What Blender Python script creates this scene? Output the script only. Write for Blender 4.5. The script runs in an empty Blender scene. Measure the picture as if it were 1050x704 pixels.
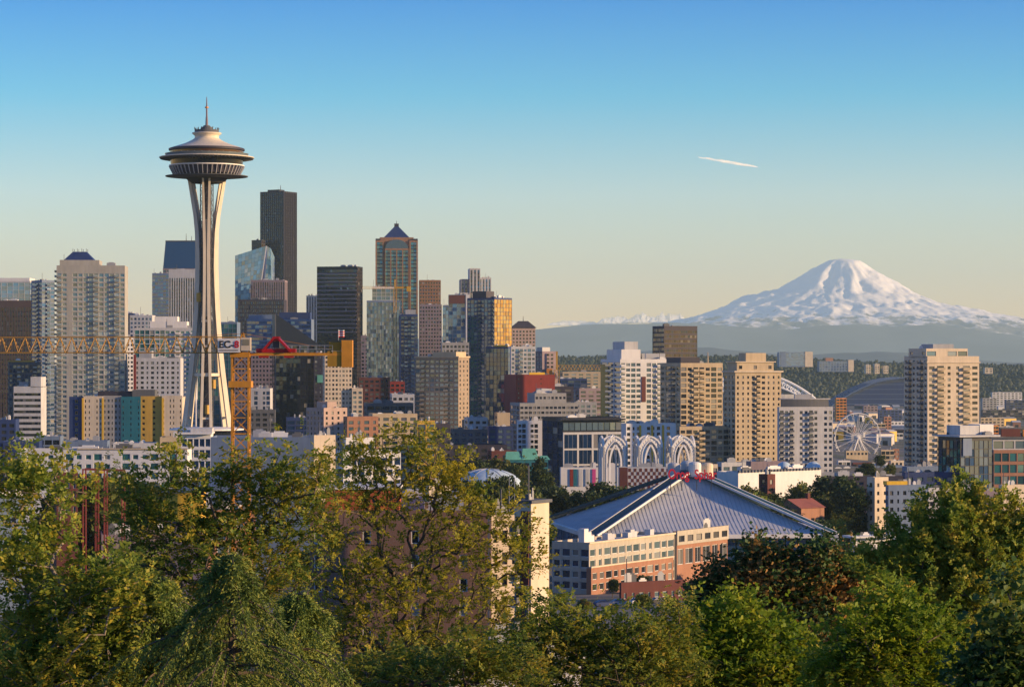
import bpy, bmesh, math, random
import numpy as np
from mathutils import Vector, Matrix, noise as mnoise

R = math.radians
scene = bpy.context.scene
COL = scene.collection
F, CX, HY, ZC = 2700.0, 525.0, 370.0, 100.0      # focal length, centre and horizon of the view, eye height above the sea

# ------------------------------------------------------------------ camera
cam_d = bpy.data.cameras.new("camera")
cam = bpy.data.objects.new("camera", cam_d)
COL.objects.link(cam)
cam.location = (0, 0, ZC)
cam.rotation_euler = (R(90), 0, 0)
cam_d.sensor_width = 36.0
cam_d.lens = 36.0 * F / 1050.0
cam_d.shift_y = (HY - 352.0) / 1050.0
cam_d.clip_start = 0.5
cam_d.clip_end = 300000.0
scene.camera = cam

# ------------------------------------------------------------------ sky, sun, exposure
SUN_AZ, SUN_EL = 102.0, 11.0                     # degrees clockwise from the view direction (+Y)
world = bpy.data.worlds.new("World")
scene.world = world
world.use_nodes = True
wn, wl = world.node_tree.nodes, world.node_tree.links
wn.clear()
wout = wn.new("ShaderNodeOutputWorld")
wbg = wn.new("ShaderNodeBackground")
sky = wn.new("ShaderNodeTexSky")
sky.sky_type = 'NISHITA'
sky.sun_disc = False
sky.sun_elevation = R(SUN_EL)
sky.sun_rotation = R(SUN_AZ)
sky.altitude = 100.0
sky.air_density = 1.0
sky.dust_density = 0.0
sky.ozone_density = 3.0
wtc = wn.new("ShaderNodeTexCoord")
wsep = wn.new("ShaderNodeSeparateXYZ")
wl.new(wtc.outputs["Generated"], wsep.inputs[0])
ramp = wn.new("ShaderNodeValToRGB")              # the evening sky deepens to blue quickly above the horizon band
for i, (p, c) in enumerate([(0.0, (1.28, 0.84, 0.48)), (0.026, (1.18, 0.86, 0.70)), (0.063, (0.93, 0.92, 0.98)), (0.10, (0.24, 0.76, 1.02)),
                            (0.138, (0.0, 0.48, 1.0)), (0.22, (0.02, 0.42, 1.1)), (0.5, (0.4, 0.62, 1.05)), (1.0, (0.6, 0.75, 1.0))]):
    el = ramp.color_ramp.elements[i] if i < 2 else ramp.color_ramp.elements.new(p)
    el.position = p; el.color = (*c, 1)
wl.new(wsep.outputs[2], ramp.inputs[0])
hsv = wn.new("ShaderNodeMix"); hsv.data_type = 'RGBA'; hsv.blend_type = 'MULTIPLY'; hsv.inputs[0].default_value = 1.0
wl.new(sky.outputs[0], hsv.inputs[6]); wl.new(ramp.outputs[0], hsv.inputs[7])
wl.new(hsv.outputs[2], wbg.inputs[0])
wbg.inputs[1].default_value = 0.105
wl.new(wbg.outputs[0], wout.inputs[0])

sun_d = bpy.data.lights.new("sun", 'SUN')
sun_d.energy = 4.6
sun_d.angle = R(0.6)
sun_d.color = (1.0, 0.67, 0.35)
sun = bpy.data.objects.new("sun", sun_d)
COL.objects.link(sun)
SV = Vector((math.sin(R(SUN_AZ)) * math.cos(R(SUN_EL)), math.cos(R(SUN_AZ)) * math.cos(R(SUN_EL)), math.sin(R(SUN_EL))))
sun.rotation_euler = (-SV).to_track_quat('-Z', 'Y').to_euler()
sun.location = (200, -100, 400)

vs = scene.view_settings
vs.view_transform = 'Standard'
vs.look = 'None'
vs.gamma = 1.0
vs.exposure = 1.0
vs.use_curve_mapping = False
scene.render.engine = 'CYCLES'
scene.cycles.max_bounces = 6
scene.cycles.diffuse_bounces = 2
scene.cycles.glossy_bounces = 3
scene.cycles.transmission_bounces = 4
scene.cycles.volume_bounces = 0
scene.cycles.transparent_max_bounces = 24
scene.cycles.use_denoising = True
scene.cycles.sample_clamp_indirect = 6.0

# ------------------------------------------------------------------ helpers
def PX(px, Y): return (px - CX) / F * Y
def PZ(py, Y): return ZC - (py - HY) / F * Y
def P(px, py, Y): return Vector((PX(px, Y), Y, PZ(py, Y)))

def smooth(a, b, t):
    t = min(1, max(0, (t - a) / (b - a)))
    return t * t * (3 - 2 * t)

_prof = [(-400, 99), (0, 97), (25, 95.5), (60, 86), (130, 73), (220, 66), (330, 62), (430, 59), (520, 50), (700, 38), (900, 32),
         (1250, 34), (1700, 36), (2300, 34), (3200, 26), (4200, 12), (5200, 6), (6000, 6), (1e7, 6)]
_pk = [p[0] for p in _prof]; _pv = [p[1] for p in _prof]
def gz(x, y):
    z = float(np.interp(y, _pk, _pv))
    if y > 1300:                                # the land falls towards the waterfront on the right
        k = smooth(1300, 2400, y) * smooth(60, 420, x * 2400.0 / max(y, 1))
        z = z * (1 - k) + 6 * k
    return z

MATS = {}
def new_mat(name):
    m = bpy.data.materials.new(name)
    m.use_nodes = True
    nt = m.node_tree
    b = nt.nodes["Principled BSDF"]
    return m, nt, b

def wall_mat(name, col, rough=0.85, var=0.18, scale=0.12, streak=0.5, spec=0.3):
    """painted or mineral surface with soft blotches, fine grain and vertical weather streaks"""
    if name in MATS: return MATS[name]
    m, nt, b = new_mat(name)
    N, L = nt.nodes, nt.links
    tc = N.new("ShaderNodeTexCoord")
    n1 = N.new("ShaderNodeTexNoise"); n1.inputs["Scale"].default_value = scale; n1.inputs["Detail"].default_value = 6
    mp = N.new("ShaderNodeMapping"); mp.inputs["Scale"].default_value = (1.0, 1.0, 0.08)
    n2 = N.new("ShaderNodeTexNoise"); n2.inputs["Scale"].default_value = 0.9; n2.inputs["Detail"].default_value = 4
    L.new(tc.outputs["Object"], n1.inputs["Vector"])
    L.new(tc.outputs["Object"], mp.inputs["Vector"]); L.new(mp.outputs[0], n2.inputs["Vector"])
    mx = N.new("ShaderNodeMix"); mx.data_type = 'FLOAT'; mx.inputs[0].default_value = streak
    L.new(n1.outputs["Fac"], mx.inputs[2]); L.new(n2.outputs["Fac"], mx.inputs[3])
    mr = N.new("ShaderNodeMapRange")
    mr.inputs["From Min"].default_value = 0.3; mr.inputs["From Max"].default_value = 0.7
    mr.inputs["To Min"].default_value = 1 - var; mr.inputs["To Max"].default_value = 1 + var
    L.new(mx.outputs[0], mr.inputs["Value"])
    hs = N.new("ShaderNodeHueSaturation"); hs.inputs["Color"].default_value = (*col, 1)
    L.new(mr.outputs[0], hs.inputs["Value"])
    L.new(hs.outputs[0], b.inputs["Base Color"])
    b.inputs["Roughness"].default_value = rough
    b.inputs["Specular IOR Level"].default_value = spec
    MATS[name] = m
    return m

def glass_mat(name, col, ior=1.9, rough=0.04, blind=0.2, blind_col=(0.32, 0.30, 0.26), tilt=0.02, metal=0.0, var=0.5, tint=(0.62, 0.80, 1.0)):
    """window glass: dark room behind it, a reflection that wavers from pane to pane, some panes with blinds"""
    if name in MATS: return MATS[name]
    m, nt, b = new_mat(name)
    N, L = nt.nodes, nt.links
    geo = N.new("ShaderNodeNewGeometry"); oi = N.new("ShaderNodeObjectInfo")
    add = N.new("ShaderNodeMath"); add.operation = 'ADD'
    L.new(geo.outputs["Random Per Island"], add.inputs[0]); L.new(oi.outputs["Random"], add.inputs[1])
    wn_ = N.new("ShaderNodeTexWhiteNoise"); wn_.noise_dimensions = '1D'
    L.new(add.outputs[0], wn_.inputs["W"])
    # dark glass, varied
    mr = N.new("ShaderNodeMapRange"); mr.inputs["To Min"].default_value = 1 - var; mr.inputs["To Max"].default_value = 1 + var
    L.new(wn_.outputs["Value"], mr.inputs["Value"])
    hs = N.new("ShaderNodeHueSaturation"); hs.inputs["Color"].default_value = (*col, 1); L.new(mr.outputs[0], hs.inputs["Value"])
    lt = N.new("ShaderNodeMath"); lt.operation = 'LESS_THAN'; lt.inputs[1].default_value = blind
    sep = N.new("ShaderNodeSeparateColor"); L.new(wn_.outputs["Color"], sep.inputs[0])
    L.new(sep.outputs[1], lt.inputs[0])
    mul = N.new("ShaderNodeMath"); mul.operation = 'MULTIPLY'; L.new(lt.outputs[0], mul.inputs[0]); L.new(sep.outputs[2], mul.inputs[1])
    mx = N.new("ShaderNodeMix"); mx.data_type = 'RGBA'
    L.new(mul.outputs[0], mx.inputs["Factor"]); L.new(hs.outputs[0], mx.inputs[6]); mx.inputs[7].default_value = (*blind_col, 1)
    L.new(mx.outputs[2], b.inputs["Base Color"])
    # tilt of each pane
    sub = N.new("ShaderNodeVectorMath"); sub.operation = 'SUBTRACT'; sub.inputs[1].default_value = (0.5, 0.5, 0.5)
    L.new(wn_.outputs["Color"], sub.inputs[0])
    sc = N.new("ShaderNodeVectorMath"); sc.operation = 'SCALE'; sc.inputs["Scale"].default_value = tilt * 2
    L.new(sub.outputs[0], sc.inputs[0])
    ad = N.new("ShaderNodeVectorMath"); ad.operation = 'ADD'; L.new(geo.outputs["Normal"], ad.inputs[0]); L.new(sc.outputs[0], ad.inputs[1])
    nr = N.new("ShaderNodeVectorMath"); nr.operation = 'NORMALIZE'; L.new(ad.outputs[0], nr.inputs[0])
    L.new(nr.outputs[0], b.inputs["Normal"])
    b.inputs["IOR"].default_value = ior
    b.inputs["Specular Tint"].default_value = (*tint, 1)
    b.inputs["Roughness"].default_value = rough
    b.inputs["Metallic"].default_value = metal
    MATS[name] = m
    return m

def plain(name, col, rough=0.6, metal=0.0, spec=0.4):
    if name in MATS: return MATS[name]
    return wall_mat(name, col, rough, 0.10, 0.6, 0.3, spec) if metal == 0 else _metal(name, col, rough, metal)
def _metal(name, col, rough, metal):
    m, nt, b = new_mat(name)
    b.inputs["Base Color"].default_value = (*col, 1); b.inputs["Roughness"].default_value = rough; b.inputs["Metallic"].default_value = metal
    MATS[name] = m
    return m

class MB:
    """collects faces with material slots and links them as ONE mesh object"""
    def __init__(s): s.v = []; s.f = []; s.m = []
    def quad(s, a, b, c, d, m=0):
        n = len(s.v); s.v += [tuple(a), tuple(b), tuple(c), tuple(d)]; s.f.append((n, n+1, n+2, n+3)); s.m.append(m)
    def tri(s, a, b, c, m=0):
        n = len(s.v); s.v += [tuple(a), tuple(b), tuple(c)]; s.f.append((n, n+1, n+2)); s.m.append(m)
    def box(s, x0, x1, y0, y1, z0, z1, m=0, M=None):
        p = [(x, y, z) for z in (z0, z1) for y in (y0, y1) for x in (x0, x1)]
        if M is not None: p = [tuple(M @ Vector(q)) for q in p]
        n = len(s.v); s.v += p
        for f in ((0, 2, 3, 1), (4, 5, 7, 6), (0, 1, 5, 4), (2, 6, 7, 3), (0, 4, 6, 2), (1, 3, 7, 5)):
            s.f.append(tuple(n + i for i in f)); s.m.append(m)
    def bar(s, a, b, w, h=None, m=0, w2=None, h2=None):
        """box beam between two points"""
        a, b = Vector(a), Vector(b); h = h or w
        d = (b - a); L = d.length
        if L < 1e-6: return
        d /= L
        up = Vector((0, 0, 1)) if abs(d.z) < 0.95 else Vector((0, 1, 0))
        r = d.cross(up).normalized(); u = r.cross(d)
        w2 = w if w2 is None else w2; h2 = h if h2 is None else h2
        n = len(s.v)
        for p, ww, hh in ((a, w, h), (b, w2, h2)):
            for i, j in ((-1, -1), (1, -1), (1, 1), (-1, 1)):
                s.v.append(tuple(p + r * (i * ww / 2) + u * (j * hh / 2)))
        for f in ((0, 1, 2, 3), (7, 6, 5, 4), (0, 4, 5, 1), (1, 5, 6, 2), (2, 6, 7, 3), (3, 7, 4, 0)):
            s.f.append(tuple(n + i for i in f)); s.m.append(m)
    def tube(s, pts, rad, n=6, m=0, cap=True):
        pts = [Vector(p) for p in pts]; k = len(pts)
        base = len(s.v); ref = None
        for i, p in enumerate(pts):
            d = (pts[min(i+1, k-1)] - pts[max(i-1, 0)])
            d = d.normalized() if d.length > 1e-9 else Vector((0, 0, 1))
            if ref is None: ref = Vector((1, 0, 0)) if abs(d.x) < 0.8 else Vector((0, 1, 0))
            r = (ref - d * ref.dot(d)).normalized(); u = d.cross(r); ref = r
            rr = rad[i] if hasattr(rad, '__len__') else rad
            for j in range(n):
                a = 2 * math.pi * j / n
                s.v.append(tuple(p + r * (rr * math.cos(a)) + u * (rr * math.sin(a))))
        for i in range(k - 1):
            for j in range(n):
                a = base + i*n + j; b = base + i*n + (j+1) % n
                s.f.append((a, b, b + n, a + n)); s.m.append(m)
        if cap:
            s.f.append(tuple(base + j for j in reversed(range(n)))); s.m.append(m)
            s.f.append(tuple(base + (k-1)*n + j for j in range(n))); s.m.append(m)
    def lathe(s, prof, n=48, m=0, c=(0, 0), cap=True):
        base = len(s.v)
        for r, z in prof:
            for j in range(n):
                a = 2 * math.pi * j / n
                s.v.append((c[0] + r * math.cos(a), c[1] + r * math.sin(a), z))
        for i in range(len(prof) - 1):
            for j in range(n):
                a = base + i*n + j; b = base + i*n + (j+1) % n
                s.f.append((a, b, b + n, a + n)); s.m.append(m)
        if cap:
            s.f.append(tuple(base + j for j in reversed(range(n)))); s.m.append(m)
            e = base + (len(prof)-1)*n
            s.f.append(tuple(e + j for j in range(n))); s.m.append(m)
    def prism(s, poly, z0, z1, m=0):
        """vertical prism over a counter-clockwise outline"""
        k = len(poly); n = len(s.v)
        s.v += [(p[0], p[1], z0) for p in poly] + [(p[0], p[1], z1) for p in poly]
        s.f.append(tuple(n + i for i in reversed(range(k)))); s.m.append(m)
        s.f.append(tuple(n + k + i for i in range(k))); s.m.append(m)
        for i in range(k):
            j = (i + 1) % k
            s.f.append((n + i, n + j, n + k + j, n + k + i)); s.m.append(m)
    def mesh(s, name, mats, smooth_=False):
        me = bpy.data.meshes.new(name)
        me.from_pydata(s.v, [], s.f)
        for m in (mats if isinstance(mats, (list, tuple)) else [mats]): me.materials.append(m)
        me.polygons.foreach_set("material_index", s.m)
        if smooth_: me.polygons.foreach_set("use_smooth", [True] * len(s.f))
        me.update()
        return me
    def build(s, name, mats, parent=None, smooth_=False):
        return link(name, s.mesh(name, mats, smooth_), parent)

def link(name, me, parent=None):
    o = bpy.data.objects.new(name, me); COL.objects.link(o)
    if parent is not None: o.parent = parent
    return o
def empty(name, loc=(0, 0, 0), rz=0.0):
    o = bpy.data.objects.new(name, None); COL.objects.link(o)
    o.location = loc; o.rotation_euler = (0, 0, rz); o.empty_display_size = 1
    return o
def tag(o, label=None, cat=None, group=None, kind=None):
    if label: o["label"] = label
    if cat: o["category"] = cat
    if group: o["group"] = group
    if kind: o["kind"] = kind
    return o
def thing(name, label, cat, loc=(0, 0, 0), rz=0.0, group=None):
    return tag(empty(name, loc, rz), label, cat, group)
def copy_tree(o, parent=None):
    c = o.copy(); COL.objects.link(c)
    if parent is not None: c.parent = parent
    for ch in list(o.children): copy_tree(ch, c)
    return c

# ------------------------------------------------------------------ palette
W_ = dict(
    beige=wall_mat("beige_concrete", (0.40, 0.36, 0.29)), tan=wall_mat("tan_concrete", (0.44, 0.35, 0.23)),
    cream=wall_mat("cream_stucco", (0.56, 0.47, 0.35)), white=wall_mat("white_panel", (0.62, 0.61, 0.59), var=0.10),
    grey=wall_mat("grey_concrete", (0.27, 0.27, 0.27)), lgrey=wall_mat("light_grey_panel", (0.45, 0.45, 0.45)),
    dgrey=wall_mat("dark_grey_panel", (0.10, 0.105, 0.115)), black=wall_mat("black_metal_panel", (0.016, 0.018, 0.026), 0.45),
    brown=wall_mat("brown_granite", (0.085, 0.058, 0.055), 0.6), dbrown=wall_mat("dark_brown_panel", (0.036, 0.032, 0.048), 0.6),
    copper=wall_mat("copper_stone", (0.27, 0.15, 0.095)), pink=wall_mat("pink_stone", (0.38, 0.28, 0.24)),
    mauve=wall_mat("mauve_panel", (0.21, 0.165, 0.185)), red=wall_mat("deep_red_panel", (0.20, 0.025, 0.02), 0.7),
    brick=wall_mat("orange_brick", (0.30, 0.15, 0.095)), dbrick=wall_mat("dark_red_brick", (0.11, 0.036, 0.032)),
    gold=wall_mat("gold_panel", (0.46, 0.28, 0.05), 0.6), navy=wall_mat("navy_panel", (0.02, 0.04, 0.13), 0.6),
    teal=wall_mat("teal_panel", (0.015, 0.13, 0.17), 0.6), blue=wall_mat("blue_grey_panel", (0.13, 0.18, 0.27), 0.6),
    roof=wall_mat("grey_roof_membrane", (0.26, 0.26, 0.26)), lroof=wall_mat("pale_roof_membrane", (0.50, 0.50, 0.49)),
    green=wall_mat("green_copper_roof", (0.10, 0.32, 0.25), 0.6), mech=wall_mat("louvred_metal", (0.30, 0.31, 0.33), 0.5),
    yellow=wall_mat("yellow_paint", (0.62, 0.38, 0.03), 0.5), orange=wall_mat("orange_paint", (0.60, 0.22, 0.03), 0.5),
    greige=wall_mat("grey_beige_concrete", (0.33, 0.32, 0.285)), sand=wall_mat("sand_concrete", (0.27, 0.21, 0.155)), wedge=wall_mat("wedge_dark_metal", (0.012, 0.018, 0.032), 0.5),
    band=wall_mat("pinkish_spandrel", (0.34, 0.26, 0.27)), dark=wall_mat("dark_recess", (0.03, 0.03, 0.035)),
)
G_ = dict(
    dark=glass_mat("dark_window_glass", (0.012, 0.014, 0.018), 1.7), blue=glass_mat("blue_window_glass", (0.015, 0.05, 0.12), 2.5, blind=0.06),
    res=glass_mat("flat_window_glass", (0.02, 0.022, 0.025), 1.8, blind=0.38), bronze=glass_mat("bronze_window_glass", (0.035, 0.02, 0.012), 1.8, blind=0.08),
    teal=glass_mat("teal_window_glass", (0.02, 0.11, 0.11), 2.2, blind=0.06), sky=glass_mat("sky_mirror_glass", (0.05, 0.14, 0.25), 3.0, 0.03, 0.05, tilt=0.012),
    navy=glass_mat("navy_window_glass", (0.006, 0.022, 0.06), 2.0, blind=0.05), black=glass_mat("black_window_glass", (0.010, 0.009, 0.014), 1.75, blind=0.05),
    pale=glass_mat("pale_window_glass", (0.08, 0.12, 0.13), 2.2, blind=0.25, blind_col=(0.3, 0.31, 0.29), var=0.3),
    gold=glass_mat("gold_gleam_painted_glass", (0.45, 0.26, 0.05), 2.4, 0.12, blind=0.4, blind_col=(0.55, 0.36, 0.1), metal=0.35, tilt=0.05, tint=(1, 0.8, 0.5)),  # the sun's gold gleam is painted into the pane and blind colours
)
FR_ = dict(dark=plain("dark_window_frame", (0.04, 0.04, 0.045), 0.5), white=plain("white_window_frame", (0.6, 0.6, 0.58), 0.5),
           grey=plain("grey_window_frame", (0.24, 0.25, 0.27), 0.5), yellow=W_['yellow'], bronze=plain("bronze_window_frame", (0.10, 0.065, 0.04), 0.45))

# ------------------------------------------------------------------ building generator
def S(pat, fh=3.2, ww=0.62, wh=0.56, dd=0.25, glass='res', fr='dark', top=1.5, base=0.0, mull=1, curtain=False, rail='pale', marg=0.0, fin=None, band=None, finw=0.45):
    return dict(pat=pat, fh=fh, ww=ww, wh=wh, dd=dd, glass=glass, fr=fr, top=top, base=base, mull=mull, curtain=curtain, rail=rail, marg=marg, fin=fin, band=band, finw=finw)

_WINC = {}
def window_mesh(w, h, st, name="window"):
    """a pane in its frame; x along the face, y inwards, z up, origin at the lower left corner of the opening"""
    key = (round(w, 3), round(h, 3), st['glass'], st['fr'], round(st['dd'], 2), st['mull'], name)
    if key in _WINC: return _WINC[key]
    b = MB(); d = st['dd']; t = min(0.14, w * 0.12, h * 0.12)
    fy0, fy1 = d - 0.06, d
    b.box(0, w, fy0, fy1, 0, t, 1); b.box(0, w, fy0, fy1, h - t, h, 1)
    b.box(0, t, fy0, fy1, t, h - t, 1); b.box(w - t, w, fy0, fy1, t, h - t, 1)
    n = st['mull']
    for i in range(1, n):
        x = w * i / n; b.box(x - t*0.4, x + t*0.4, fy0, fy1, t, h - t, 1)
    for i in range(n):
        b.quad((w*i/n, d - 0.02, 0), (w*(i+1)/n, d - 0.02, 0), (w*(i+1)/n, d - 0.02, h), (w*i/n, d - 0.02, h), 0)
    _WINC[key] = b
    b._mesh = None
    return b
def balcony_mesh(w, st):
    key = ('balc', round(w, 2), st['rail'])
    if key in _WINC: return _WINC[key]
    b = MB(); dp = 1.35
    b.box(0, w, -dp, 0.0, -0.22, 0.0, 0)
    b.box(0, w, -dp, -dp + 0.06, 0.10, 1.05, 1); b.box(0, 0.06, -dp + 0.06, 0, 0.10, 1.05, 1); b.box(w - 0.06, w, -dp + 0.06, 0, 0.10, 1.05, 1)
    b.box(-0.03, w + 0.03, -dp - 0.02, -dp + 0.08, 1.053, 1.12, 2)
    _WINC[key] = b; b._mesh = None
    return b
RAILS = dict(pale=glass_mat("pale_rail_glass", (0.20, 0.24, 0.25), 1.6, blind=0.0), white=W_['white'], dark=W_['dgrey'], tan=W_['tan'], blue=G_['blue'])

class Bld:
    def __init__(s, name, label, cat, xs, yt, Y, th=0.0, mat='beige', A=None, B=None, yb=465, depth=30.0, Cs=None, group=None, roof='roof', nobj=100, zb=None, slab=True, kit=6, seed=None, plain_=False):
        xl, xc, xr = xs
        t = R(th); c, sn = math.cos(t), math.sin(t)
        cx = PX(xc, Y); tr = (xr - CX) / F; tl = (xl - CX) / F
        s.W = (tr * Y - cx) / (c - tr * sn) if xr > xc + 0.2 else depth
        s.D = (cx - tl * Y) / (sn + tl * c) if (xl < xc - 0.2 and abs(sn + tl * c) > 0.02) else depth
        if s.D < 0 or s.D > 400: s.D = depth
        mx, my = cx + s.W * c / 2 - s.D * sn / 2, Y + s.W * sn / 2 + s.D * c / 2
        s.zb = min(gz(cx, Y), gz(mx, my)) - 0.6 if zb is None else zb
        s.H = PZ(yt, Y) - s.zb
        s.Y = Y; s.yb = yb; s.zmin = PZ(yb + 22, Y) - s.zb
        s.root = thing(name, label, cat, (cx, Y, s.zb), t, group)
        s.nobj = nobj; s.win = []; s.balc = []; s.glz = {}
        s.mat = mat
        s.rng = random.Random(seed if seed is not None else hash((xl, xr, yt)) & 0xffff)
        s.tier(0, s.W, 0, s.D, 0, s.H, mat, A, B, Cs, roof)
        s.kit = kit
    def facemap(s, face, u0, u1, v0, v1):
        if face == 'B': return (lambda t, d, z: (u0 + t, v0 + d, z)), u1 - u0, 0.0
        if face == 'A': return (lambda t, d, z: (u0 + d, v1 - t, z)), v1 - v0, -math.pi / 2
        return (lambda t, d, z: (u1 - d, v0 + t, z)), v1 - v0, math.pi / 2
    def tier(s, u0, u1, v0, v1, z0, z1, mat=None, A=None, B=None, C=None, roof='roof', name='wall', par=0.9, back=True):
        mat = mat or s.mat
        w = MB()
        for face, st in (('A', A), ('B', B), ('C', C)):
            f, Wd, rot = s.facemap(face, u0, u1, v0, v1)
            if st is None or Wd < 1.5:
                w.quad(f(0, 0, z0), f(Wd, 0, z0), f(Wd, 0, z1), f(0, 0, z1)); continue
            s.facade(w, f, Wd, rot, z0, z1, st)
        w.quad((u1, v1, z0), (u0, v1, z0), (u0, v1, z1), (u1, v1, z1))          # back
        p = 0.35; zr = z1 - par
        ring = [(u0, v0), (u1, v0), (u1, v1), (u0, v1)]; inn = [(u0+p, v0+p), (u1-p, v0+p), (u1-p, v1-p), (u0+p, v1-p)]
        for i in range(4):
            j = (i + 1) % 4
            a, b_, c_, d_ = ring[i], ring[j], inn[j], inn[i]
            w.quad((*a, z1), (*b_, z1), (*c_, z1), (*d_, z1))
            w.quad((*d_, z1), (*c_, z1), (*c_, zr), (*d_, zr))
        w.build(name, W_[mat] if isinstance(mat, str) else mat, s.root)
        r = MB(); r.quad(*[(q[0], q[1], zr) for q in inn]); r.build('roof', W_[roof], s.root)
        s.top = (u0, u1, v0, v1, zr)
        return s
    def facade(s, w, f, Wd, rot, z0, z1, st):
        pat = st['pat']; n = len(pat); mg = st['marg']
        cw = (Wd - 2 * mg) / n; fh = st['fh']
        zt = z1 - st['top']; zlo = max(z0 + st['base'], s.zmin if z0 < s.zmin else z0)
        nf = max(1, int((zt - zlo) / fh + 0.02))
        if mg > 0.01:
            w.quad(f(0, 0, z0), f(mg, 0, z0), f(mg, 0, z1), f(0, 0, z1)); w.quad(f(Wd-mg, 0, z0), f(Wd, 0, z0), f(Wd, 0, z1), f(Wd-mg, 0, z1))
        for i, ch in enumerate(pat):
            a0 = mg + i * cw; a1 = a0 + cw
            if ch == 's':
                w.quad(f(a0, 0, z0), f(a1, 0, z0), f(a1, 0, z1), f(a0, 0, z1)); continue
            ww, wh, full = st['ww'], st['wh'], False
            if ch == 'n': ww *= 0.55
            elif ch == 'g': ww, wh = 0.88, max(wh, 0.72)
            elif ch == 'b': ww, wh = 0.80, max(wh, 0.70)
            elif ch == 'c': ww, wh = 0.95, 0.93
            elif ch == 'r': ww = 0.985
            elif ch == 'v': ww = st['ww']; full = True
            b0 = a0 + cw * (1 - ww) / 2; b1 = a1 - cw * (1 - ww) / 2
            w.quad(f(a0, 0, z0), f(b0, 0, z0), f(b0, 0, z1), f(a0, 0, z1)); w.quad(f(b1, 0, z0), f(a1, 0, z0), f(a1, 0, z1), f(b1, 0, z1))
            rows = []
            if full: rows = [(zlo + 0.3, zt - 0.3)]
            else:
                for k in range(nf):
                    zz = zt - (k + 1) * fh + fh * (1 - wh) * 0.55
                    rows.append((zz, zz + fh * wh))
            rows.sort()
            zc = z0; d = st['dd']
            for (ra, rb) in rows:
                w.quad(f(b0, 0, zc), f(b1, 0, zc), f(b1, 0, ra), f(b0, 0, ra)); zc = rb
                w.quad(f(b0, 0, ra), f(b1, 0, ra), f(b1, d, ra), f(b0, d, ra)); w.quad(f(b0, d, rb), f(b1, d, rb), f(b1, 0, rb), f(b0, 0, rb))
                w.quad(f(b0, 0, rb), f(b0, 0, ra), f(b0, d, ra), f(b0, d, rb)); w.quad(f(b1, 0, ra), f(b1, 0, rb), f(b1, d, rb), f(b1, d, ra))
                if st['curtain'] or full:
                    g = s.glz.setdefault((st['glass'], st['fr']), MB())
                    nsub = 1 if not full else max(1, int((rb - ra) / st['fh']))
                    nm = st['mull']
                    for q in range(nsub):
                        za, zb_ = ra + (rb - ra) * q / nsub, ra + (rb - ra) * (q + 1) / nsub
                        if full:
                            zs = za + (zb_ - za) * 0.28
                            g.quad(f(b0, d - 0.05, za), f(b1, d - 0.05, za), f(b1, d - 0.05, zs), f(b0, d - 0.05, zs), 1)
                            za = zs
                        for e in range(nm):
                            e0, e1 = b0 + (b1 - b0) * e / nm, b0 + (b1 - b0) * (e + 1) / nm
                            eg = 0.04 if nm > 1 else 0.0
                            g.quad(f(e0 + eg, d - 0.02, za), f(e1 - eg, d - 0.02, za), f(e1 - eg, d - 0.02, zb_), f(e0 + eg, d - 0.02, zb_), 0)
                    if nm > 1 and not full:
                        g.quad(f(b0, d, ra), f(b1, d, ra), f(b1, d, rb), f(b0, d, rb), 1)
                else:
                    s.win.append((f(b0, 0, ra), rot, b1 - b0, rb - ra, st))
                if ch == 'b':
                    s.balc.append((f(a0 + cw * 0.04, 0, ra - 0.02), rot, cw * 0.92, st))
            w.quad(f(b0, 0, zc), f(b1, 0, zc), f(b1, 0, z1), f(b0, 0, z1))
            if st['fin']:
                fb = getattr(s, 'fins', None)
                if fb is None: fb = s.fins = MB(); s.finm = st['fin']
                h = st['finw']
                for t in ([a0] if i < n - 1 else [a0, a1]):
                    t = min(max(t, h/2), Wd - h/2)
                    q = [f(t - h/2, 0, 0), f(t + h/2, 0, 0), f(t + h/2, -h, 0), f(t - h/2, -h, 0)]
                    xs_ = [p[0] for p in q]; ys_ = [p[1] for p in q]
                    fb.box(min(xs_), max(xs_), min(ys_), max(ys_), max(zlo, z0), z1)
        if st['band']:
            bb = MB()
            for k in range(nf + 1):
                z = zt - k * fh
                q = [f(0, 0, z), f(Wd, -0.35, z)]
                bb.box(min(q[0][0], q[1][0]), max(q[0][0], q[1][0]), min(q[0][1], q[1][1]), max(q[0][1], q[1][1]), z - 0.25, z + 0.25)
            bb.build('floor_band', W_[st['band']], s.root)
    def finish(s):
        """windows and balconies: the hundred that show as parts, the rest of a kind as one part"""
        def place(lst, mk, mats, name):
            lst.sort(key=lambda e: -e[0][2])
            for e in lst[:s.nobj]:
                b = mk(e)
                if b._mesh is None: b._mesh = {}
                mt = mats(e[-1]); k = tuple(m.name for m in mt)
                if k not in b._mesh: b._mesh[k] = b.mesh(name, mt)
                o = link(name, b._mesh[k], s.root); o.location = e[0]; o.rotation_euler = (0, 0, e[1])
            rest = lst[s.nobj:]
            if rest:
                allm = []; V = MB()
                for e in rest:
                    b = mk(e); mt = mats(e[-1]); M = Matrix.Translation(e[0]) @ Matrix.Rotation(e[1], 4, 'Z')
                    idx = []
                    for m in mt:
                        if m not in allm: allm.append(m)
                        idx.append(allm.index(m))
                    n = len(V.v); V.v += [tuple(M @ Vector(p)) for p in b.v]
                    V.f += [tuple(n + i for i in q) for q in b.f]; V.m += [idx[i] for i in b.m]
                V.build(name, allm, s.root)["kind"] = "stuff"
        place(s.win, lambda e: window_mesh(e[2], e[3], e[4]), lambda st: [G_[st['glass']], FR_[st['fr']]], 'window')
        place(s.balc, lambda e: balcony_mesh(e[2], e[3]), lambda st: [W_[s.mat] if isinstance(s.mat, str) else s.mat, RAILS[st['rail']], FR_[st['fr']]], 'balcony')
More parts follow.
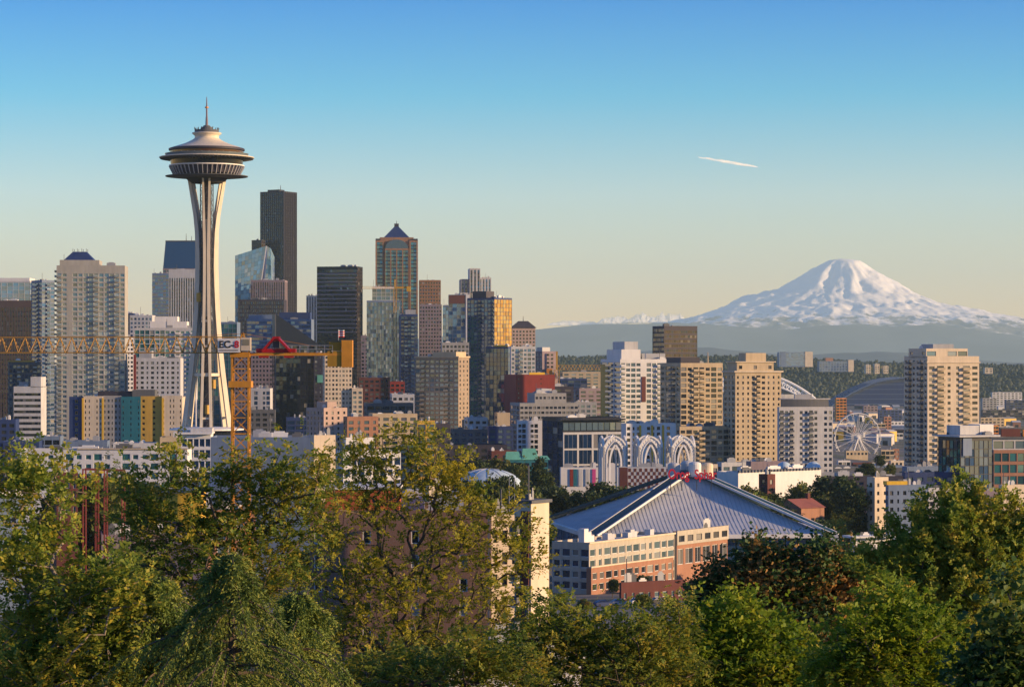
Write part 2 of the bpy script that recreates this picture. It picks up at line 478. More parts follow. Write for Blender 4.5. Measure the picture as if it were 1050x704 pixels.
        for (g, fr), b in s.glz.items(): b.build('glazing', [G_[g], FR_[fr]], s.root)
        if getattr(s, 'fins', None): s.fins.build('mullion', W_[s.finm] if isinstance(s.finm, str) else s.finm, s.root)
        if s.kit: s.rooftop(s.kit)
        return s
    def rooftop(s, n):
        u0, u1, v0, v1, zr = s.top; r = s.rng
        W, D = u1 - u0, v1 - v0
        for k in range(n):
            w, d, h = min(7, W * r.uniform(0.05, 0.18)), min(6, D * r.uniform(0.06, 0.2)), r.uniform(0.9, 2.8)
            x = u0 + 1 + r.uniform(0, max(0.1, W - w - 2)); y = v0 + 1 + r.uniform(0, max(0.1, D - d - 2))
            b = MB(); b.box(x, x + w, y, y + d, zr + 0.003 * (k+1), zr + h)
            b.box(x + w*0.2, x + w*0.8, y + d*0.2, y + d*0.8, zr + h + 0.002, zr + h + 0.4)
            b.build('roof_vent', W_[r.choice(['mech', 'lgrey', 'dgrey', 'grey', 'white'])], s.root)
            if k == 1 and n > 4:
                p = MB(); p.tube([(x, y, zr), (x, y, zr + r.uniform(4, 8))], 0.12, 4); p.build('antenna', W_['dgrey'], s.root)
    def block(s, u0, u1, v0, v1, z0, z1, mat='mech', name='penthouse', A=None, B=None):
        """a smaller storey on the roof, given in fractions of the plan; heights in metres above the main roofline"""
        s_top = s.top
        s.tier(s.W*u0, s.W*u1, s.D*v0, s.D*v1, s.H + z0, s.H + z1, mat, A, B, None, 'roof', name, 0.4)
        s.top = s_top
        return s
    def mast(s, u, v, z0, h, r=0.25, mat='dgrey', name='antenna'):
        b = MB(); b.tube([(s.W*u, s.D*v, s.H + z0), (s.W*u, s.D*v, s.H + z0 + h)], [r, r*0.4], 5)
        b.build(name, W_[mat], s.root); return s
    def bx(s, name, mat, u0, u1, v0, v1, z0, z1):
        b = MB(); b.box(u0, u1, v0, v1, z0, z1); return b.build(name, W_[mat] if isinstance(mat, str) else mat, s.root)
    def m(s, px): return px / F * s.Y        # pixels of the photograph at this distance, in metres

# ================================================================== ground, hills, mountain, air, clouds
def grid_mesh(rows, cols, fn):
    v = [fn(i, j) for i in range(rows) for j in range(cols)]
    f = [(i*cols+j, i*cols+j+1, (i+1)*cols+j+1, (i+1)*cols+j) for i in range(rows-1) for j in range(cols-1)]
    return v, f
def from_vf(name, v, f, mat, parent=None, sm=True):
    me = bpy.data.meshes.new(name); me.from_pydata(v, [], f); me.materials.append(mat)
    if sm: me.polygons.foreach_set("use_smooth", [True]*len(f))
    me.update(); return link(name, me, parent)

def ground_mat():
    m, nt, b = new_mat("city_ground"); N, L = nt.nodes, nt.links
    tc = N.new("ShaderNodeTexCoord")
    n1 = N.new("ShaderNodeTexNoise"); n1.inputs["Scale"].default_value = 0.012; n1.inputs["Detail"].default_value = 8
    n2 = N.new("ShaderNodeTexNoise"); n2.inputs["Scale"].default_value = 0.25; n2.inputs["Detail"].default_value = 5
    L.new(tc.outputs["Object"], n1.inputs["Vector"]); L.new(tc.outputs["Object"], n2.inputs["Vector"])
    cr = N.new("ShaderNodeValToRGB"); e = cr.color_ramp.elements
    e[0].position = 0.42; e[0].color = (0.045, 0.055, 0.025, 1); e[1].position = 0.5; e[1].color = (0.06, 0.06, 0.062, 1)
    x = e.new(0.58); x.color = (0.11, 0.105, 0.10, 1)
    L.new(n1.outputs["Fac"], cr.inputs[0])
    mr = N.new("ShaderNodeMapRange"); mr.inputs["To Min"].default_value = 0.55; mr.inputs["To Max"].default_value = 1.45; L.new(n2.outputs["Fac"], mr.inputs[0])
    hs = N.new("ShaderNodeHueSaturation"); L.new(cr.outputs[0], hs.inputs["Color"]); L.new(mr.outputs[0], hs.inputs["Value"])
    L.new(hs.outputs[0], b.inputs["Base Color"]); b.inputs["Roughness"].default_value = 0.95
    return m
def foliage_mat(name, cols, trans=0.35, island=True, scale=0.5, rough=0.6, objvar=0.15):
    """leaves: colour differs from leaf to leaf and clump to clump, light passes through"""
    if name in MATS: return MATS[name]
    m, nt, b = new_mat(name); N, L = nt.nodes, nt.links
    geo = N.new("ShaderNodeNewGeometry"); tc = N.new("ShaderNodeTexCoord"); oi = N.new("ShaderNodeObjectInfo")
    n = N.new("ShaderNodeTexNoise"); n.inputs["Scale"].default_value = scale; n.inputs["Detail"].default_value = 4
    L.new(tc.outputs["Object"], n.inputs["Vector"])
    mx = N.new("ShaderNodeMix"); mx.data_type = 'FLOAT'; mx.inputs[0].default_value = 0.55
    L.new(geo.outputs["Random Per Island"], mx.inputs[2]); 
    st = N.new("ShaderNodeMapRange"); st.inputs["From Min"].default_value = 0.3; st.inputs["From Max"].default_value = 0.7; L.new(n.outputs["Fac"], st.inputs[0])
    L.new(st.outputs[0], mx.inputs[3])
    cr = N.new("ShaderNodeValToRGB"); e = cr.color_ramp.elements
    for i, (p, c) in enumerate(cols):
        el = e[i] if i < 2 else e.new(p)
        el.position = p; el.color = (*c, 1)
    L.new(mx.outputs[0], cr.inputs[0])
    hs = N.new("ShaderNodeHueSaturation"); L.new(cr.outputs[0], hs.inputs["Color"])
    mr = N.new("ShaderNodeMapRange"); mr.inputs["To Min"].default_value = 1 - objvar; mr.inputs["To Max"].default_value = 1 + objvar; L.new(oi.outputs["Random"], mr.inputs[0]); L.new(mr.outputs[0], hs.inputs["Value"])
    L.new(hs.outputs[0], b.inputs["Base Color"]); b.inputs["Roughness"].default_value = rough; b.inputs["Specular IOR Level"].default_value = 0.25
    if trans > 0:
        t = N.new("ShaderNodeBsdfTranslucent"); L.new(hs.outputs[0], t.inputs[0])
        ms = N.new("ShaderNodeMixShader"); ms.inputs[0].default_value = trans
        L.new(b.outputs[0], ms.inputs[1]); L.new(t.outputs[0], ms.inputs[2])
        L.new(ms.outputs[0], nt.nodes["Material Output"].inputs[0])
    MATS[name] = m
    return m

# one ground sheet to the horizon
_ys = [-450, -300, -200, -120, -60, -20] + [float(y) for y in range(0, 400, 10)] + [float(y) for y in range(400, 1400, 25)] + [float(y) for y in range(1400, 6000, 100)] + [6000 * 1.12**k for k in range(0, 19)]
NC = 61
def gfn(i, j):
    y = _ys[i]; half = 150 + max(0, y + 450) * 0.42
    x = (j - (NC-1)/2) / ((NC-1)/2) * half
    return (x, y, gz(x, y) - 0.0)
v, f = grid_mesh(len(_ys), NC, gfn)
from_vf('ground', v, f, ground_mat())["kind"] = "structure"

# wooded ridge beyond the city
def hill_h(x, y):
    px = CX + x / max(y, 1) * F
    crest = np.interp(px, [380, 560, 620, 700, 780, 830, 900, 980, 1050, 1200], [86, 98, 101, 99, 104, 97, 86, 80, 76, 72])
    t = (y - 6100) / 1000.0
    s = smooth(0, 1, t) * (1 - smooth(2.2, 4.5, t))
    return 6 + (crest - 6) * s + 5 * mnoise.noise(Vector((x*0.004, y*0.004, 3.1))) * s
HR, HCn = 44, 150
def hfn(i, j):
    y = 6050 + 4600 * (i / (HR-1)); x = (j / (HCn-1) - 0.42) * 3800
    return (x, y, hill_h(x, y) if i not in (0, HR-1) else 2)
v, f = grid_mesh(HR, HCn, hfn)
from_vf('hill', v, f, wall_mat("wooded_hill_soil", (0.035, 0.045, 0.022)))["kind"] = "structure"

def blob_stuff(name, pts, mat, seed=1, nb=8):
    """many rough tree crowns as one mesh"""
    bm = bmesh.new(); bmesh.ops.create_icosphere(bm, subdivisions=2, radius=1.0)
    bm.verts.ensure_lookup_table()
    base = np.array([v.co[:] for v in bm.verts]); fac = np.array([[v.index for v in f.verts] for f in bm.faces]); bm.free()
    rng = np.random.RandomState(seed)
    V = []; Fc = []; n = 0
    vars_ = [base * (1 + rng.uniform(-0.38, 0.32, (len(base), 1))) for _ in range(nb)]
    for k, (x, y, z, rx, rz_) in enumerate(pts):
        b = vars_[k % nb]; a = rng.uniform(0, 6.28); c, s = math.cos(a), math.sin(a)
        q = np.empty_like(b); q[:, 0] = (b[:, 0]*c - b[:, 1]*s) * rx + x; q[:, 1] = (b[:, 0]*s + b[:, 1]*c) * rx + y; q[:, 2] = b[:, 2] * rz_ + z
        V.append(q); Fc.append(fac + n); n += len(b)
    me = np_mesh(name, np.concatenate(V), np.concatenate(Fc), mat)
    return link(name, me)
def np_mesh(name, V, Fc, mats):
    me = bpy.data.meshes.new(name); k = Fc.shape[1]
    me.vertices.add(len(V)); me.vertices.foreach_set("co", V.astype(np.float32).ravel())
    me.loops.add(Fc.size); me.loops.foreach_set("vertex_index", Fc.astype(np.int32).ravel())
    me.polygons.add(len(Fc)); me.polygons.foreach_set("loop_start", np.arange(0, Fc.size, k, dtype=np.int32))
    me.update(calc_edges=True)
    for m in (mats if isinstance(mats, (list, tuple)) else [mats]): me.materials.append(m)
    return me
rr = random.Random(5); pts = []
for k in range(7000):
    y = 6250 + 1150 * rr.random() ** 0.9; px = rr.uniform(535, 1075); x = PX(px, y)
    if rr.random() < 0.18 and y < 6600: continue
    h = hill_h(x, y); r = rr.uniform(3, 6.5); pts.append((x, y, h + r * 0.5, r, r * rr.uniform(0.8, 1.5)))
for k in range(700):                               # taller firs that break the skyline
    px = rr.uniform(540, 1075); y = rr.uniform(7050, 7400); x = PX(px, y); h = hill_h(x, y)
    r = rr.uniform(3, 5); pts.append((x, y, h + r, r, r * rr.uniform(1.3, 2.6)))
hf = blob_stuff('forest', pts, foliage_mat("far_forest", [(0.2, (0.014, 0.024, 0.013)), (0.8, (0.036, 0.042, 0.022)), (0.5, (0.023, 0.034, 0.017))], 0, scale=0.01))
tag(hf, kind="stuff")

# foothill ridges
def ridge(name, Y, prof, mat, depth, rough, seed, rows=14, cols=170):
    pk = [p[0] for p in prof]; pv = [p[1] for p in prof]
    def fn(i, j):
        px = pk[0] + (pk[-1] - pk[0]) * j / (cols-1)
        py = np.interp(px, pk, pv)
        zt = PZ(py, Y); t = i / (rows-1); yy = Y + (t - 0.5) * depth; x = PX(px, Y)
        s = 1 - abs(2*t - 1) ** 1.2
        nz = mnoise.fractal(Vector((x*0.0006/rough, yy*0.0006/rough, seed)), 1.0, 2.0, 5) * rough * 40
        z = -30 + (zt + 30 + nz) * s
        return (x, yy, z)
    v, f = grid_mesh(rows, cols, fn)
    return from_vf(name, v, f, mat)
fm = wall_mat("haze_tinted_forest", (0.065, 0.085, 0.09), var=0.35, scale=0.0012, streak=0.0)  # forest colour paled and blued to carry some of the haze
ridge('foothills', 35000, [(250, 352), (430, 346), (545, 336), (600, 333), (640, 332), (690, 330), (730, 331), (770, 333), (805, 335), (838, 331), (870, 331), (905, 333), (950, 331), (990, 334), (1050, 343), (1200, 352)], fm, 5500, 1.5, 1.0)["kind"] = "structure"
ridge('foothills', 20000, [(250, 372), (560, 366), (650, 360), (730, 356), (820, 362), (900, 358), (980, 366), (1050, 372), (1200, 374)], fm, 3500, 1.0, 7.0)["kind"] = "structure"
ridge('foothills', 12000, [(250, 374), (560, 372), (760, 373), (980, 374), (1010, 371), (1050, 371), (1200, 373)], fm, 2500, 0.5, 9.0)["kind"] = "structure"

# the snow mountain
MY = 40000.0
mpx = MY / F
PRp = [(0, 265), (20, 267), (32, 276), (45, 284), (62, 293), (80, 303), (100, 311), (120, 316), (140, 320), (165, 325), (195, 331), (240, 340), (330, 372), (420, 378)]
PLp = [(0, 265), (12, 267), (30, 277), (48, 288), (66, 299), (84, 303), (100, 308), (118, 314), (140, 320), (160, 326), (200, 334), (280, 350), (380, 378), (420, 380)]
def mh(x, y):
    dx, dy = (x - PX(862, MY)) / mpx, (y - MY) / mpx
    r = math.hypot(dx, dy); ca = dx / r if r > 1e-6 else 0; ang = math.atan2(dy, dx)
    w = 0.5 + 0.5 * max(-1, min(1, ca * 1.3))
    py = w * np.interp(r, [p[0] for p in PRp], [p[1] for p in PRp]) + (1 - w) * np.interp(r, [p[0] for p in PLp], [p[1] for p in PLp])
    # a shoulder peak on the left flank
    d2 = math.hypot(dx + 102, dy + 6); py -= 9.0 * max(0, 1 - d2 / 22) ** 1.2
    wv = mnoise.noise(Vector((dx*0.02, dy*0.02, 5.0))) * 0.8
    gul = mnoise.fractal(Vector((math.cos(ang + wv*0.25) * 3.4, math.sin(ang + wv*0.25) * 3.4, r * 0.012)), 0.9, 2.1, 5)
    det = mnoise.fractal(Vector((dx*0.06, dy*0.06, 2.0)), 0.8, 2.2, 6)
    rid = 1 - abs(mnoise.fractal(Vector((dx*0.035 + 9, dy*0.035, 4.0)), 0.9, 2.1, 5))
    k = smooth(4, 45, r)
    return PZ(py, MY) + mpx * (gul * 3.6 * k + det * 0.9 * smooth(0, 15, r) + (rid - 0.75) * 3.4 * k)
MRr, MCc = 210, 380
def mfn(i, j):
    px = 862 - 330 + 640 * j / (MCc-1); t = i / (MRr-1); yy = MY + (t - 0.56) * 8400
    x = PX(px, MY)
    return (x, yy, mh(x, yy))
v, f = grid_mesh(MRr, MCc, mfn)
def snow_mat():
    m, nt, b = new_mat("snow_and_rock"); N, L = nt.nodes, nt.links
    geo = N.new("ShaderNodeNewGeometry"); sp = N.new("ShaderNodeSeparateXYZ"); L.new(geo.outputs["Normal"], sp.inputs[0])
    ps = N.new("ShaderNodeSeparateXYZ"); L.new(geo.outputs["Position"], ps.inputs[0])
    n = N.new("ShaderNodeTexNoise"); n.inputs["Scale"].default_value = 0.0034; n.inputs["Detail"].default_value = 8; n.inputs["Roughness"].default_value = 0.65
    L.new(geo.outputs["Position"], n.inputs["Vector"])
    # rock where it is steep or low
    h = N.new("ShaderNodeMapRange"); h.inputs["From Min"].default_value = 600; h.inputs["From Max"].default_value = 1020; h.inputs["To Min"].default_value = 0.42; h.inputs["To Max"].default_value = -0.12
    L.new(ps.outputs[2], h.inputs[0])
    a = N.new("ShaderNodeMath"); a.operation = 'SUBTRACT'; L.new(n.outputs["Fac"], a.inputs[0]); 
    a.inputs[1].default_value = 0.13
    s = N.new("ShaderNodeMath"); s.operation = 'SUBTRACT'; s.inputs[0].default_value = 0.92; L.new(sp.outputs[2], s.inputs[1])
    a2 = N.new("ShaderNodeMath"); a2.operation = 'ADD'; L.new(a.outputs[0], a2.inputs[0]); L.new(h.outputs[0], a2.inputs[1])
    a3 = N.new("ShaderNodeMath"); a3.operation = 'ADD'; L.new(a2.outputs[0], a3.inputs[0]); L.new(s.outputs[0], a3.inputs[1])
    cr = N.new("ShaderNodeValToRGB"); cr.color_ramp.elements[0].position = 0.61; cr.color_ramp.elements[0].color = (0.88, 0.85, 0.81, 1)
    cr.color_ramp.elements[1].position = 0.74; cr.color_ramp.elements[1].color = (0.10, 0.105, 0.11, 1)
    L.new(a3.outputs[0], cr.inputs[0]); L.new(cr.outputs[0], b.inputs["Base Color"]); b.inputs["Roughness"].default_value = 0.8
    return m
from_vf('mountain', v, f, snow_mat(), sm=True)["kind"] = "structure"

# the evening air: one even, thin volume around the camera and everything that stands on the ground
def make_haze():
    hz = MB(); hz.box(-28000, 28000, -3000, 46000, -60, 1720)
    m = bpy.data.materials.new("evening_air"); m.use_nodes = True
    nt = m.node_tree; nt.nodes.clear()
    o = nt.nodes.new("ShaderNodeOutputMaterial"); pv = nt.nodes.new("ShaderNodeVolumePrincipled")
    pv.inputs["Color"].default_value = (0.64, 0.92, 0.98, 1); pv.inputs["Density"].default_value = HAZE
    pv.inputs["Anisotropy"].default_value = 0.0
    nt.links.new(pv.outputs[0], o.inputs["Volume"])
    ob = hz.build('haze', m); ob["kind"] = "stuff"
    return ob
HAZE = 2.3e-5
make_haze()

# clouds behind the mountain's foot, and a short vapour trail high up
def cloud_mat(name, cut, softness=0.36):
    m, nt, b = new_mat(name); N, L = nt.nodes, nt.links
    b.inputs["Base Color"].default_value = (0.93, 0.95, 0.97, 1); b.inputs["Roughness"].default_value = 1.0; b.inputs["Specular IOR Level"].default_value = 0.0
    tr = N.new("ShaderNodeBsdfTranslucent"); tr.inputs[0].default_value = (0.93, 0.95, 0.97, 1)
    m1 = N.new("ShaderNodeMixShader"); m1.inputs[0].default_value = 0.4; L.new(b.outputs[0], m1.inputs[1]); L.new(tr.outputs[0], m1.inputs[2])
    tp = N.new("ShaderNodeBsdfTransparent"); m2 = N.new("ShaderNodeMixShader")
    tc = N.new("ShaderNodeTexCoord"); n = N.new("ShaderNodeTexNoise"); n.inputs["Scale"].default_value = 5.0; n.inputs["Detail"].default_value = 6
    L.new(tc.outputs["Generated"], n.inputs["Vector"])
    mr = N.new("ShaderNodeMapRange"); mr.inputs["From Min"].default_value = cut; mr.inputs["From Max"].default_value = cut + 0.25; mr.inputs["To Min"].default_value = 0.02; mr.inputs["To Max"].default_value = softness
    L.new(n.outputs["Fac"], mr.inputs[0]); L.new(mr.outputs[0], m2.inputs[0]); L.new(tp.outputs[0], m2.inputs[1]); L.new(m1.outputs[0], m2.inputs[2])
    L.new(m2.outputs[0], nt.nodes["Material Output"].inputs[0])
    return m
CLM = cloud_mat("cloud_vapour", 0.22)
def cloud_heap(px0, px1, py, h, Y, label, seed):
    """one billowing heap: a displaced flat-bottomed body"""
    r = random.Random(seed); k = Y / F
    NX, NA = 90, 22; V = []; Fc = []
    for sh in (1.0, 0.8, 0.6, 0.4):
      for i in range(NX):
        t = i / (NX - 1); x = PX(px0 + (px1 - px0) * t, Y); env = math.sin(math.pi * t) ** 0.7
        b1 = 0.5 + 0.5 * mnoise.noise(Vector((t * (px1 - px0) * 0.13, seed, 0.3)))
        hh = max(0.25, h * env * (0.30 + 0.75 * b1)) * sh
        for j in range(NA):
            a = 2 * math.pi * j / NA; cy, cz = math.cos(a), math.sin(a)
            d = 1 + 0.30 * mnoise.fractal(Vector((t * (px1 - px0) * 0.30, cy * 1.2 + seed, cz * 1.2)), 0.8, 2.0, 5)
            zz = hh * cz * d if cz > 0 else hh * 0.22 * cz * d
            Yc_ = Y + t * (px1 - px0) * k * 1.2 + cy * hh * 1.5 * k * d; V.append((PX(px0 + (px1 - px0) * t, Yc_), Yc_, PZ(py - zz, Yc_)))
    Fc = [(q*NX*NA + i*NA + j, q*NX*NA + i*NA + (j+1) % NA, q*NX*NA + (i+1)*NA + (j+1) % NA, q*NX*NA + (i+1)*NA + j) for q in range(4) for i in range(NX-1) for j in range(NA)]
    o = from_vf('cloud', V, Fc, CLM); tag(o, label, 'cloud'); return o
CY = 47500.0
cloud_heap(560, 622, 333, 6, CY, 'low flat cloud bank farthest to the left behind the dark hip roofed tower', 3)
cloud_heap(612, 650, 331, 10, CY + 500, 'peach coloured cloud bank between the flat left bank and the brown glass tower', 4)
cloud_heap(640, 678, 330, 11, CY + 900, 'rounded peach cloud just left of the brown glass tower', 9)
cloud_heap(664, 706, 330, 13, CY, 'tallest peach coloured cloud rising right above the brown glass tower', 5)
cloud_heap(696, 748, 331, 9, CY + 700, 'small cloud tucked against the left foot of the snow mountain', 6)
CTY = 60000.0
def trail():
    V = []; NX, NA = 60, 12; k = CTY / F
    for sh in (1.0, 0.78, 0.56, 0.34):
      for i in range(NX):
        t = i / (NX - 1); px = 716 + 62 * t; py = 161 + 10.5 * t + 0.8 * mnoise.noise(Vector((t * 9, 1.0, 0.0)))
        rad = (0.3 + 1.5 * math.sin(math.pi * t) ** 0.8 * (0.55 + 0.45 * t)) * (1 + 0.35 * mnoise.noise(Vector((t * 14, 4.0, 0.0))))
        rad *= sh * 1.15
        if t > 0.97: rad *= (1 - t) / 0.03 + 0.05
        for j in range(NA):
            a = 2 * math.pi * j / NA; Yt = CTY + (px - 716) * k * 1.6 + rad * k * math.cos(a) * 0.5; V.append((PX(px + rad * 0.4 * math.cos(a), Yt), Yt, PZ(py - rad * math.sin(a), Yt)))
    Fc = [(q*NX*NA + i*NA + j, q*NX*NA + i*NA + (j+1) % NA, q*NX*NA + (i+1)*NA + (j+1) % NA, q*NX*NA + (i+1)*NA + j) for q in range(4) for i in range(NX-1) for j in range(NA)]
    o = from_vf('vapour_trail', V, Fc, cloud_mat("trail_vapour", 0.30, 0.22)); tag(o, 'short white vapour trail slanting across the blue sky left of the mountain', 'vapour trail')
trail()

# ================================================================== the observation tower
def leg_path(z):
    """distance of a leg pair from the axis at a height above the ground"""
    return float(np.interp(z, [0, 12, 30, 45, 60, 75, 93, 110, 125, 133, 150, 164], [15.8, 13.8, 11.4, 9.4, 7.5, 5.9, 4.7, 4.2, 4.4, 5.2, 8.4, 11.4]))
def make_needle():
    Y = 1250.0; k = Y / F
    zb = 40.0 - 5.0
    bx_ = PX(212, Y); zr = lambda py: PZ(py, Y) - zb
    root = thing('observation_tower', 'tall white observation tower with a saucer shaped top house on three pairs of curved legs', 'observation tower', (bx_, Y, zb))
    cream = wall_mat("tower_cream_paint", (0.60, 0.53, 0.41), 0.55, 0.14, 0.3, 0.7); white = wall_mat("tower_white_paint", (0.70, 0.69, 0.66), 0.5, 0.06)
    dark = W_['dark']; Hs = [0, 6, 12, 20, 30, 40, 50, 60, 70, 80, 90, 100, 110, 118, 126, 134, 142, 150, 158, zr(182)]
    for ai, adeg in enumerate((5, -115, 125)):
        a = R(adeg); er = Vector((math.sin(a), -math.cos(a), 0)); et = Vector((math.cos(a), math.sin(a), 0))
        lg = MB()
        for sgn in (-1, 1):
            prev = None
            for z in Hs:
                r = leg_path(z)
                off = float(np.interp(z, [0, 30, 60, 85, 105, 118, 150, 164], [2.9, 2.4, 1.7, 1.15, 0.9, 0.9, 1.5, 2.0]))
                wd = float(np.interp(z, [0, 60, 100, 120, 164], [1.3, 1.25, 1.35, 1.35, 0.7])); dp = float(np.interp(z, [0, 60, 110, 164], [2.4, 2.4, 2.4, 1.3]))
                c = er * r + et * (sgn * off) + Vector((0, 0, z))
                ring = [c + et * (i * wd / 2) + er * (j * dp / 2) for i, j in ((-1, -1), (1, -1), (1, 1), (-1, 1))]
                if prev is not None:
                    for q in range(4):
                        p2 = (q + 1) % 4; lg.quad(prev[q], prev[p2], ring[p2], ring[q])
                prev = ring
            lg.quad(*prev)
        lg.build('leg', cream, root)
        for z, hh in ((12, 1.2), (38, 1.0), (zr(384), 1.6), (72, 1.0), (84, 1.0)):
            r = leg_path(z); off = float(np.interp(z, [0, 30, 60, 85], [3.1, 2.6, 1.9, 1.35]))
            tie = MB(); tie.bar(er * r - et * off + Vector((0, 0, z)), er * r + et * off + Vector((0, 0, z)), 1.2, hh)
            tie.build('cross_tie', cream, root)
    # web that closes the waist
    wz = MB()
    for adeg in (5, -115, 125):
        a = R(adeg); er = Vector((math.sin(a), -math.cos(a), 0)); et = Vector((math.cos(a), math.sin(a), 0))
        zs = [86, 96, 106, 118, 126, 132]
        for z0, z1 in zip(zs[:-1], zs[1:]):
            q = []
            for z, s_ in ((z0, -1), (z0, 1), (z1, 1), (z1, -1)):
                off = float(np.interp(z, [85, 105, 118, 150], [1.1, 0.85, 0.85, 1.4]))
                q.append(er * (leg_path(z) - 0.35) + et * (s_ * off) + Vector((0, 0, z)))
            wz.quad(*q)
    wz.build('waist_web', cream, root)
    # elevator core with its lattice
    core = MB(); hexa = [(2.3 * math.cos(R(60*i)), 2.3 * math.sin(R(60*i))) for i in range(6)]
    core.prism(hexa, 0, zr(181)); core.build('elevator_core', W_['dbrown'], root)
    lat = MB()
    for i in range(6):
        x, y = hexa[i]; lat.bar((x*1.32, y*1.32, 0), (x*1.32, y*1.32, zr(182)), 0.4)
        x2, y2 = hexa[(i+1) % 6]
        for q in range(32):
            z = 3 + q * 4.8
            if z + 4.8 < zr(182): 
                lat.bar((x*1.32, y*1.32, z), (x2*1.32, y2*1.32, z), 0.22)
                lat.bar((x*1.32, y*1.32, z), (x2*1.32, y2*1.32, z + 4.8), 0.18)
    lat.build('core_lattice', W_['dgrey'], root)
    for dx, z, col in ((3.6, 52, 'gold'), (-3.4, 93, 'gold'), (0.6, 40, 'gold')):
        e = MB(); e.prism([(dx + 1.1 * math.cos(R(40*i)), -3.9 + 1.1 * math.sin(R(40*i))) for i in range(9)], z, z + 4.2); e.build('elevator_car', W_[col], root)
    # ring beam and the low terrace pavilion
    def hexring(z, h, rad, name, m, th=1.3):
        b = MB()
        n = 3
        pts = [(rad * math.sin(R(a)), -rad * math.cos(R(a))) for a in (5, 125, 245)]
        for i in range(3):
            b.bar((*pts[i], z), (*pts[(i+1) % 3], z), th, h)
        b.build(name, m, root)
    hexring(zr(384), 1.4, leg_path(zr(384)), 'ring_beam', cream)
    zt = zr(441)
    pv = MB(); pv.lathe([(11.5, zt - 5.5), (16.5, zt - 4.4), (17.2, zt - 3.6), (13, zt - 3.4)], 36, 0); pv.build('terrace_deck', white, root)
    gl = MB(); gl.lathe([(13.6, zt - 3.4), (13.9, zt)], 36, 0, cap=False); gl.build('terrace_glazing', G_['dark'], root)
    rf = MB(); rf.lathe([(13.9, zt), (17.6, zt + 0.2), (17.6, zt + 0.8), (13, zt + 1.5), (3.2, zt + 1.6)], 36, 0, cap=False); rf.build('terrace_roof', white, root)
    # top house
    Z = zr; px = k
    def la(name, prof, mat, n=72, cap=False):
        b = MB(); b.lathe([(r * px, Z(y)) for r, y in prof], n, 0, cap=cap); return b.build(name, mat, root, smooth_=False)
    ng = glass_mat('needle_glass', (0.006, 0.008, 0.012), 1.6, 0.05, 0.0)
    la('louver_ring', [(24, 183), (42, 181.3), (42.3, 180.6), (24, 180.2)], W_['dgrey'])
    la('core_skirt', [(15, 188), (22, 183), (30, 181)], dark)
    la('soffit', [(26, 181), (34.5, 178.5), (36.8, 171.5), (36, 170.5)], W_['dbrown'])
    fins = MB()
    for i in range(48):
        a = 2 * math.pi * i / 48; c, s = math.cos(a), math.sin(a)
        fins.bar((c * 33.5 * px, s * 33.5 * px, Z(179.5)), (c * 38 * px, s * 38 * px, Z(170.8)), 0.26, 0.8)
    fins.build('soffit_fin', W_['lgrey'], root)
    la('lower_rim', [(36, 171.0), (38.5, 170.6), (38.5, 169.6), (36, 169.4)], white)
    la('restaurant_glazing', [(36.6, 169.8), (37.4, 164.0)], ng, 48)
    la('halo_shaded_underside', [(36.5, 164.2), (46.8, 162.9), (48.2, 162.2)], W_['dgrey'])  # underside painted dark to stand for the shade below the rim
    la('halo_rim', [(48.2, 162.25), (48.5, 161.9), (48.4, 161.3), (46.5, 160.9), (38, 161.2)], cream)
    hr = MB()
    for i in range(72):
        a = 2 * math.pi * i / 72; c, s = math.cos(a), math.sin(a)
        hr.bar((c * 38 * px, s * 38 * px, Z(164.5)), (c * 47.5 * px, s * 47.5 * px, Z(163.0)), 0.3, 0.4)
    hr.build('halo_rib', W_['dgrey'], root)
    la('deck_glazing', [(37.0, 161.2), (37.6, 154.8)], glass_mat('needle_deck_glass', (0.05, 0.02, 0.008), 1.7, 0.08, 0.0), 48)
    la('deck_railing', [(41.5, 161.0), (42.6, 157.9), (42.8, 157.9), (41.7, 161.0)], RAILS['pale'], 48)
    po = MB()
    for i in range(36):
        a = 2 * math.pi * i / 36; c, s = math.cos(a), math.sin(a); po.bar((c*41.4*px, s*41.4*px, Z(161)), (c*42.4*px, s*42.4*px, Z(157.6)), 0.16)
    po.build('railing_post', white, root)
    la('roof_edge', [(37.4, 155.4), (38.8, 154.4), (38.8, 152.8), (37.6, 152.2)], W_['dbrown'])
    la('saucer_roof', [(37.6, 152.3), (33, 150.7), (28, 149.2), (23, 147.6), (18.5, 145.6), (14.8, 143.6), (12.6, 142.0), (12.0, 140.6), (12.6, 139.0), (14.6, 137.6), (15.2, 136.6), (14.6, 136.2)], cream, 72)
    la('crown_deck', [(14.8, 136.4), (12.4, 135.6), (12.4, 133.4), (6, 132.6), (6, 130.6), (4, 130.0), (3.2, 128.8), (0.3, 128.4)], W_['dgrey'], 40)
    cr = MB()
    for i in range(20):
        a = 2 * math.pi * i / 20; c, s = math.cos(a), math.sin(a); cr.bar((c*12*px, s*12*px, Z(134)), (c*12.6*px, s*12.6*px, Z(131.6 - (i % 3)*0.5)), 0.3)
    cr.build('beacon_post', W_['dgrey'], root)
    sp = MB(); sp.tube([(0, 0, Z(129)), (0, 0, Z(120)), (0, 0, Z(119.9)), (0, 0, Z(108)), (0, 0, Z(99.5))], [0.7, 0.5, 0.42, 0.34, 0.16], 8)
    sp.build('spire', W_['mauve'], root)
    b = MB(); b.lathe([(0.9, Z(111)), (0.9, Z(109.6))], 10); b.build('spire_lamp', W_['orange'], root)
make_needle()

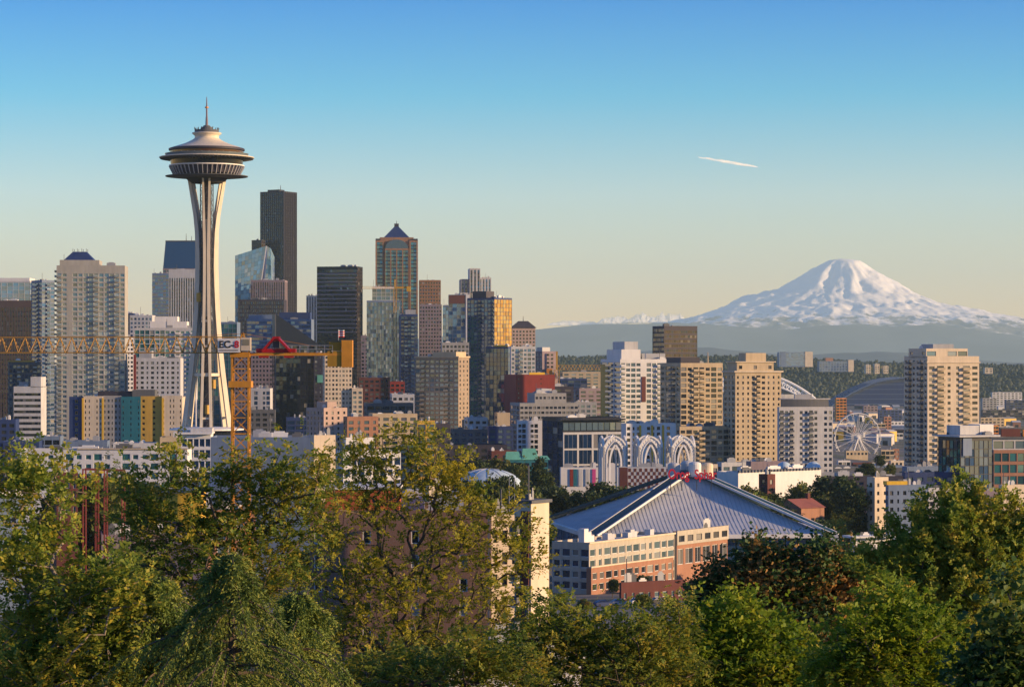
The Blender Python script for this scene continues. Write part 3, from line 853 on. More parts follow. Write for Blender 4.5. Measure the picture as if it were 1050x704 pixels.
# ================================================================== downtown and the near towers, left to right
AT, OT, GT = 'apartment tower', 'office tower', 'glass tower'
def B_(name, label, cat, xs, yt, Y, th, mat, A, B, *r, **k):
    if r and (r[0] is None or isinstance(r[0], dict)): k['Cs'] = r[0]; r = r[1:]
    if r: k['yb'] = r[0]
    if len(r) > 1: k['depth'] = r[1]
    return Bld(name, label, cat, xs, yt, Y, th, mat, A, B, **k)

# -- far left
b = B_('glass_tower', 'pale blue glass tower top rising behind the brown striped tower at the picture edge', GT, (-40, -40, 31), 288, 2500, 0, 'lgrey', None, S('c'*12, 3.6, glass='sky', curtain=True), S('c'*6, 3.6, glass='sky', curtain=True), 320, 40)
b.block(0.45, 0.98, 0.1, 0.8, -0.5, 3.0, 'white'); b.finish()
b = B_('office_tower', 'brown tower with tight vertical stripes at the left picture edge', OT, (-30, -30, 32), 308, 2000, 0, 'brown', None, S('v'*22, 3.6, 0.5, glass='bronze', curtain=True, dd=0.5, top=5), S('v'*14, 3.6, 0.5, glass='bronze', curtain=True, dd=0.5, top=5), 470, 36)
b.finish()
b = B_('glass_tower', 'dark blue balcony tower close behind the pale mansard topped tower', AT, (32, 43, 56), 287, 1900, 35, 'blue', S('gbg', 3.0, glass='navy', rail='blue'), S('gbg', 3.0, glass='blue', rail='blue'), 470, 24)
b.block(0, 0.6, 0.55, 1.0, -6, -3.0, 'mech'); b.finish()
b = B_('apartment_tower', 'dark tower with a gold parapet behind the white ribboned block', AT, (4, 9, 42), 371, 1750, 12, 'dgrey', S('ww', 3.1), S('wgbwgwbg', 3.1, glass='navy'), 470, 24)
b.bx('parapet_cap', 'gold', -0.3, b.W*0.8, -0.35, 0.6, b.H + 0.003, b.H + 1.1); b.finish()
b = B_('office_block', 'white office block with dark ribbon windows and a stepped roof', 'office building', (13, 14, 42), 396, 1500, 2, 'lgrey', S('r', 3.3, wh=0.48, mull=5, glass='dark'), S('r', 3.3, wh=0.48, mull=9, glass='dark', top=3), None and 0 or 470, 22)
b.block(0.62, 1.0, 0.0, 0.9, -0.6, 5.4, 'lgrey'); b.block(0.15, 0.5, 0.2, 0.8, 0, 2.4, 'mech'); b.finish()

# -- the big mansard topped tower
b = B_('apartment_tower', 'tall pale residential tower with a dark blue mansard cap', AT, (55, 58, 128), 272, 1600, 4, 'greige', S('bwb', 2.95, glass='res', rail='pale', ww=0.7), S('bwsgwggbggwbw', 2.95, 0.82, 0.62, glass='pale', fr='white', rail='pale', top=4.5), 470, 26)
b.block(0.04, 0.62, 0.1, 0.9, -0.4, 3.4, 'greige')
mm = MB(); w0, w1 = b.W*0.10, b.W*0.54; d0, d1 = b.D*0.1, b.D*0.85; z0 = b.H + 3.4; z1 = b.H + 8.6
ins = 5.0
q0 = [(w0, d0, z0), (w1, d0, z0), (w1, d1, z0), (w0, d1, z0)]; q1 = [(w0+ins, d0+ins, z1), (w1-ins, d0+ins, z1), (w1-ins, d1-ins, z1), (w0+ins, d1-ins, z1)]
for i in range(4): mm.quad(q0[i], q0[(i+1) % 4], q1[(i+1) % 4], q1[i])
mm.quad(*q1)
mr_ = mm.build('mansard_roof', W_['navy'], b.root)
pp = MB()
for i in range(4):
    for j in range(2):
        x, y = w0 + ins + (w1 - w0 - 2*ins) * i / 3, d0 + ins + (d1 - d0 - 2*ins) * j; pp.bar((x, y, z1 - 0.5), (x, y, z1 + 1.9), 0.25)
pp.build('finial', W_['dgrey'], b.root); b.finish()
b = B_('apartment_tower', 'narrow white window block between the mansard topped tower and the red edged block', AT, (124, 126, 137), 345, 1850, 15, 'white', None, S('www', 3.0, glass='res'), 470, 18); b.finish()
b = B_('glass_tower', 'dark slab tower peeping out right of the mansard topped tower', OT, (126, 127, 137), 321, 2300, 0, 'navy', None, S('ccc', 3.5, glass='navy', curtain=True), None, 360, 20); b.finish()
b = B_('office_tower', 'pale slab tower second to the right of the mansard topped tower', OT, (132, 133, 156), 323, 2150, 0, 'lgrey', None, S('wwwwww', 3.4, glass='blue', curtain=True), None, 370, 20); b.finish()

# -- coloured block
Yc = 1400.0
b = B_('apartment_block', 'long apartment block with navy, cream, grey, teal and gold sections side by side', 'apartment block', (70, 71, 187), 407, Yc, 2, 'cream', None, None, 468, 20, kit=0)
secs = [(70, 85, 'navy', 'sws', 'dark', 'yellow'), (85, 105, 'cream', 'nnsnn', 'dark', 'dark'), (105, 124, 'grey', 'nwnwn', 'dark', 'dark'), (124, 144, 'teal', 'nsnsn', 'navy', 'dark'), (144, 166, 'gold', 'wsws', 'bronze', 'yellow'), (166, 187, 'cream', 'nsnnsn', 'dark', 'dark')]
for i, (a0, a1, mt, pat, g, fr) in enumerate(secs):
    u0, u1 = b.W * (a0 - 70) / 117, b.W * (a1 - 70) / 117
    f0 = -0.5 if i % 2 == 0 else -1.4
    b.tier(u0 + 0.02, u1 - 0.02, f0, -0.02, 0, b.H + 0.3 + 0.25*(i % 3), mt, None, S(pat, 3.0, 0.55, 0.5, glass=g, fr=fr, top=1.2), None, 'roof', 'coloured_bay', 0.2)
for a0 in (105, 84.5, 167):
    u = b.W * (a0 - 70) / 117; b.bx('yellow_trim', 'yellow', u - 0.5, u + 0.5, -1.75, -1.45, max(0, b.zmin), b.H - 0.4)
b.top = (0, b.W, 0, b.D, b.H - 0.9); b.block(0.55, 0.75, 0.2, 0.9, 0, 3.8, 'dgrey'); b.block(0.24, 0.6, 0.3, 0.9, 0, 3.0, 'dbrown'); b.kit = 3; b.finish()
b = B_('apartment_block', 'white block of small square windows with a red left edge above the coloured block', 'apartment block', (137, 138, 185), 367, 1600, 2, 'lgrey', S('s', 3), S('nwnwnwnwn', 3.0, 0.6, 0.5, glass='dark'), 440, 20)
b.bx('red_edge', 'red', -0.6, 0.9, -0.75, -0.02, 0, b.H + 2.2); b.block(0.1, 0.35, 0.3, 0.9, 0, 4.5, 'mech'); b.finish()
b = B_('condominium_tower', 'white and teal glass condominium tower stepping up behind the needle legs', AT, (136, 138, 200), 336, 1720, 3, 'lgrey', S('gggg', 3.0, glass='teal', fr='white'), S('ccccgcgwbwwb', 3.0, 0.7, 0.55, glass='teal', fr='white', rail='white'), 445, 24)  # grey lower walls stand in for shade; the top storeys stay white
b.block(0.25, 0.86, 0.1, 0.95, -0.5, 4.2, 'white'); b.block(0.32, 0.7, 0.2, 0.9, 3.9, 7.5, 'white'); b.finish()

# -- behind the needle
b = B_('office_tower', 'blue tower with a sloping glass top left of the needle', OT, (165, 167, 204), 275, 3000, 0, 'mauve', None, S('wwwwwwwwww', 3.8, 0.7, 0.6, glass='navy', curtain=True), None, 330, 40, kit=0)
sl = MB(); W, D, H = b.W, b.D, b.H; h2 = b.m(28)
sl.quad((0.5, -0.2, H), (W - 0.5, -0.2, H), (W - 0.5, D*0.55, H + h2), (0.5, D*0.55, H + h2))
sl.build('sloped_glass_roof', glass_mat("blue_roof_glass", (0.008, 0.035, 0.085), 1.7, 0.12, 0.0), b.root)
sd = MB()
for u in (0.2, W - 0.2): sd.tri((u, 0, H), (u, D*0.55, H), (u, D*0.55, H + h2))
sd.box(0, W, D*0.55 + 0.1, D, H - 1, H + h2 + 1.5); sd.build('roof_gable', W_['dbrown'], b.root)
b.mast(0.55, 0.8, h2, 10, 0.5); b.mast(0.7, 0.8, h2, 7, 0.5); b.finish()
b = B_('glass_tower', 'slim blue banded tower left of the white pinstriped tower', OT, (155, 156, 173), 280, 2650, 0, 'blue', None, S('r', 3.7, wh=0.6, mull=6, glass='blue', curtain=True), None, 330, 30); b.finish()
b = B_('office_tower', 'white topped tower with black pinstripe windows just left of the needle shaft', OT, (172, 173, 207), 276, 2500, 0, 'lgrey', None, S('v'*14, 3.7, 0.55, glass='dark', curtain=True, dd=0.6, top=8), None, 345, 34); b.finish()
b = B_('glass_tower', 'low blue green glass block between the needle legs', GT, (196, 198, 243), 330, 2050, 0, 'blue', None, S('c'*10, 3.5, glass='teal', curtain=True), None, 440, 25); b.finish()

# -- faceted blue tower
b = B_('glass_tower', 'faceted light blue glass tower with a diagonal fold and a sloping top', GT, (240, 241, 278), 262, 2800, 0, 'blue', None, None, None, 340, 40, kit=0)
W, D, H = b.W, b.D, b.H; hh = b.m(10); m1 = MB(); m2 = MB(); cut = W * 0.87
NP = 9; NZ = 24
zlow = max(0, b.zmin)
def fac(mb, A0, A1, B0, B1, nz, n):
    A0, A1, B0, B1 = map(Vector, (A0, A1, B0, B1))
    for i in range(nz):
        for j in range(n):
            q = []
            for (ii, jj) in ((i, j), (i, j+1), (i+1, j+1), (i+1, j)):
                t, s_ = ii / nz, jj / n
                q.append((A0.lerp(A1, s_)).lerp(B0.lerp(B1, s_), t))
            c = sum(q, Vector()) / 4
            mb.quad(*[c + (p - c) * 0.965 for p in q])
for p in list(b.root.children):
    if p.name.startswith('wall') or p.name.startswith('roof'): bpy.data.objects.remove(p)
back_ = MB()
base = [(0, 0), (W, 0), (W, D), (0, D)]
fac(m1, (0, -0.3, zlow), (W*0.45, -0.3, zlow), (0, -0.3, H), (cut, -0.3, H + hh), NZ, NP)
fac(m2, (W*0.45, -0.3, zlow), (W, 6.0, zlow), (cut, -0.3, H + hh), (W*0.97, 9.0, H + hh*0.8), NZ, 6)
fac(m2, (W, 6.0, zlow), (W, D, zlow), (W*0.97, 9.0, H + hh*0.8), (W, D, H), NZ, 6)
m1.build('glazing', G_['sky'], b.root); m2.build('glazing', glass_mat("deep_sky_glass", (0.03, 0.08, 0.15), 2.4, 0.03, 0.03, tilt=0.012), b.root)
c2 = [(0, -0.1), (W*0.45, -0.1), (W - 0.1, 6.2), (W - 0.1, D), (0, D)]; t2 = [(0, -0.1, H - 0.3), (cut, -0.1, H + hh - 0.3), (W*0.97 - 0.1, 9.2, H + hh*0.8 - 0.3), (W - 0.1, D, H - 0.3), (0, D, H - 0.3)]
for i in range(5):
    j = (i+1) % 5; back_.quad((*c2[i], 0), (*c2[j], 0), t2[j], t2[i])
n0 = len(back_.v); back_.v += t2; back_.f.append(tuple(range(n0, n0+5))); back_.m.append(0)
back_.build('wall', W_['navy'], b.root)
e = MB(); e.bar((W*0.45, -0.5, zlow), (cut, -0.5, H + hh), 0.9); e.build('fold_edge', W_['white'], b.root)

# -- the tallest dark tower
b = B_('office_tower', 'tallest dark tower with a finely striped sunlit right side', OT, (267, 291, 304), 196, 3600, 62, 'dbrown', S('v'*12, 3.8, 0.6, glass='black', curtain=True, dd=0.5, fin='dbrown', finw=0.6), S('v'*7, 3.8, 0.5, glass='bronze', curtain=True, dd=0.8, fin='tan', finw=0.9), 350, 40)  # warmer colours set for the right side stand in for sunlight
b.block(0.2, 0.6, 0.3, 0.8, -0.6, 3, 'black'); b.mast(0.3, 0.3, 0, 9, 0.7)
b.finish()
b = B_('office_tower', 'lower black shoulder tower stepped against the tallest tower', OT, (258, 268, 272), 246, 3590, 62, 'black', S('v'*8, 3.8, 0.6, glass='black', curtain=True, dd=0.5), S('vv', 3.8, 0.6, glass='bronze', curtain=True), 290, 30); b.finish()
# -- striped pair
b = B_('office_tower', 'brown pinstriped tower in front of the tallest tower', OT, (256, 257, 292), 287, 2750, 0, 'mauve', None, S('v'*15, 3.8, 0.5, glass='dark', curtain=True, dd=0.7, top=2), S('v'*10, 3.8, 0.5, glass='bronze', curtain=True, dd=0.6), 345, 34); b.finish()
b = B_('office_tower', 'dark lower pinstriped tower in front of the faceted glass tower', OT, (243, 244, 291), 307, 2600, 0, 'dbrown', None, S('v'*22, 3.8, 0.5, glass='navy', curtain=True, dd=0.7, top=1.5), None, 350, 34); b.finish()
b = B_('office_block', 'low dark block with a pale blue glass roofline below the pinstriped towers', 'office building', (252, 253, 319), 327, 2350, 0, 'blue', None, S('r', 3.6, wh=0.66, mull=16, glass='blue', curtain=True), None, 352, 34)
b.block(0.02, 0.45, 0.1, 0.8, 0, 4, 'blue'); b.block(0.5, 0.98, 0.1, 0.8, 0, 6, 'navy'); b.finish()
b = B_('office_block', 'broad purple grey block of even square windows behind the orange crane', 'office building', (236, 237, 283), 362, 2000, 0, 'mauve', None, S('w'*13, 3.4, 0.55, 0.5, glass='dark'), None, 440, 24); b.finish()
b = B_('apartment_block', 'pale lavender block standing right of the orange crane mast', 'apartment block', (255, 256, 277), 398, 1700, 0, 'lgrey', None, S('sgswg', 3.2, glass='blue'), None, 450, 18); b.finish()

# -- dark wedge
Yw = 1900.0
b = B_('glass_tower', 'black wedge shaped glass tower with a steep slanting roof', GT, (279, 283, 326), 352, Yw, 10, 'wedge', S('cc', 3.2, glass='black', curtain=True), S('c'*12, 3.2, glass='black', curtain=True), S('c'*8, 3.2, glass='black', curtain=True), 445, 26, kit=0)
W, D, H = b.W, b.D, b.H; h2 = b.m(30); wd = MB()
pA = [(0, 0, H), (W, 0, H), (0, 0, H + h2)]; pB = [(x, D, z) for x, y, z in pA]
wd.tri(*pA); wd.tri(pB[1], pB[0], pB[2]); wd.quad(pA[1], pB[1], pB[2], pA[2]); wd.quad(pA[0], pA[2], pB[2], pB[0])
wd.build('wedge_roof', W_['wedge'], b.root); b.bx('wedge_edge', 'dgrey', -0.7, -0.05, -0.6, 0.4, max(0, b.zmin), H + h2); b.finish()
b = B_('apartment_tower', 'dark stone strip tower with a green banner beside the black wedge', AT, (321, 322, 335), 362, 1880, 5, 'dbrown', None, S('wnw', 3.1), None, 420, 18)
b.bx('banner', 'green', b.W*0.25, b.W*0.8, -0.35, -0.2, b.H - 21, b.H - 15.5); b.finish()
b = B_('apartment_tower', 'beige tower of punched windows right of the black wedge', AT, (331, 333, 361), 362, 1800, 8, 'cream', S('n', 3), S('wnwwnwnw', 3.1, 0.6, 0.5, glass='res'), S('wnw', 3.1), 445, 20); b.block(0.3, 0.7, 0.2, 0.8, 0, 3.5, 'dgrey'); b.finish()
b = B_('apartment_block', 'low pinkish apartment block with one lavender shaded side', 'apartment block', (314, 332, 356), 418, 1500, 40, 'pink', S('nnnnn', 3.0, glass='dark'), S('nnnn', 3.0, glass='dark'), 455, 18)
b.block(0.3, 0.7, 0.2, 0.8, 0, 3.4, 'pink'); b.finish()

# -- black slab
b = B_('office_tower', 'grey tower peeping between the tallest tower and the broad black slab', OT, (313, 314, 327), 303, 3100, 0, 'blue', None, S('v'*5, 3.8, 0.5, glass='blue', curtain=True), None, 350, 30); b.finish()
b = B_('office_tower', 'broad black slab tower with thin horizontal light bands', OT, (325, 366, 371.5), 273, 2900, 78, 'black', S('r', 3.9, wh=0.72, mull=24, glass='black', curtain=True, top=3), S('v'*4, 3.9, 0.6, glass='bronze', curtain=True, fin='brown'), 395, 40, kit=4)  # bronze right edge and paler bands stand in for sunlight on the slab
bb = MB()
for i in range(15): bb.box(-0.55, -0.05, 0.6, b.D - 0.6, b.H - 8 - i*4.6 - 0.6, b.H - 8 - i*4.6 + 0.7)
bb.build('floor_band', W_['band'], b.root); b.finish()
b = B_('office_tower', 'slim dark tower in the gap right of the broad black slab', OT, (369, 370, 378), 344, 2500, 0, 'mauve', None, S('ww', 3.5, glass='dark', curtain=True), None, 400, 20); b.finish()

# -- pyramid topped tower
b = B_('office_tower', 'tall tower of green glass and copper stone under a pointed pyramid roof', OT, (383, 385, 428.5), 246, 2800, 3, 'copper', S('v', 3.9, 0.8, glass='teal', curtain=True), None, None, 330, 46, kit=0)
W, D, H = b.W, b.D, b.H
teal = dict(glass='teal', curtain=True, dd=0.9, mull=2)
zl = max(0.5, b.zmin)
b.tier(0.02, W*0.2, -1.2, -0.03, zl, H - 0.5, 'copper', None, S('v', 3.9, 0.66, **teal), None, name='corner_pier')
b.tier(W*0.8, W - 0.02, -1.2, -0.03, zl, H - 0.5, 'copper', None, S('v', 3.9, 0.66, **teal), None, name='corner_pier')
b.tier(W*0.22, W*0.78, -2.4, -0.03, zl, H - 9, 'copper', None, S('vvvv', 3.9, 0.82, **teal), None, name='central_bay')
ar = MB(); pts = []
for i in range(17):
    a = math.pi * i / 16; pts.append((W*0.5 - math.cos(a) * W*0.27, H - 9 + math.sin(a) * 9.5))
poly = pts
n0 = len(ar.v)
for x, z in poly: ar.v.append((x, -2.2, z))
for x, z in poly: ar.v.append((x, 6, z))
ar.f.append(tuple(n0 + i for i in range(17))); ar.m.append(0)
for i in range(16): ar.f.append((n0+i+1, n0+i, n0+17+i, n0+17+i+1)); ar.m.append(1)
ar.build('arched_top', [G_['navy'], W_['copper']], b.root)
b.block(0.1, 0.9, 0.06, 0.9, -0.5, 3.0, 'copper', 'upper_storey')
py = MB(); c = (W*0.5, D*0.45); hw = b.m(13.2); z0 = H + 3.0; z1 = H + b.m(17.0)
q = [(c[0]-hw, c[1]-hw), (c[0]+hw, c[1]-hw), (c[0]+hw, c[1]+hw), (c[0]-hw, c[1]+hw)]
for i in range(4): py.tri((*q[i], z0), (*q[(i+1) % 4], z0), (*c, z1))
py.build('pyramid_roof', W_['navy'], b.root)
b.bx('lantern', 'dbrown', c[0]-2.4, c[0]+2.4, c[1]-2.4, c[1]+2.4, z1 - 3.4, z1 + 0.8); b.mast(0.5, 0.45, z1 - H, 4, 0.5)
for x in (0.06, 0.94): b.bx('corner_cap', 'dbrown', W*x - 2.6, W*x + 2.6, -1.4, 4, H - 0.45, H + 1.4)
b.finish()

# -- reflective tower, copper tower and neighbours
b = B_('glass_tower', 'broad mirror glass tower below the pyramid topped tower', GT, (374, 376, 411), 308, 2300, 3, 'blue', S('cc', 3.4, glass='sky', curtain=True), S('c'*9, 3.4, glass='pale', curtain=True, mull=2), S('c'*5, 3.4, glass='navy', curtain=True), 420, 34)
b.tier(b.W*0.16, b.W*0.82, 2, b.D*0.8, b.H - 0.9, b.H + b.m(14), 'white', None, S('ccccc', 3.4, glass='pale', curtain=True), None, name='upper_storey'); b.finish()
b = B_('glass_tower', 'dark blue shaded tower standing between the mirror tower and the copper tower', GT, (409, 411, 428.5), 322, 2200, 4, 'navy', None, S('gbgbg', 3.3, glass='navy', rail='blue'), S('ccc', 3.3, glass='teal', curtain=True), 440, 24)
b.block(0.3, 0.9, 0.2, 0.8, 0, 4, 'mech'); b.finish()
b = B_('office_tower', 'copper coloured tower with a sunlit banded upper third and plain roof', OT, (429, 430, 452), 287, 2900, 3, 'copper', None, S('w'*8, 3.9, 0.62, 0.5, glass='bronze', curtain=True, band='copper'), S('www', 3.9, glass='bronze', curtain=True), 370, 34); b.finish()
b = B_('office_tower', 'square windowed lower front of the copper coloured tower, mauve grey for its shade', OT, (429, 430, 453), 312, 2750, 3, 'mauve', None, S('w'*8, 3.8, 0.6, 0.52, glass='dark', curtain=True), None, 370, 30); b.finish()  # mauve front stands for the unlit lower part of the copper tower
b = B_('glass_tower', 'slim pale blue tower right of the copper coloured tower', GT, (453, 454, 464), 313, 2700, 0, 'blue', None, S('ccc', 3.8, glass='sky', curtain=True), None, 365, 24); b.finish()
b = B_('glass_tower', 'blue tower with a dark red cap and a bright white edge strip', GT, (459, 460, 481), 302, 2650, 2, 'blue', None, S('ccccs', 3.8, glass='blue', curtain=True), S('ccc', 3.8, glass='sky', curtain=True), 372, 26)
b.bx('red_cap', 'dbrick', 0.5, b.W*0.8, -0.4, -0.05, b.H - 9, b.H - 0.5); b.bx('white_edge', 'white', b.W*0.84, b.W, -0.7, -0.02, 0, b.H); b.finish()
b = B_('office_tower', 'stepped pale grey skyscraper with three roof levels', OT, (470, 472, 504), 300, 2950, 4, 'lgrey', None, S('v'*10, 3.9, 0.5, glass='blue', curtain=True, dd=0.6), S('vvv', 3.9, 0.5, glass='blue', curtain=True), 372, 34)
b.tier(b.W*0.02, b.W*0.36, 2, b.D*0.9, b.H - 0.9, b.H + b.m(14), 'grey', None, S('vvv', 3.9, 0.5, glass='navy', curtain=True), None, name='upper_storey')
b.tier(b.W*0.3, b.W*0.64, -0.6, b.D*0.8, b.H - 0.95, b.H + b.m(25), 'lgrey', None, S('vvv', 3.9, 0.55, glass='navy', curtain=True), None, name='upper_storey')
b.tier(b.W*0.6, b.W*0.99, 1, b.D*0.9, b.H - 0.92, b.H + b.m(15.5), 'lgrey', None, S('vvvv', 3.9, 0.5, glass='blue', curtain=True), S('vv', 3.9, 0.5, glass='blue', curtain=True), name='upper_storey'); b.finish()
b = B_('glass_tower', 'dark glass tower whose right half gleams gold in the sun', GT, (479, 507, 525), 305, 2200, 50, 'navy', S('gcgbgcgb', 3.4, glass='navy', rail='dark', curtain=True), S('c'*6, 3.4, glass='gold', curtain=True, mull=2), 445, 26)
b.block(0.0, 0.45, 0.3, 0.8, -0.4, 5.5, 'dbrown'); b.finish()
b = B_('apartment_tower', 'beige tower with a dark hipped roof right of the gold gleaming tower', AT, (524, 525, 549), 336, 2600, 8, 'pink', None, S('w'*7, 3.5, 0.55, 0.55, glass='bronze', curtain=True, top=2), S('ww', 3.5), 365, 26, kit=0)
hp = MB(); W, D, H = b.W, b.D, b.H; o = 1.0; q0 = [(-o, -o, H), (W+o, -o, H), (W+o, D+o, H), (-o, D+o, H)]; q1 = [(W*0.3, D*0.3, H + b.m(7)), (W*0.7, D*0.3, H + b.m(7)), (W*0.7, D*0.7, H + b.m(7)), (W*0.3, D*0.7, H + b.m(7))]
for i in range(4): hp.quad(q0[i], q0[(i+1) % 4], q1[(i+1) % 4], q1[i])
hp.quad(*q1); hp.build('hipped_roof', W_['dbrown'], b.root); b.mast(0.5, 0.5, b.m(7), 5, 0.4); b.finish()

# -- middle distance
b = B_('condominium_tower', 'brown condominium tower with a bright beige corner strip on its right', AT, (426, 470, 481), 366, 1700, 66, 'sand', S('gbwgwgbwg', 3.0, 0.72, 0.58, glass='pale', rail='tan'), S('nnn', 3.0, 0.6, 0.5, glass='dark'), 460, 22, kit=4)
b.block(0, 0.9, 0.05, 0.6, -0.3, 3.4, 'tan'); b.bx('cornice', 'tan', -0.7, b.W + 0.5, -0.6, b.D + 0.4, b.H - 0.4, b.H + 0.6); b.finish()
b = B_('apartment_block', 'grey concrete top storeys rising just behind the brown condominium tower', 'office building', (452, 453, 481), 351, 1900, 5, 'grey', None, S('w'*7, 3.2), S('www', 3.2), 372, 20); b.finish()
b = B_('glass_tower', 'dark blue lower glass slab under the gold gleaming tower', GT, (498, 521, 531), 355, 2000, 55, 'navy', S('cccccc', 3.4, glass='navy', curtain=True), S('ccc', 3.4, glass='blue', curtain=True), 445, 24)
b.bx('yellow_strip', 'yellow', -0.4, -0.05, b.D*0.0, b.D*0.6, b.H - 0.3, b.H + 0.9); b.finish()
b = B_('apartment_tower', 'pale grey balcony block right of the dark blue glass slab', AT, (523, 524, 549), 355, 1980, 10, 'lgrey', None, S('wgbwgw', 3.2, glass='blue'), S('ww', 3.2), 400, 22); b.finish()
b = B_('office_block', 'mauve block with a lighter left bay behind the deep red building', 'office building', (546, 556, 572), 360, 2300, 35, 'mauve', S('www', 3.5, glass='blue', curtain=True), S('swws', 3.5, glass='dark', curtain=True), 390, 22); b.block(0, 0.5, 0, 0.6, 0, 3.5, 'lgrey'); b.finish()
b = B_('office_block', 'deep red flat sided building with a dark left wing', 'office building', (517, 529, 569), 384, 1900, 14, 'red', S('ss', 3.4), S('nsssnss', 3.4, 0.4, 0.3), 425, 30)
b.bx('yellow_coping', 'yellow', b.W*0.35, b.W*0.75, 1, 2, b.H + 0.004, b.H + 1.6); b.finish()
b = B_('apartment_block', 'grey concrete complex with bands of windows and stepped roofs', 'apartment block', (523, 533, 593), 413, 1600, 12, 'grey', S('ggg', 3.0, glass='blue'), S('w'*14, 3.0, 0.75, 0.5, glass='res'), None, 470, 26)
b.tier(b.W*0.28, b.W*0.82, 4, b.D*0.9, b.H - 0.9, b.H + b.m(10), 'grey', None, S('w'*8, 3.0, 0.6, 0.5), None, name='upper_storey'); b.block(0.42, 0.6, 0.3, 0.8, 6, 8.6, 'lgrey'); b.finish()
b = B_('apartment_block', 'white low block of dark windows in front of the grey concrete complex', 'apartment block', (530, 531, 556), 431, 1450, 5, 'white', None, S('wgswgs', 2.9, 0.75, 0.55, glass='dark'), None, 472, 14); b.finish()
b = B_('office_block', 'dark glass office block framed by pale double height bays', 'office building', (556, 577, 637), 429, 1380, 18, 'black', S('cccc', 3.4, glass='navy', curtain=True), None, None, 482, 24, kit=3)
W, D, H = b.W, b.D, b.H
b.tier(0.0, W, -0.9, -0.02, 0, H - b.m(14), 'lgrey', None, S('gggg', 8.2, 0.86, 0.9, glass='navy', fr='grey', mull=3, top=0.8), None, name='framed_front')
b.tier(W*0.0, W*0.98, 1.5, D*0.9, H - 0.9, H + 0.5, 'black', None, None, None, name='upper_storey')
gl = MB()
for i in range(10): gl.quad((W*i/10 + 0.2, -0.35, H - b.m(12)), (W*(i+1)/10 - 0.2, -0.35, H - b.m(12)), (W*(i+1)/10 - 0.2, -0.35, H - 2.2), (W*i/10 + 0.2, -0.35, H - 2.2))
gl.build('glazing', G_['pale'], b.root); b.bx('roof_canopy', 'black', -2, W + 1.5, -2.6, 5, H - 0.9, H - 0.1); b.finish()
b = B_('apartment_tower', 'white residential tower with a red brown panel strip down its front', AT, (616, 636, 689), 368, 1500, 17, 'white', S('gbg', 3.0, glass='blue', rail='blue'), S('bwgwsgwbgg', 3.0, 0.8, 0.62, glass='pale', fr='white', rail='white', top=1.8), None, 445, 24)
W, D, H = b.W, b.D, b.H
b.bx('red_panel_strip', 'dbrick', W*0.41, W*0.49, -0.32, -0.05, H - b.m(44), H - b.m(18)); b.bx('gold_edge_panel', 'gold', -0.35, -0.02, D*0.6, D*0.98, 0, H - 3)
b.block(0.08, 0.45, 0.15, 0.9, 0, 5.5, 'white'); b.block(0.16, 0.42, 0.2, 0.8, 5, 10, 'lgrey'); b.block(0.5, 0.95, 0.2, 0.8, 0, 3.2, 'mech'); b.finish()
b = B_('office_tower', 'bronze glass box tower rising behind the tan residential towers', OT, (669, 681, 715), 334, 1850, 25, 'dbrown', S('r', 3.3, wh=0.7, mull=8, glass='bronze', fr='bronze'), S('r', 3.3, wh=0.62, mull=14, glass='bronze', fr='bronze', top=2.6), 375, 22, kit=2); b.finish()
b = B_('apartment_block', 'white gridded mid rise block with yellow columns behind the pale arches', 'apartment block', (637, 642, 693), 434, 1330, 20, 'white', None, S('wnwswnwnws', 2.9, 0.66, 0.58, glass='dark', top=1.2), S('www', 2.9), 478, 18)
for u in (0.28, 0.52, 0.74): b.bx('yellow_column', 'yellow', b.W*u - 0.5, b.W*u + 0.5, -0.3, -0.04, 0, b.H - 1)
b.finish()
b = B_('apartment_tower', 'tan residential tower with a dark left side next to the white tower', AT, (677, 698, 741), 372, 1450, 20, 'tan', S('wgbw', 2.95, glass='dark', rail='dark'), S('gwbbwgw', 2.95, 0.68, 0.55, glass='res', rail='tan', top=2), 445, 24, kit=4)
b.block(0.05, 0.5, 0.1, 0.8, 0, 3.0, 'dbrown'); b.mast(0.85, 0.4, 0, 6, 0.5, 'tan'); b.finish()
b = B_('apartment_block', 'broad tan podium block in front of the tan residential tower', 'apartment block', (690, 697, 748), 437, 1400, 17, 'tan', S('ww', 2.95), S('wgwbwgwg', 2.95, 0.7, 0.55, glass='res', rail='tan'), 485, 22); b.finish()

# -- right hand towers
b = B_('apartment_tower', 'tan brick tower with one column of rounded balconies up its middle', AT, (742, 754, 801), 381, 1400, 20, 'tan', S('wnw', 2.9, glass='dark'), S('nnnwbwnnn', 2.9, 0.62, 0.5, glass='res', rail='tan', top=1.6), 482, 24, kit=2)
b.bx('cornice', 'cream', -0.9, b.W + 0.9, -0.9, b.D + 0.5, b.H - 0.3, b.H + 0.5); b.block(0.06, 0.86, 0.1, 0.9, 0.5, 5.0, 'tan', A=None, B=S('nsnsn', 3.4, 0.8, 0.55, top=1)); b.bx('cornice', 'cream', b.W*0.02, b.W*0.9, b.D*0.05, b.D*0.92, b.H + 5.0, b.H + 5.5); b.block(0.28, 0.72, 0.2, 0.8, 5.5, 10, 'tan'); b.finish()
b = B_('apartment_tower', 'blue grey tower with dark balcony columns and a curved roof storey', AT, (797, 799, 854), 417, 1300, 10, 'lgrey', None, S('bwbswwbwsww', 2.9, 0.6, 0.52, glass='navy', rail='dark', top=1.4), S('www', 2.9), 480, 22, kit=2)
cv = MB(); W, D, H = b.W, b.D, b.H; N_ = 12
poly = [(W*0.06, D*0.9)] + [(W*0.06 + W*0.88*i/N_, D*0.5 - D*0.42*math.sin(math.pi*i/N_)) for i in range(N_+1)] + [(W*0.94, D*0.9)]
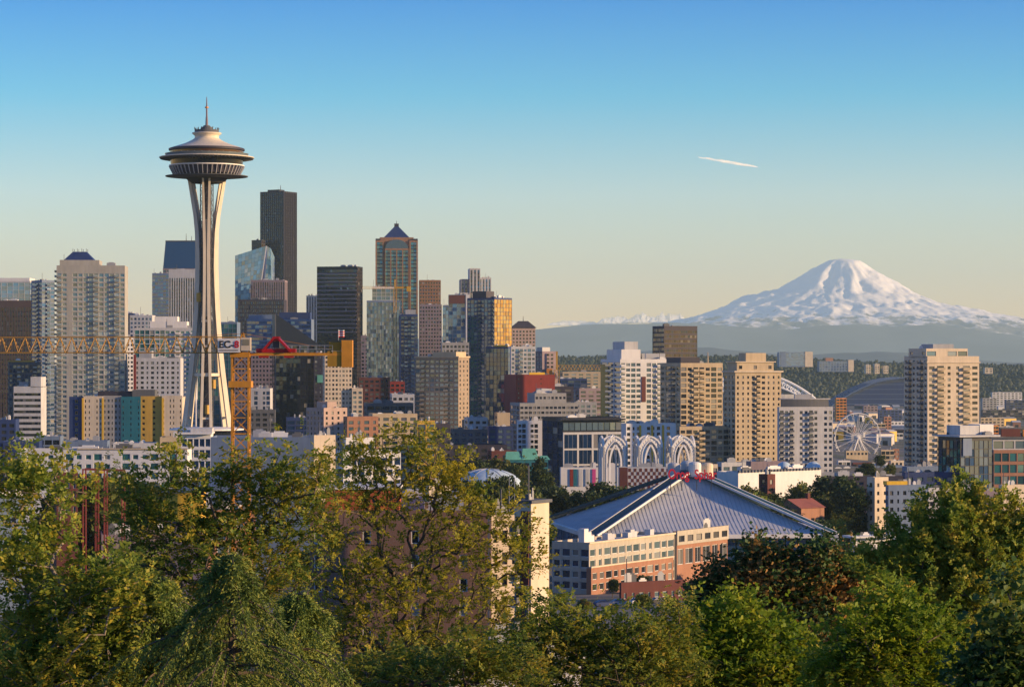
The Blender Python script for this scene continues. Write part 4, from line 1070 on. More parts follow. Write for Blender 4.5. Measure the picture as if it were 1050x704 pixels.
cv.prism(poly, H - 0.85, H + 3.6); cv.build('curved_storey', W_['dgrey'], b.root)
cv2 = MB(); cv2.prism([(W*0.5 + (p[0]-W*0.5)*1.08, D*0.5 + (p[1]-D*0.5)*1.1) for p in poly], H + 3.6, H + 4.2); cv2.build('roof_canopy', W_['mech'], b.root)
b.block(0.3, 0.62, 0.3, 0.8, 3.8, 6.2, 'mech'); b.finish()
b = B_('apartment_tower', 'tall beige tower with deep balcony slots standing alone on the right', AT, (927, 951, 1004), 365, 1300, 17, 'cream', S('wbwwbw', 2.9, 0.56, 0.5, glass='navy', rail='dark'), S('wbnnbw', 2.9, 0.62, 0.5, glass='res', rail='tan', top=4.4), 490, 24, kit=4)
b.tier(b.W*0.0, b.W*0.8, b.D*0.05, b.D*0.8, b.H - 0.9, b.H + 3.8, 'cream', S('nsn', 3.0, 0.9, 0.5, top=1), S('gsgg', 3.2, 0.9, 0.6, glass='pale', top=1), None, name='upper_storey'); b.block(0.2, 0.6, 0.2, 0.7, 3.4, 6.0, 'mech')
b.bx('cornice', 'cream', -0.5, b.W + 0.5, -0.5, b.D + 0.4, b.H - 3.4, b.H - 2.8); b.finish()

# ================================================================== far right: stadiums, wheel, hilltop blocks, flats
def far_stadium():
    Y = 5000.0; k = Y / F
    root = thing('stadium', 'stadium with a white trussed arch showing either side of the tan balcony tower', 'stadium', (PX(775, Y), Y, 3))
    zb = 3
    def arc(dy, r0, x0, x1, ytop, ybot):
        pts = []
        for i in range(33):
            t = i / 32; x = x0 + (x1 - x0) * t; s = 1 - (2*t - 1) ** 2
            pts.append(Vector((PX(x, Y) - PX(775, Y), dy, PZ(ybot + (ytop - ybot) * s, Y) - zb)))
        return pts
    wht = plain("stadium_white", (0.78, 0.78, 0.76), 0.5)
    for dy in (0, 180):
        o = arc(dy, 1, 705, 846, 384, 418); i_ = arc(dy, 1, 712, 838, 393, 419); b = MB()
        b.tube(o, 2.6, 6); b.tube(i_, 2.0, 6)
        for q in range(2, 31): 
            b.tube([o[q], i_[q]], 1.0, 4); b.tube([o[q], i_[q+1]], 0.8, 4)
        b.build('arch_truss', wht, root)
    b = MB(); b.lathe([(112, 0), (120, 26), (118, 34), (100, 30), (70, 8)], 40); o = b.build('stand', W_['grey'], root); o.location = (0, 90, 0)
    b = MB()
    for i in range(24):
        t = i / 23; x0 = -128 + 256*t
    pts0 = arc(2, 1, 712, 838, 394, 420); pts1 = [p + Vector((0, 50, -6)) for p in pts0]
    for i in range(32): b.quad(pts0[i], pts0[i+1], pts1[i+1], pts1[i]); b.quad(pts0[i] + Vector((0, 0, -1.5)), pts1[i] + Vector((0, 0, -1.5)), pts1[i+1] + Vector((0, 0, -1.5)), pts0[i+1] + Vector((0, 0, -1.5)))
    b.build('roof_panel', W_['lgrey'], root)
far_stadium()
def ballpark():
    Y = 5500.0; k = Y / F
    root = thing('stadium', 'dark arched ballpark roof with curved ribs left of the lone beige tower', 'stadium', (PX(900, Y), Y, 4))
    X0 = PX(900, Y); b = MB(); rib = MB(); zs = []
    prof = [(853, 417), (862, 411), (873, 404), (885, 398), (897, 393), (910, 390), (924, 388.5), (940, 389), (958, 393), (978, 403)]
    P3 = [(PX(x, Y) - X0, PZ(y, Y) - 4) for x, y in prof]
    for (xa, za), (xb, zb_) in zip(P3[:-1], P3[1:]):
        b.quad((xa, 0, za), (xb, 0, zb_), (xb, 190, zb_), (xa, 190, za)); b.quad((xa, 0, za - 6), (xa, 190, za - 6), (xb, 190, zb_ - 6), (xb, 0, zb_ - 6)); b.quad((xa, 0, za - 6), (xb, 0, zb_ - 6), (xb, 0, zb_), (xa, 0, za))
    b.build('roof', wall_mat("ballpark_roof", (0.055, 0.065, 0.085), 0.6), root)
    for d in (-2, 40, 85, 130):
        rib = MB(); rib.tube([(x, d, z + 2.5) for x, z in P3], 1.3, 5); rib.build('roof_rib', W_['blue'], root)
    b = MB(); n0 = len(P3); b.v = [(x, 1.0, z - 1.0) for x, z in P3] + [(x, 1.0, PZ(418, Y) - 4) for x, z in P3]
    for q in range(n0 - 1): b.f.append((n0 + q, n0 + q + 1, q + 1, q)); b.m.append(0)
    b.build('end_gable', W_['navy'], root)
    for q in range(5):
        g = MB(); yy = 414 - q*5; xa = float(np.interp(yy, [388.5, 390, 393, 398, 404, 411, 417], [924, 910, 897, 885, 873, 862, 853])) + 2
        g.bar((PX(xa, Y) - X0, 0.2, PZ(yy, Y) - 4), (PX(965, Y) - X0, 0.2, PZ(yy, Y) - 4), 1.1); g.build('gable_beam', W_['blue'], root)
    b = MB(); b.box(PX(850, Y) - X0, PX(980, Y) - X0, 8, 180, 0, PZ(417, Y) - 4 - 0.5); b.build('wall', W_['navy'], root)
    b = MB()
    for i in range(14): b.box(PX(852 + i*9, Y) - X0, PX(854 + i*9, Y) - X0, 6.5, 7.9, 0, PZ(421, Y) - 4)
    b.build('facade_pier', W_['blue'], root)
ballpark()
def wheel():
    Y = 2550.0; k = Y / F; c = P(879, 448, Y); rad = 23.2
    root = thing('ferris_wheel', 'large white ferris wheel on the waterfront between the blue grey and beige towers', 'ferris wheel', (c.x, c.y, 5.5), R(14))
    h = c.z - 5.5; wht = W_['white']; n = 21
    for dy in (-1.5, 1.5):
        b = MB(); b.tube([(rad * math.cos(2*math.pi*i/42), dy, h + rad * math.sin(2*math.pi*i/42)) for i in range(43)], 0.42, 5, cap=False); b.build('rim', wht, root)
    b = MB()
    for i in range(n):
        a = 2*math.pi*i/n
        for dy in (-1.5, 1.5): b.tube([(0, dy*1.6, h), (rad*math.cos(a), dy, h + rad*math.sin(a))], 0.2, 4)
    b.build('spoke', wht, root)
    b = MB(); b.tube([(0, -3.4, h), (0, 3.4, h)], 2.0, 12); b.build('hub', W_['white'], root)
    for sx in (-1, 1):
        for sy in (-1, 1):
            b = MB(); b.tube([(0, sy*3.2, h), (sx*9, sy*7, 0)], [0.9, 0.8], 6); b.build('support_leg', wht, root)
    gm = MB(); gm.box(-1.1, 1.1, -1.2, 1.2, -2.9, -0.5, 0); gm.box(-0.9, 0.9, -1.24, -1.203, -2.3, -0.9, 1); me = gm.mesh('gondola', [W_['lgrey'], G_['dark']])
    for i in range(n):
        a = 2*math.pi*i/n; o = link('gondola', me, root); o.location = (rad*math.cos(a)*1.03, 0, h + rad*math.sin(a)*1.03)
    b = MB()
    b.box(-12, 12, -10, 10, -0.5, 1.2); b.build('platform', W_['grey'], root)
wheel()

# hilltop blocks
def hill_block(name, label, x0, x1, yt, yb, Y, mat, st, st2=None):
    return Bld(name, label, 'hospital' if 'hospital' in label else 'building', (x0, x0 + 2, x1), yt, Y, 8, mat, None, st, yb=yb + 3, depth=30, zb=PZ(yb + 4, Y), kit=2)
b = hill_block('hill_building', 'pale blue hospital block with a bright sunlit right end on the wooded ridge', 797, 833, 361, 372, 6600, 'blue', S('r', 4, wh=0.5, mull=14, glass='sky', curtain=True)); b.bx('lit_end_wall', 'cream', b.W*0.78, b.W + 1, -0.8, 12, 0, b.H + 1.5); b.bx('stair_tower', 'blue', b.W*0.05, b.W*0.2, -0.5, 9, 0, b.H + 1); b.finish()  # cream colour stands for sunlight on the right end
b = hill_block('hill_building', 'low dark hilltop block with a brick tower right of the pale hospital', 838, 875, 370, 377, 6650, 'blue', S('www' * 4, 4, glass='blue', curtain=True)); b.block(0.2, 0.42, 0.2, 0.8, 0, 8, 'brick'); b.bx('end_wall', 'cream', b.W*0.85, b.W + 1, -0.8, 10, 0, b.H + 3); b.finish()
for i, (x0, x1, yt) in enumerate([(886, 893, 374), (895, 902, 373), (904, 911, 375), (1008, 1018, 377)]):
    lab = ['leftmost small cream house of the row on the wooded ridge', 'middle small cream house of the row on the wooded ridge', 'rightmost small cream house of the row left of the beige tower', 'small cream house on the ridge right of the lone beige tower'][i]
    hill_block('hill_building', lab, x0, x1, yt, 379, 6500, 'cream', S('ww', 4)).finish()

# flats by the water: sheds, quays, containers
flats = [ # x0 x1 ytop ybottom Y material label
 (856, 868, 408, 420, 3600, 'orange', 'small orange lit shed left of the ferris wheel top'), (893, 908, 434, 444, 3300, 'tan', 'tan block just right of the ferris wheel'), (905, 914, 427, 441, 3350, 'brick', 'little orange brick tower behind the tan block by the wheel'),  # orange wall colour stands in for warm sunlight on the first shed
 (884, 900, 416, 428, 4300, 'mauve', 'long mauve shed beyond the top of the wheel'), (900, 925, 420, 432, 4000, 'navy', 'dark shed in front of the ballpark wall'), (912, 928, 432, 440, 3700, 'white', 'pale shed roof left of the lone beige tower'),
 (858, 880, 454, 462, 2900, 'cream', 'low cream shed seen through the wheel spokes'), (896, 926, 444, 450, 3100, 'lgrey', 'long grey quay shed right of the wheel hub'), (1004, 1030, 428, 438, 3600, 'tan', 'tan shed right of the lone beige tower'),
 (1006, 1052, 420, 428, 4200, 'dbrown', 'long dark brown shed at the right picture edge'), (1016, 1048, 402, 408, 5000, 'lgrey', 'pale viaduct slab at the far right'), (1006, 1022, 408, 416, 4600, 'grey', 'grey depot right of the beige tower roof'), (1030, 1060, 410, 419, 4500, 'navy', 'dark blue depot at the right picture edge'),
 (866, 890, 462, 476, 2350, 'tan', 'tan concrete block at the foot of the wheel'), (902, 917, 461, 472, 2300, 'tan', 'tan cube block right of the wheel foot'), (914, 922, 460, 470, 2350, 'brick', 'orange brick cube beside the tan cube'), (858, 872, 472, 486, 2100, 'white', 'white bay fronted warehouse left end below the wheel'), 
 (873, 912, 474, 487, 2080, 'dbrick', 'dark red warehouse with pale bays below the wheel'), (912, 930, 472, 486, 2090, 'cream', 'cream warehouse with dark bays left of the beige tower'),
 (1004, 1024, 436, 445, 2900, 'orange', 'orange roofed hall right of the beige tower waist'), (1024, 1052, 438, 447, 2700, 'dgrey', 'dark hall above the glass office roof'),
]
for x0, x1, yt, yb, Y, mt, lab in flats:
    n = max(2, int((x1 - x0) / 4))
    b = Bld('warehouse', lab, 'warehouse', (x0, x0 + 1.5, x1), yt, Y, 12, mt, None, S('wg'[n % 2] * n, 4, 0.6, 0.5, glass='dark', curtain=True, top=0.8), yb=yb + 6, depth=26, kit=2, roof=random.Random(x0).choice(['roof', 'lroof'])); b.finish()
# a second row of tiny sheds, cabins and stacks
rs = random.Random(11)
tone = {'brick': 'orange', 'lgrey': 'pale grey', 'cream': 'cream', 'dgrey': 'dark grey', 'blue': 'blue', 'white': 'white', 'dbrick': 'dark red', 'yellow': 'yellow'}
for i in range(46):
    px = rs.choice([rs.uniform(855, 926), rs.uniform(1006, 1052), rs.uniform(855, 926)]); Y = rs.uniform(2700, 5200); x = PX(px, Y)
    w, d, h = rs.uniform(10, 30), rs.uniform(10, 24), rs.uniform(4, 12); mt = rs.choice(list(tone)); z = gz(x, Y)
    sb = MB(); sb.box(-w/2, w/2, -d/2, d/2, -0.5, h); hr = rs.uniform(1, 3)
    o = thing('harbour_shed', 'small %s shed among the harbour flats %s' % (tone[mt], 'around the ferris wheel' if px < 940 else 'right of the lone beige tower'), 'shed', (x, Y, z), R(rs.uniform(-20, 40)), 'small sheds on the harbour flats')
    sb.build('wall', W_[mt], o)
    rb = MB(); rb.quad((-w/2-0.4, -d/2-0.4, h+0.02), (w/2+0.4, -d/2-0.4, h+0.02), (w/2+0.4, 0, h+hr), (-w/2-0.4, 0, h+hr)); rb.quad((-w/2-0.4, 0, h+hr), (w/2+0.4, 0, h+hr), (w/2+0.4, d/2+0.4, h+0.02), (-w/2-0.4, d/2+0.4, h+0.02))
    rb.tri((-w/2, -d/2, h), (-w/2, 0, h+hr), (-w/2, d/2, h)); rb.tri((w/2, -d/2, h), (w/2, d/2, h), (w/2, 0, h+hr)); rb.build('roof', W_[rs.choice(['roof', 'lroof', 'mauve'])], o)
    db = MB(); db.box(-w*0.2, w*0.2, -d/2-0.12, -d/2-0.01, -0.4, h*0.6); db.build('door', W_['dark'], o)

# ================================================================== tower cranes
def crane(name, label, px, ytop, Y, mw, jl, cl, jh, col, rz=0, jcol=None):
    x = PX(px, Y); zg = gz(x, Y) - 0.5; z1 = PZ(ytop, Y) - zg
    root = thing(name, label, 'tower crane', (x, Y, zg), rz)
    t = mw * 0.085; h = mw / 2
    m = MB()
    for sx in (-1, 1):
        for sy in (-1, 1): m.bar((sx*h, sy*h, 0), (sx*h, sy*h, z1), t*1.25)
    n = int(z1 / (mw * 0.95)); dz = z1 / n; cs = [(-h, -h), (h, -h), (h, h), (-h, h)]
    for i in range(n):
        for q in range(4):
            a, b_ = cs[q], cs[(q+1) % 4]
            if i % 2: a, b_ = b_, a
            m.bar((*a, i*dz), (*b_, (i+1)*dz), t*0.7)
            m.bar((*a, (i+1)*dz), (*b_, (i+1)*dz), t*0.7)
    m.build('mast', col, root)
    j = MB(); zb_, zt_ = z1, z1 + jh; w2 = jh * 0.42
    j.bar((0, -w2, zb_), (-jl, -w2, zb_), t*0.8); j.bar((0, w2, zb_), (-jl, w2, zb_), t*0.8); j.bar((0, 0, zt_), (-jl, 0, zt_), t*0.85)
    n = int(jl / (jh * 0.74)); dx = jl / n
    for i in range(n):
        xa, xm, xb = -i*dx, -(i+0.5)*dx, -(i+1)*dx
        for s in (-1, 1):
            j.bar((xa, s*w2, zb_), (xm, 0, zt_), t*0.42); j.bar((xm, 0, zt_), (xb, s*w2, zb_), t*0.42)
        j.bar((xa, -w2, zb_), (xa, w2, zb_), t*0.55); j.bar((xa, -w2, zb_), (xb, w2, zb_), t*0.45)
    j.build('jib', jcol or col, root)
    return root, z1, t
root, z1, t = crane('tower_crane', 'large orange lattice tower crane with a red machinery frame and white cab sign', 247, 361.5, 400.0, 2.5, 62.0, 17, 2.35, wall_mat("crane_orange", (0.52, 0.23, 0.025), 0.55, 0.2, 0.8), jcol=wall_mat("weathered_crane_yellow", (0.33, 0.18, 0.04), 0.6, 0.2, 0.8))
k4 = 400.0 / F; yel = wall_mat("crane_orange", (0, 0, 0))
cj = MB()
for s in (-1, 1): cj.bar((1.5, s*0.8, z1 - 0.25), (16.2, s*0.8, z1 - 0.25), 0.22, 0.4)
for i in range(12): cj.bar((2 + i*1.2, -0.8, z1 - 0.25), (2 + i*1.2, 0.8, z1 - 0.25), 0.12)
cj.box(2, 16, -0.7, 0.7, z1 - 0.04, z1 + 0.02); cj.build('counter_jib', yel, root)
hr_ = MB()
for s in (-1, 1):
    for z in (0.55, 1.1): hr_.bar((6.5, s*0.95, z1 + z), (14, s*0.95, z1 + z), 0.06)
    for i in range(7): hr_.bar((6.5 + i*1.25, s*0.95, z1 - 0.05), (6.5 + i*1.25, s*0.95, z1 + 1.1), 0.06)
hr_.build('railing', W_['mech'], root)
redm = wall_mat("crane_red", (0.34, 0.008, 0.012), 0.4, 0.08)
fr = MB()
for s in (-0.9, 0.9):
    fr.bar((3.3, s, z1 + 0.2), (5.0, s, z1 + 2.1), 1.0, 0.3); fr.bar((5.8, s, z1 + 2.1), (7.6, s, z1 + 0.2), 1.0, 0.3); fr.bar((4.9, s, z1 + 2.1), (5.9, s, z1 + 2.1), 0.3, 0.7)
fr.build('machinery_frame', redm, root)
fb = MB(); fb.box(2.4, 8.4, -1.0, 1.0, z1 + 0.03, z1 + 0.62); fb.build('machinery_base', redm, root)
for x0 in (2.8, 6.6):
    b = MB(); b.box(x0, x0 + 1.5, -0.85, 0.85, z1 - 0.75, z1 - 0.05); b.build('winch_housing', redm, root)
b = MB(); b.box(4.9, 5.9, -0.6, 0.6, z1 + 0.7, z1 + 1.7); b.build('winch_drum', W_['dgrey'], root)
cw = MB(); cw.box(13.2, 15.3, -0.9, 0.9, z1 - 2.1, z1 + 0.25); cw.build('counterweight', wall_mat("crane_ochre", (0.34, 0.19, 0.02), 0.6), root)
cw = MB(); cw.box(15.35, 17.0, -1.05, 1.05, z1 - 2.2, z1 + 1.9); cw.build('counterweight', yel, root)
cw = MB(); cw.box(13.4, 15.2, -0.5, 0.5, z1 + 0.3, z1 + 1.6); cw.build('winch_housing', wall_mat("crane_ochre", (0, 0, 0)), root)
tb = MB(); tb.box(-1.5, 1.5, -1.5, 1.5, z1 - 0.7, z1 - 0.02); tb.build('slewing_ring', yel, root)
co = MB(); co.box(-1.7, 1.7, -1.7, 1.7, PZ(397, 400) - root.location.z, PZ(390.5, 400) - root.location.z); co.build('climbing_collar', yel, root)
tp = MB(); tp.bar((-1.0, 0, z1), (0.3, 0, z1 + 3.0), 0.25); tp.bar((1.3, 0, z1), (0.3, 0, z1 + 3.0), 0.25); tp.bar((0.3, 0, z1 + 2.9), (13.4, 0, z1 + 0.6), 0.05); tp.bar((0.3, 0, z1 + 2.9), (-9, 0, z1 + 2.35), 0.05); tp.build('tower_head', yel, root)
cb = MB(); cb.box(-3.25, 0.1, -2.3, -1.35, z1 + 0.05, z1 + 2.15); cab = cb.build('cab', W_['white'], root)
b = MB(); b.box(0.25, 1.7, -2.2, -1.3, z1 + 0.3, z1 + 2.3); b.build('control_cabin', W_['cream'], root)
b = MB(); b.box(0.45, 1.5, -2.24, -2.205, z1 + 1.1, z1 + 2.0); b.build('cabin_window', G_['dark'], root)
def text_part(name, txt, size, loc, mat, parent, ext=0.03, rot=(R(90), 0, 0), ax='LEFT', xs=1.0):
    c = bpy.data.curves.new(name, 'FONT'); c.body = txt; c.size = size; c.extrude = ext; c.align_x = ax; c.offset = size * 0.022
    tmp = bpy.data.objects.new(name, c); COL.objects.link(tmp); bpy.context.view_layer.update()
    me = bpy.data.meshes.new_from_object(tmp.evaluated_get(bpy.context.evaluated_depsgraph_get())); bpy.data.objects.remove(tmp); bpy.data.curves.remove(c)
    me.materials.clear(); me.materials.append(mat); o = link(name, me, parent); o.location = loc; o.rotation_euler = rot; o.scale = (xs, 1, 1)
    return o
text_part('sign_lettering', 'EC-', 1.5, (-3.1, -2.34, z1 + 0.75), plain("sign_black", (0.01, 0.01, 0.012)), root, 0.02)
text_part('sign_lettering', '8', 1.5, (-0.78, -2.34, z1 + 0.75), plain("sign_red", (0.5, 0.01, 0.02)), root, 0.02)
b = MB(); b.box(-3.0, -0.2, -2.34, -2.31, z1 + 0.3, z1 + 0.42); b.build('sign_underline', plain("sign_black", (0, 0, 0)), root)
fl = thing('flag', 'small red and white flag flying above the crane counterweight', 'flag', (PX(347, 400), 400, PZ(349, 400)))
b = MB(); b.bar((0, 0, 0), (0, 0, 1.7), 0.06); b.build('pole', W_['white'], fl)
b = MB(); 
for i in range(6):
    z0, z1_ = 0.5 + i*0.18, 0.5 + (i+1)*0.18
    for s in range(4): b.quad((0.04 + s*0.22, 0.06*math.sin(s*1.7), z0), (0.26 + s*0.22, 0.06*math.sin(s*1.7 + 1.7), z0), (0.26 + s*0.22, 0.06*math.sin(s*1.7+1.7), z1_), (0.04 + s*0.22, 0.06*math.sin(s*1.7), z1_), i % 2)
b.build('cloth', [plain("flag_red", (0.5, 0.02, 0.03)), W_['white']], fl)
yc = wall_mat("far_crane_yellow", (0.55, 0.30, 0.03), 0.5)
root, z1, t = crane('tower_crane', 'small far orange crane behind the deep red building with its jib to the right', 571, 379, 2300.0, 4.2, 40, 8, 4.0, yc, rz=math.pi)
b = MB(); b.box(4, 9, -1.4, 1.4, z1 - 4, z1 + 1); b.build('counterweight', W_['orange'], root); b = MB(); b.bar((0, 0, z1), (0, 0, z1 + 16), 1.6); b.build('tower_head', yc, root)
root, z1, t = crane('tower_crane', 'thin yellow crane standing before the pyramid topped tower', 405, 296, 2250.0, 2.4, 28, 8, 2.0, yc)
b = MB(); b.bar((0, 0, z1 + 1), (13, 0, z1 + 1), 1.4); b.build('counter_jib', yc, root); b = MB(); b.box(10, 13.5, -1.2, 1.2, z1 - 2.4, z1 + 2); b.build('counterweight', yc, root); b = MB(); b.bar((0, 0, z1), (0, 0, z1 + 8), 1.2); b.build('tower_head', yc, root)

# ================================================================== arena
def arena():
    cx, cy = PX(707, 900.0), 900.0; zg = 31.0
    root = thing('arena', 'arena with a great pyramid shaped grey ribbed roof and dark green ridges', 'arena', (cx, cy, zg))
    r = 60.0; ze = 43.0 - zg; za = PZ(484, 900.0) - zg
    ang = [-125, -43, 52, 145]; C4 = [Vector((r*math.cos(R(a)), r*math.sin(R(a)), ze)) for a in ang]
    A = Vector((0, 0, za)); roofm = wall_mat("ribbed_metal_roof", (0.46, 0.47, 0.49), 0.55, 0.16, 0.06, 0.3, 0.4)
    gr = wall_mat("dark_green_ridge", (0.012, 0.05, 0.06), 0.5); wt = W_['white']
    sag = 2.2
    def pt(c0, c1, s, t):                        # s along the eave, t from the eave to the top
        e = c0.lerp(c1, s); p = e.lerp(A, t); p.z -= sag * math.sin(math.pi * t) * (1 - abs(2*s - 1) * 0.6)
        return p
    for i in range(4):
        c0, c1 = C4[i], C4[(i+1) % 4]; b = MB(); n, mm = 44, 10
        nrm = (c1 - c0).cross(A - c0).normalized()
        for j in range(n):
            for q in range(mm):
                a_, b_, c_, d_ = pt(c0, c1, j/n, q/mm), pt(c0, c1, (j+1)/n, q/mm), pt(c0, c1, (j+1)/n, (q+1)/mm), pt(c0, c1, j/n, (q+1)/mm)
                b.quad(a_, b_, c_, d_)
        b.build('roof_panel', roofm, root, True)
        sb = MB(); nd = (c1 - c0).normalized(); L = (c1 - c0).length
        mid = (c0 + c1) / 2; up = A - mid
        for j in range(1, 58):                   # standing seams run straight up the slope
            s0 = j / 58; d = 1 - abs(2*s0 - 1)
            pts = []
            for q in range(7):
                t = d * q / 6
                # straight up: position along eave constant -> parameter on the shrinking row
                s = 0.5 + (s0 - 0.5) / max(1e-3, (1 - t)) if t < 0.999 else 0.5
                s = min(1, max(0, s)); pts.append(pt(c0, c1, s, t) + nrm * 0.02)
            for p0, p1 in zip(pts[:-1], pts[1:]): sb.bar(p0, p1, 0.26, 0.1)
        sm_ = sb.build('roof_seam', wall_mat("seam_metal", (0.36, 0.38, 0.42), 0.5), root); sm_["kind"] = "stuff"
    for i in range(4):
        c = C4[i]; b = MB(); d = (A - c).normalized(); side = d.cross(Vector((0, 0, 1))).normalized(); n = 12
        ctr = [c.lerp(A, t) + Vector((0, 0, 0.9)) for t in np.linspace(-0.02, 0.97, n)]
        for a_, b_ in zip(ctr[:-1], ctr[1:]): b.bar(a_, b_, 4.2 if i != 1 else 3.0, 0.9)
        b.build('ridge_cover', gr, root)
        for s in ((-1, 1) if i < 2 else ()):
            e = MB()
            e.bar(ctr[0] + side*s*(2.3 if i != 1 else 1.7) + Vector((0, 0, 0.25)), ctr[-1] + side*s*(2.3 if i != 1 else 1.7) + Vector((0, 0, 0.25)), 0.5, 0.7); e.build('ridge_edge', wt, root)
        bt = MB(); bt.bar(c + Vector((0, 0, 1.0)), Vector((c.x*1.06, c.y*1.06, 0)), 3.0, 2.2); bt.build('buttress', W_['lgrey'], root)
    for i in range(4):
        c0, c1 = C4[i], C4[(i+1) % 4]; b = MB(); n = 10
        b.bar(c0 + Vector((0, 0, 0.1)), c1 + Vector((0, 0, 0.1)), 1.6, 1.3); b.build('eave_beam', wt, root)
        w = MB(); i0, i1 = c0 * 0.93, c1 * 0.93
        for j in range(18):
            p, q = i0.lerp(i1, (j + 0.06) / 18), i0.lerp(i1, (j + 0.94) / 18)
            w.quad((p.x, p.y, 0.0), (q.x, q.y, 0.0), (q.x, q.y, ze - 0.8), (p.x, p.y, ze - 0.8))
        w.build('glazing', G_['blue'], root)
    # tanks at the top
    for i, (dx, dy) in enumerate(((-5.4, -1.5), (1.6, -3.0), (6.0, 1.5), (-0.5, 4))):
        b = MB(); z0 = za - 1.2 - 0.35*abs(dx)*0.3; b.lathe([(2.2, z0), (2.2, z0 + 4.2), (1.9, z0 + 4.8), (1.0, z0 + 5.1)], 20, c=(dx, dy)); b.build('roof_tank', [W_['lgrey'], W_['white'], W_['cream'], W_['lgrey']][i], root)
    redl = plain("sign_red_letter", (0.62, 0.015, 0.03), 0.4)
    k = 890 / F
    text_part('sign_lettering', 'Orog', 4.6, (PX(685, 880) - cx, -20, PZ(490.5, 880) - zg), redl, root, 0.3, xs=0.70)
    text_part('sign_lettering', 'Sphar', 4.4, (PX(712, 880) - cx, -20, PZ(490.5, 880) - zg), redl, root, 0.3, xs=0.74)
    f_ = MB()
    for x0, x1 in ((685.5, 702), (711.5, 733)):
        f_.bar((PX(x0, 880) - cx, -19.4, PZ(491, 880) - zg), (PX(x1, 880) - cx, -19.4, PZ(491, 880) - zg), 0.3)
        for t in (0.15, 0.85):
            xx = PX(x0 + (x1 - x0)*t, 880) - cx; f_.bar((xx, -19.4, PZ(491, 880) - zg), (xx, -17, PZ(503, 880) - zg), 0.25)
    f_.build('sign_frame', W_['dgrey'], root)
arena()

# ================================================================== gothic arches
def arch_pavilion(px, label):
    Y = 1150.0; k = Y / F; x = PX(px, Y); zg = gz(x, Y)
    root = thing('arch_tower', label, 'arch', (x, Y, zg), R(10), 'white gothic arches in a row')
    H = PZ(447, Y) - zg; hw = 5.1; zs = H - 10.5; m = wall_mat("white_arch_concrete", (0.70, 0.69, 0.66), 0.6, 0.05)
    def ogive(w, z0, z1, n=9):
        pts = [(-w, 0.0), (-w, z0)]
        for i in range(1, n + 1):
            th = math.pi - (math.pi / 3) * i / n
            pts.append((w + 2 * w * math.cos(th), z0 + (z1 - z0) * math.sin(th) / math.sin(math.pi / 3)))
        pts[-1] = (0.0, z1)
        return pts
    def outline(w, top):                          # straight shouldered outer edge
        return [(-w, 0.0), (-w, H - 4.6), (-w * 0.62, H - 1.7), (-w * 0.28, H - 0.5), (0.0, top)]
    def resample(pl, ts):
        d = [0.0]
        for p, q in zip(pl[:-1], pl[1:]): d.append(d[-1] + math.hypot(q[0]-p[0], q[1]-p[1]))
        return [(float(np.interp(t * d[-1], d, [p[0] for p in pl])), float(np.interp(t * d[-1], d, [p[1] for p in pl]))) for t in ts]
    for f in range(4):
        rot = Matrix.Rotation(R(90*f), 4, 'Z'); dep = hw if f % 2 == 0 else hw
        b = MB(); o1 = outline(hw, H); o2 = ogive(hw*0.50, zs - 1.5, H - 3.6); om = ogive(hw*0.76, zs + 1.5, H - 1.7)
        for o, th in ((o1, 0.7), (om, 0.45), (o2, 0.75)):
            full = o + [(-p[0], p[1]) for p in reversed(o[:-1])]
            P3 = [rot @ Vector((p[0], -hw, p[1])) for p in full]
            for a_, c_ in zip(P3[:-1], P3[1:]): b.bar(a_, c_, th, th)
        ts = np.linspace(0.58, 1.0, 12); q1, q2 = resample(o1, ts), resample(om, ts)
        for sg in (1, -1):                          # pierced panel between the ribs
            for i in range(len(ts) - 1):
                p = [Vector((sg*v[0], -hw, v[1])) for v in (q1[i], q1[i+1], q2[i+1], q2[i])]; c = sum(p, Vector()) / 4
                p = [rot @ (c + (v - c) * 0.78) for v in p]; b.quad(*p)
        b.build('arch_face', m, root)
    b = MB()
    for sx in (-1, 1):
        for sy in (-1, 1):
            b.bar((sx*hw*0.28, sy*hw*0.28, H - 0.5), (0, 0, H + 0.6), 0.35)
            b.bar((sx*hw, sy*hw, H - 4.6), (sx*hw*0.28, sy*hw*0.28, H - 0.5), 0.5)
    b.build('vault_rib', m, root)
for px, lab in ((628.5, 'leftmost white gothic arch pavilion in front of the dark framed block'), (664.5, 'middle white gothic arch pavilion of the three before the white gridded block'), (698, 'rightmost white gothic arch pavilion directly above the arena roof top')):
    arch_pavilion(px, lab)

# ================================================================== low buildings of the middle ground
def low(name, label, cat, xs, yt, Y, th, mat, A=None, B=None, Cs=None, yb=560, depth=18, **k):
    return Bld(name, label, cat, xs, yt, Y, th, mat, A, B, yb=yb, depth=depth, Cs=Cs, **k)
b = low('exhibition_hall', 'white hall with red, teal and pink banners left of the gothic arches', 'hall', (574, 575, 634), 479, 1190, 5, 'white', None, S('ssssssss', 4), roof='lroof')
for px, mt in ((586, 'red'), (589.5, 'teal'), (609, 'pinkb'), (595, 'lgrey'), (602, 'lgrey')):
    mt = W_.get(mt) or plain("pink_banner", (0.5, 0.05, 0.22)); u = b.W * (px - 575) / 59
    b.bx('banner', mt, u - 0.8, u + 0.8, -0.35, -0.05, b.H - 8.5, b.H - 0.8)
b.finish()
b = low('exhibition_hall', 'hall with a grey and red checkered front wall below the middle arch', 'hall', (634, 635, 706), 478.5, 1040, 3, 'lgrey', None, S('s', 4), roof='lroof')
ck = MB(); nx, nz = 22, 7; 
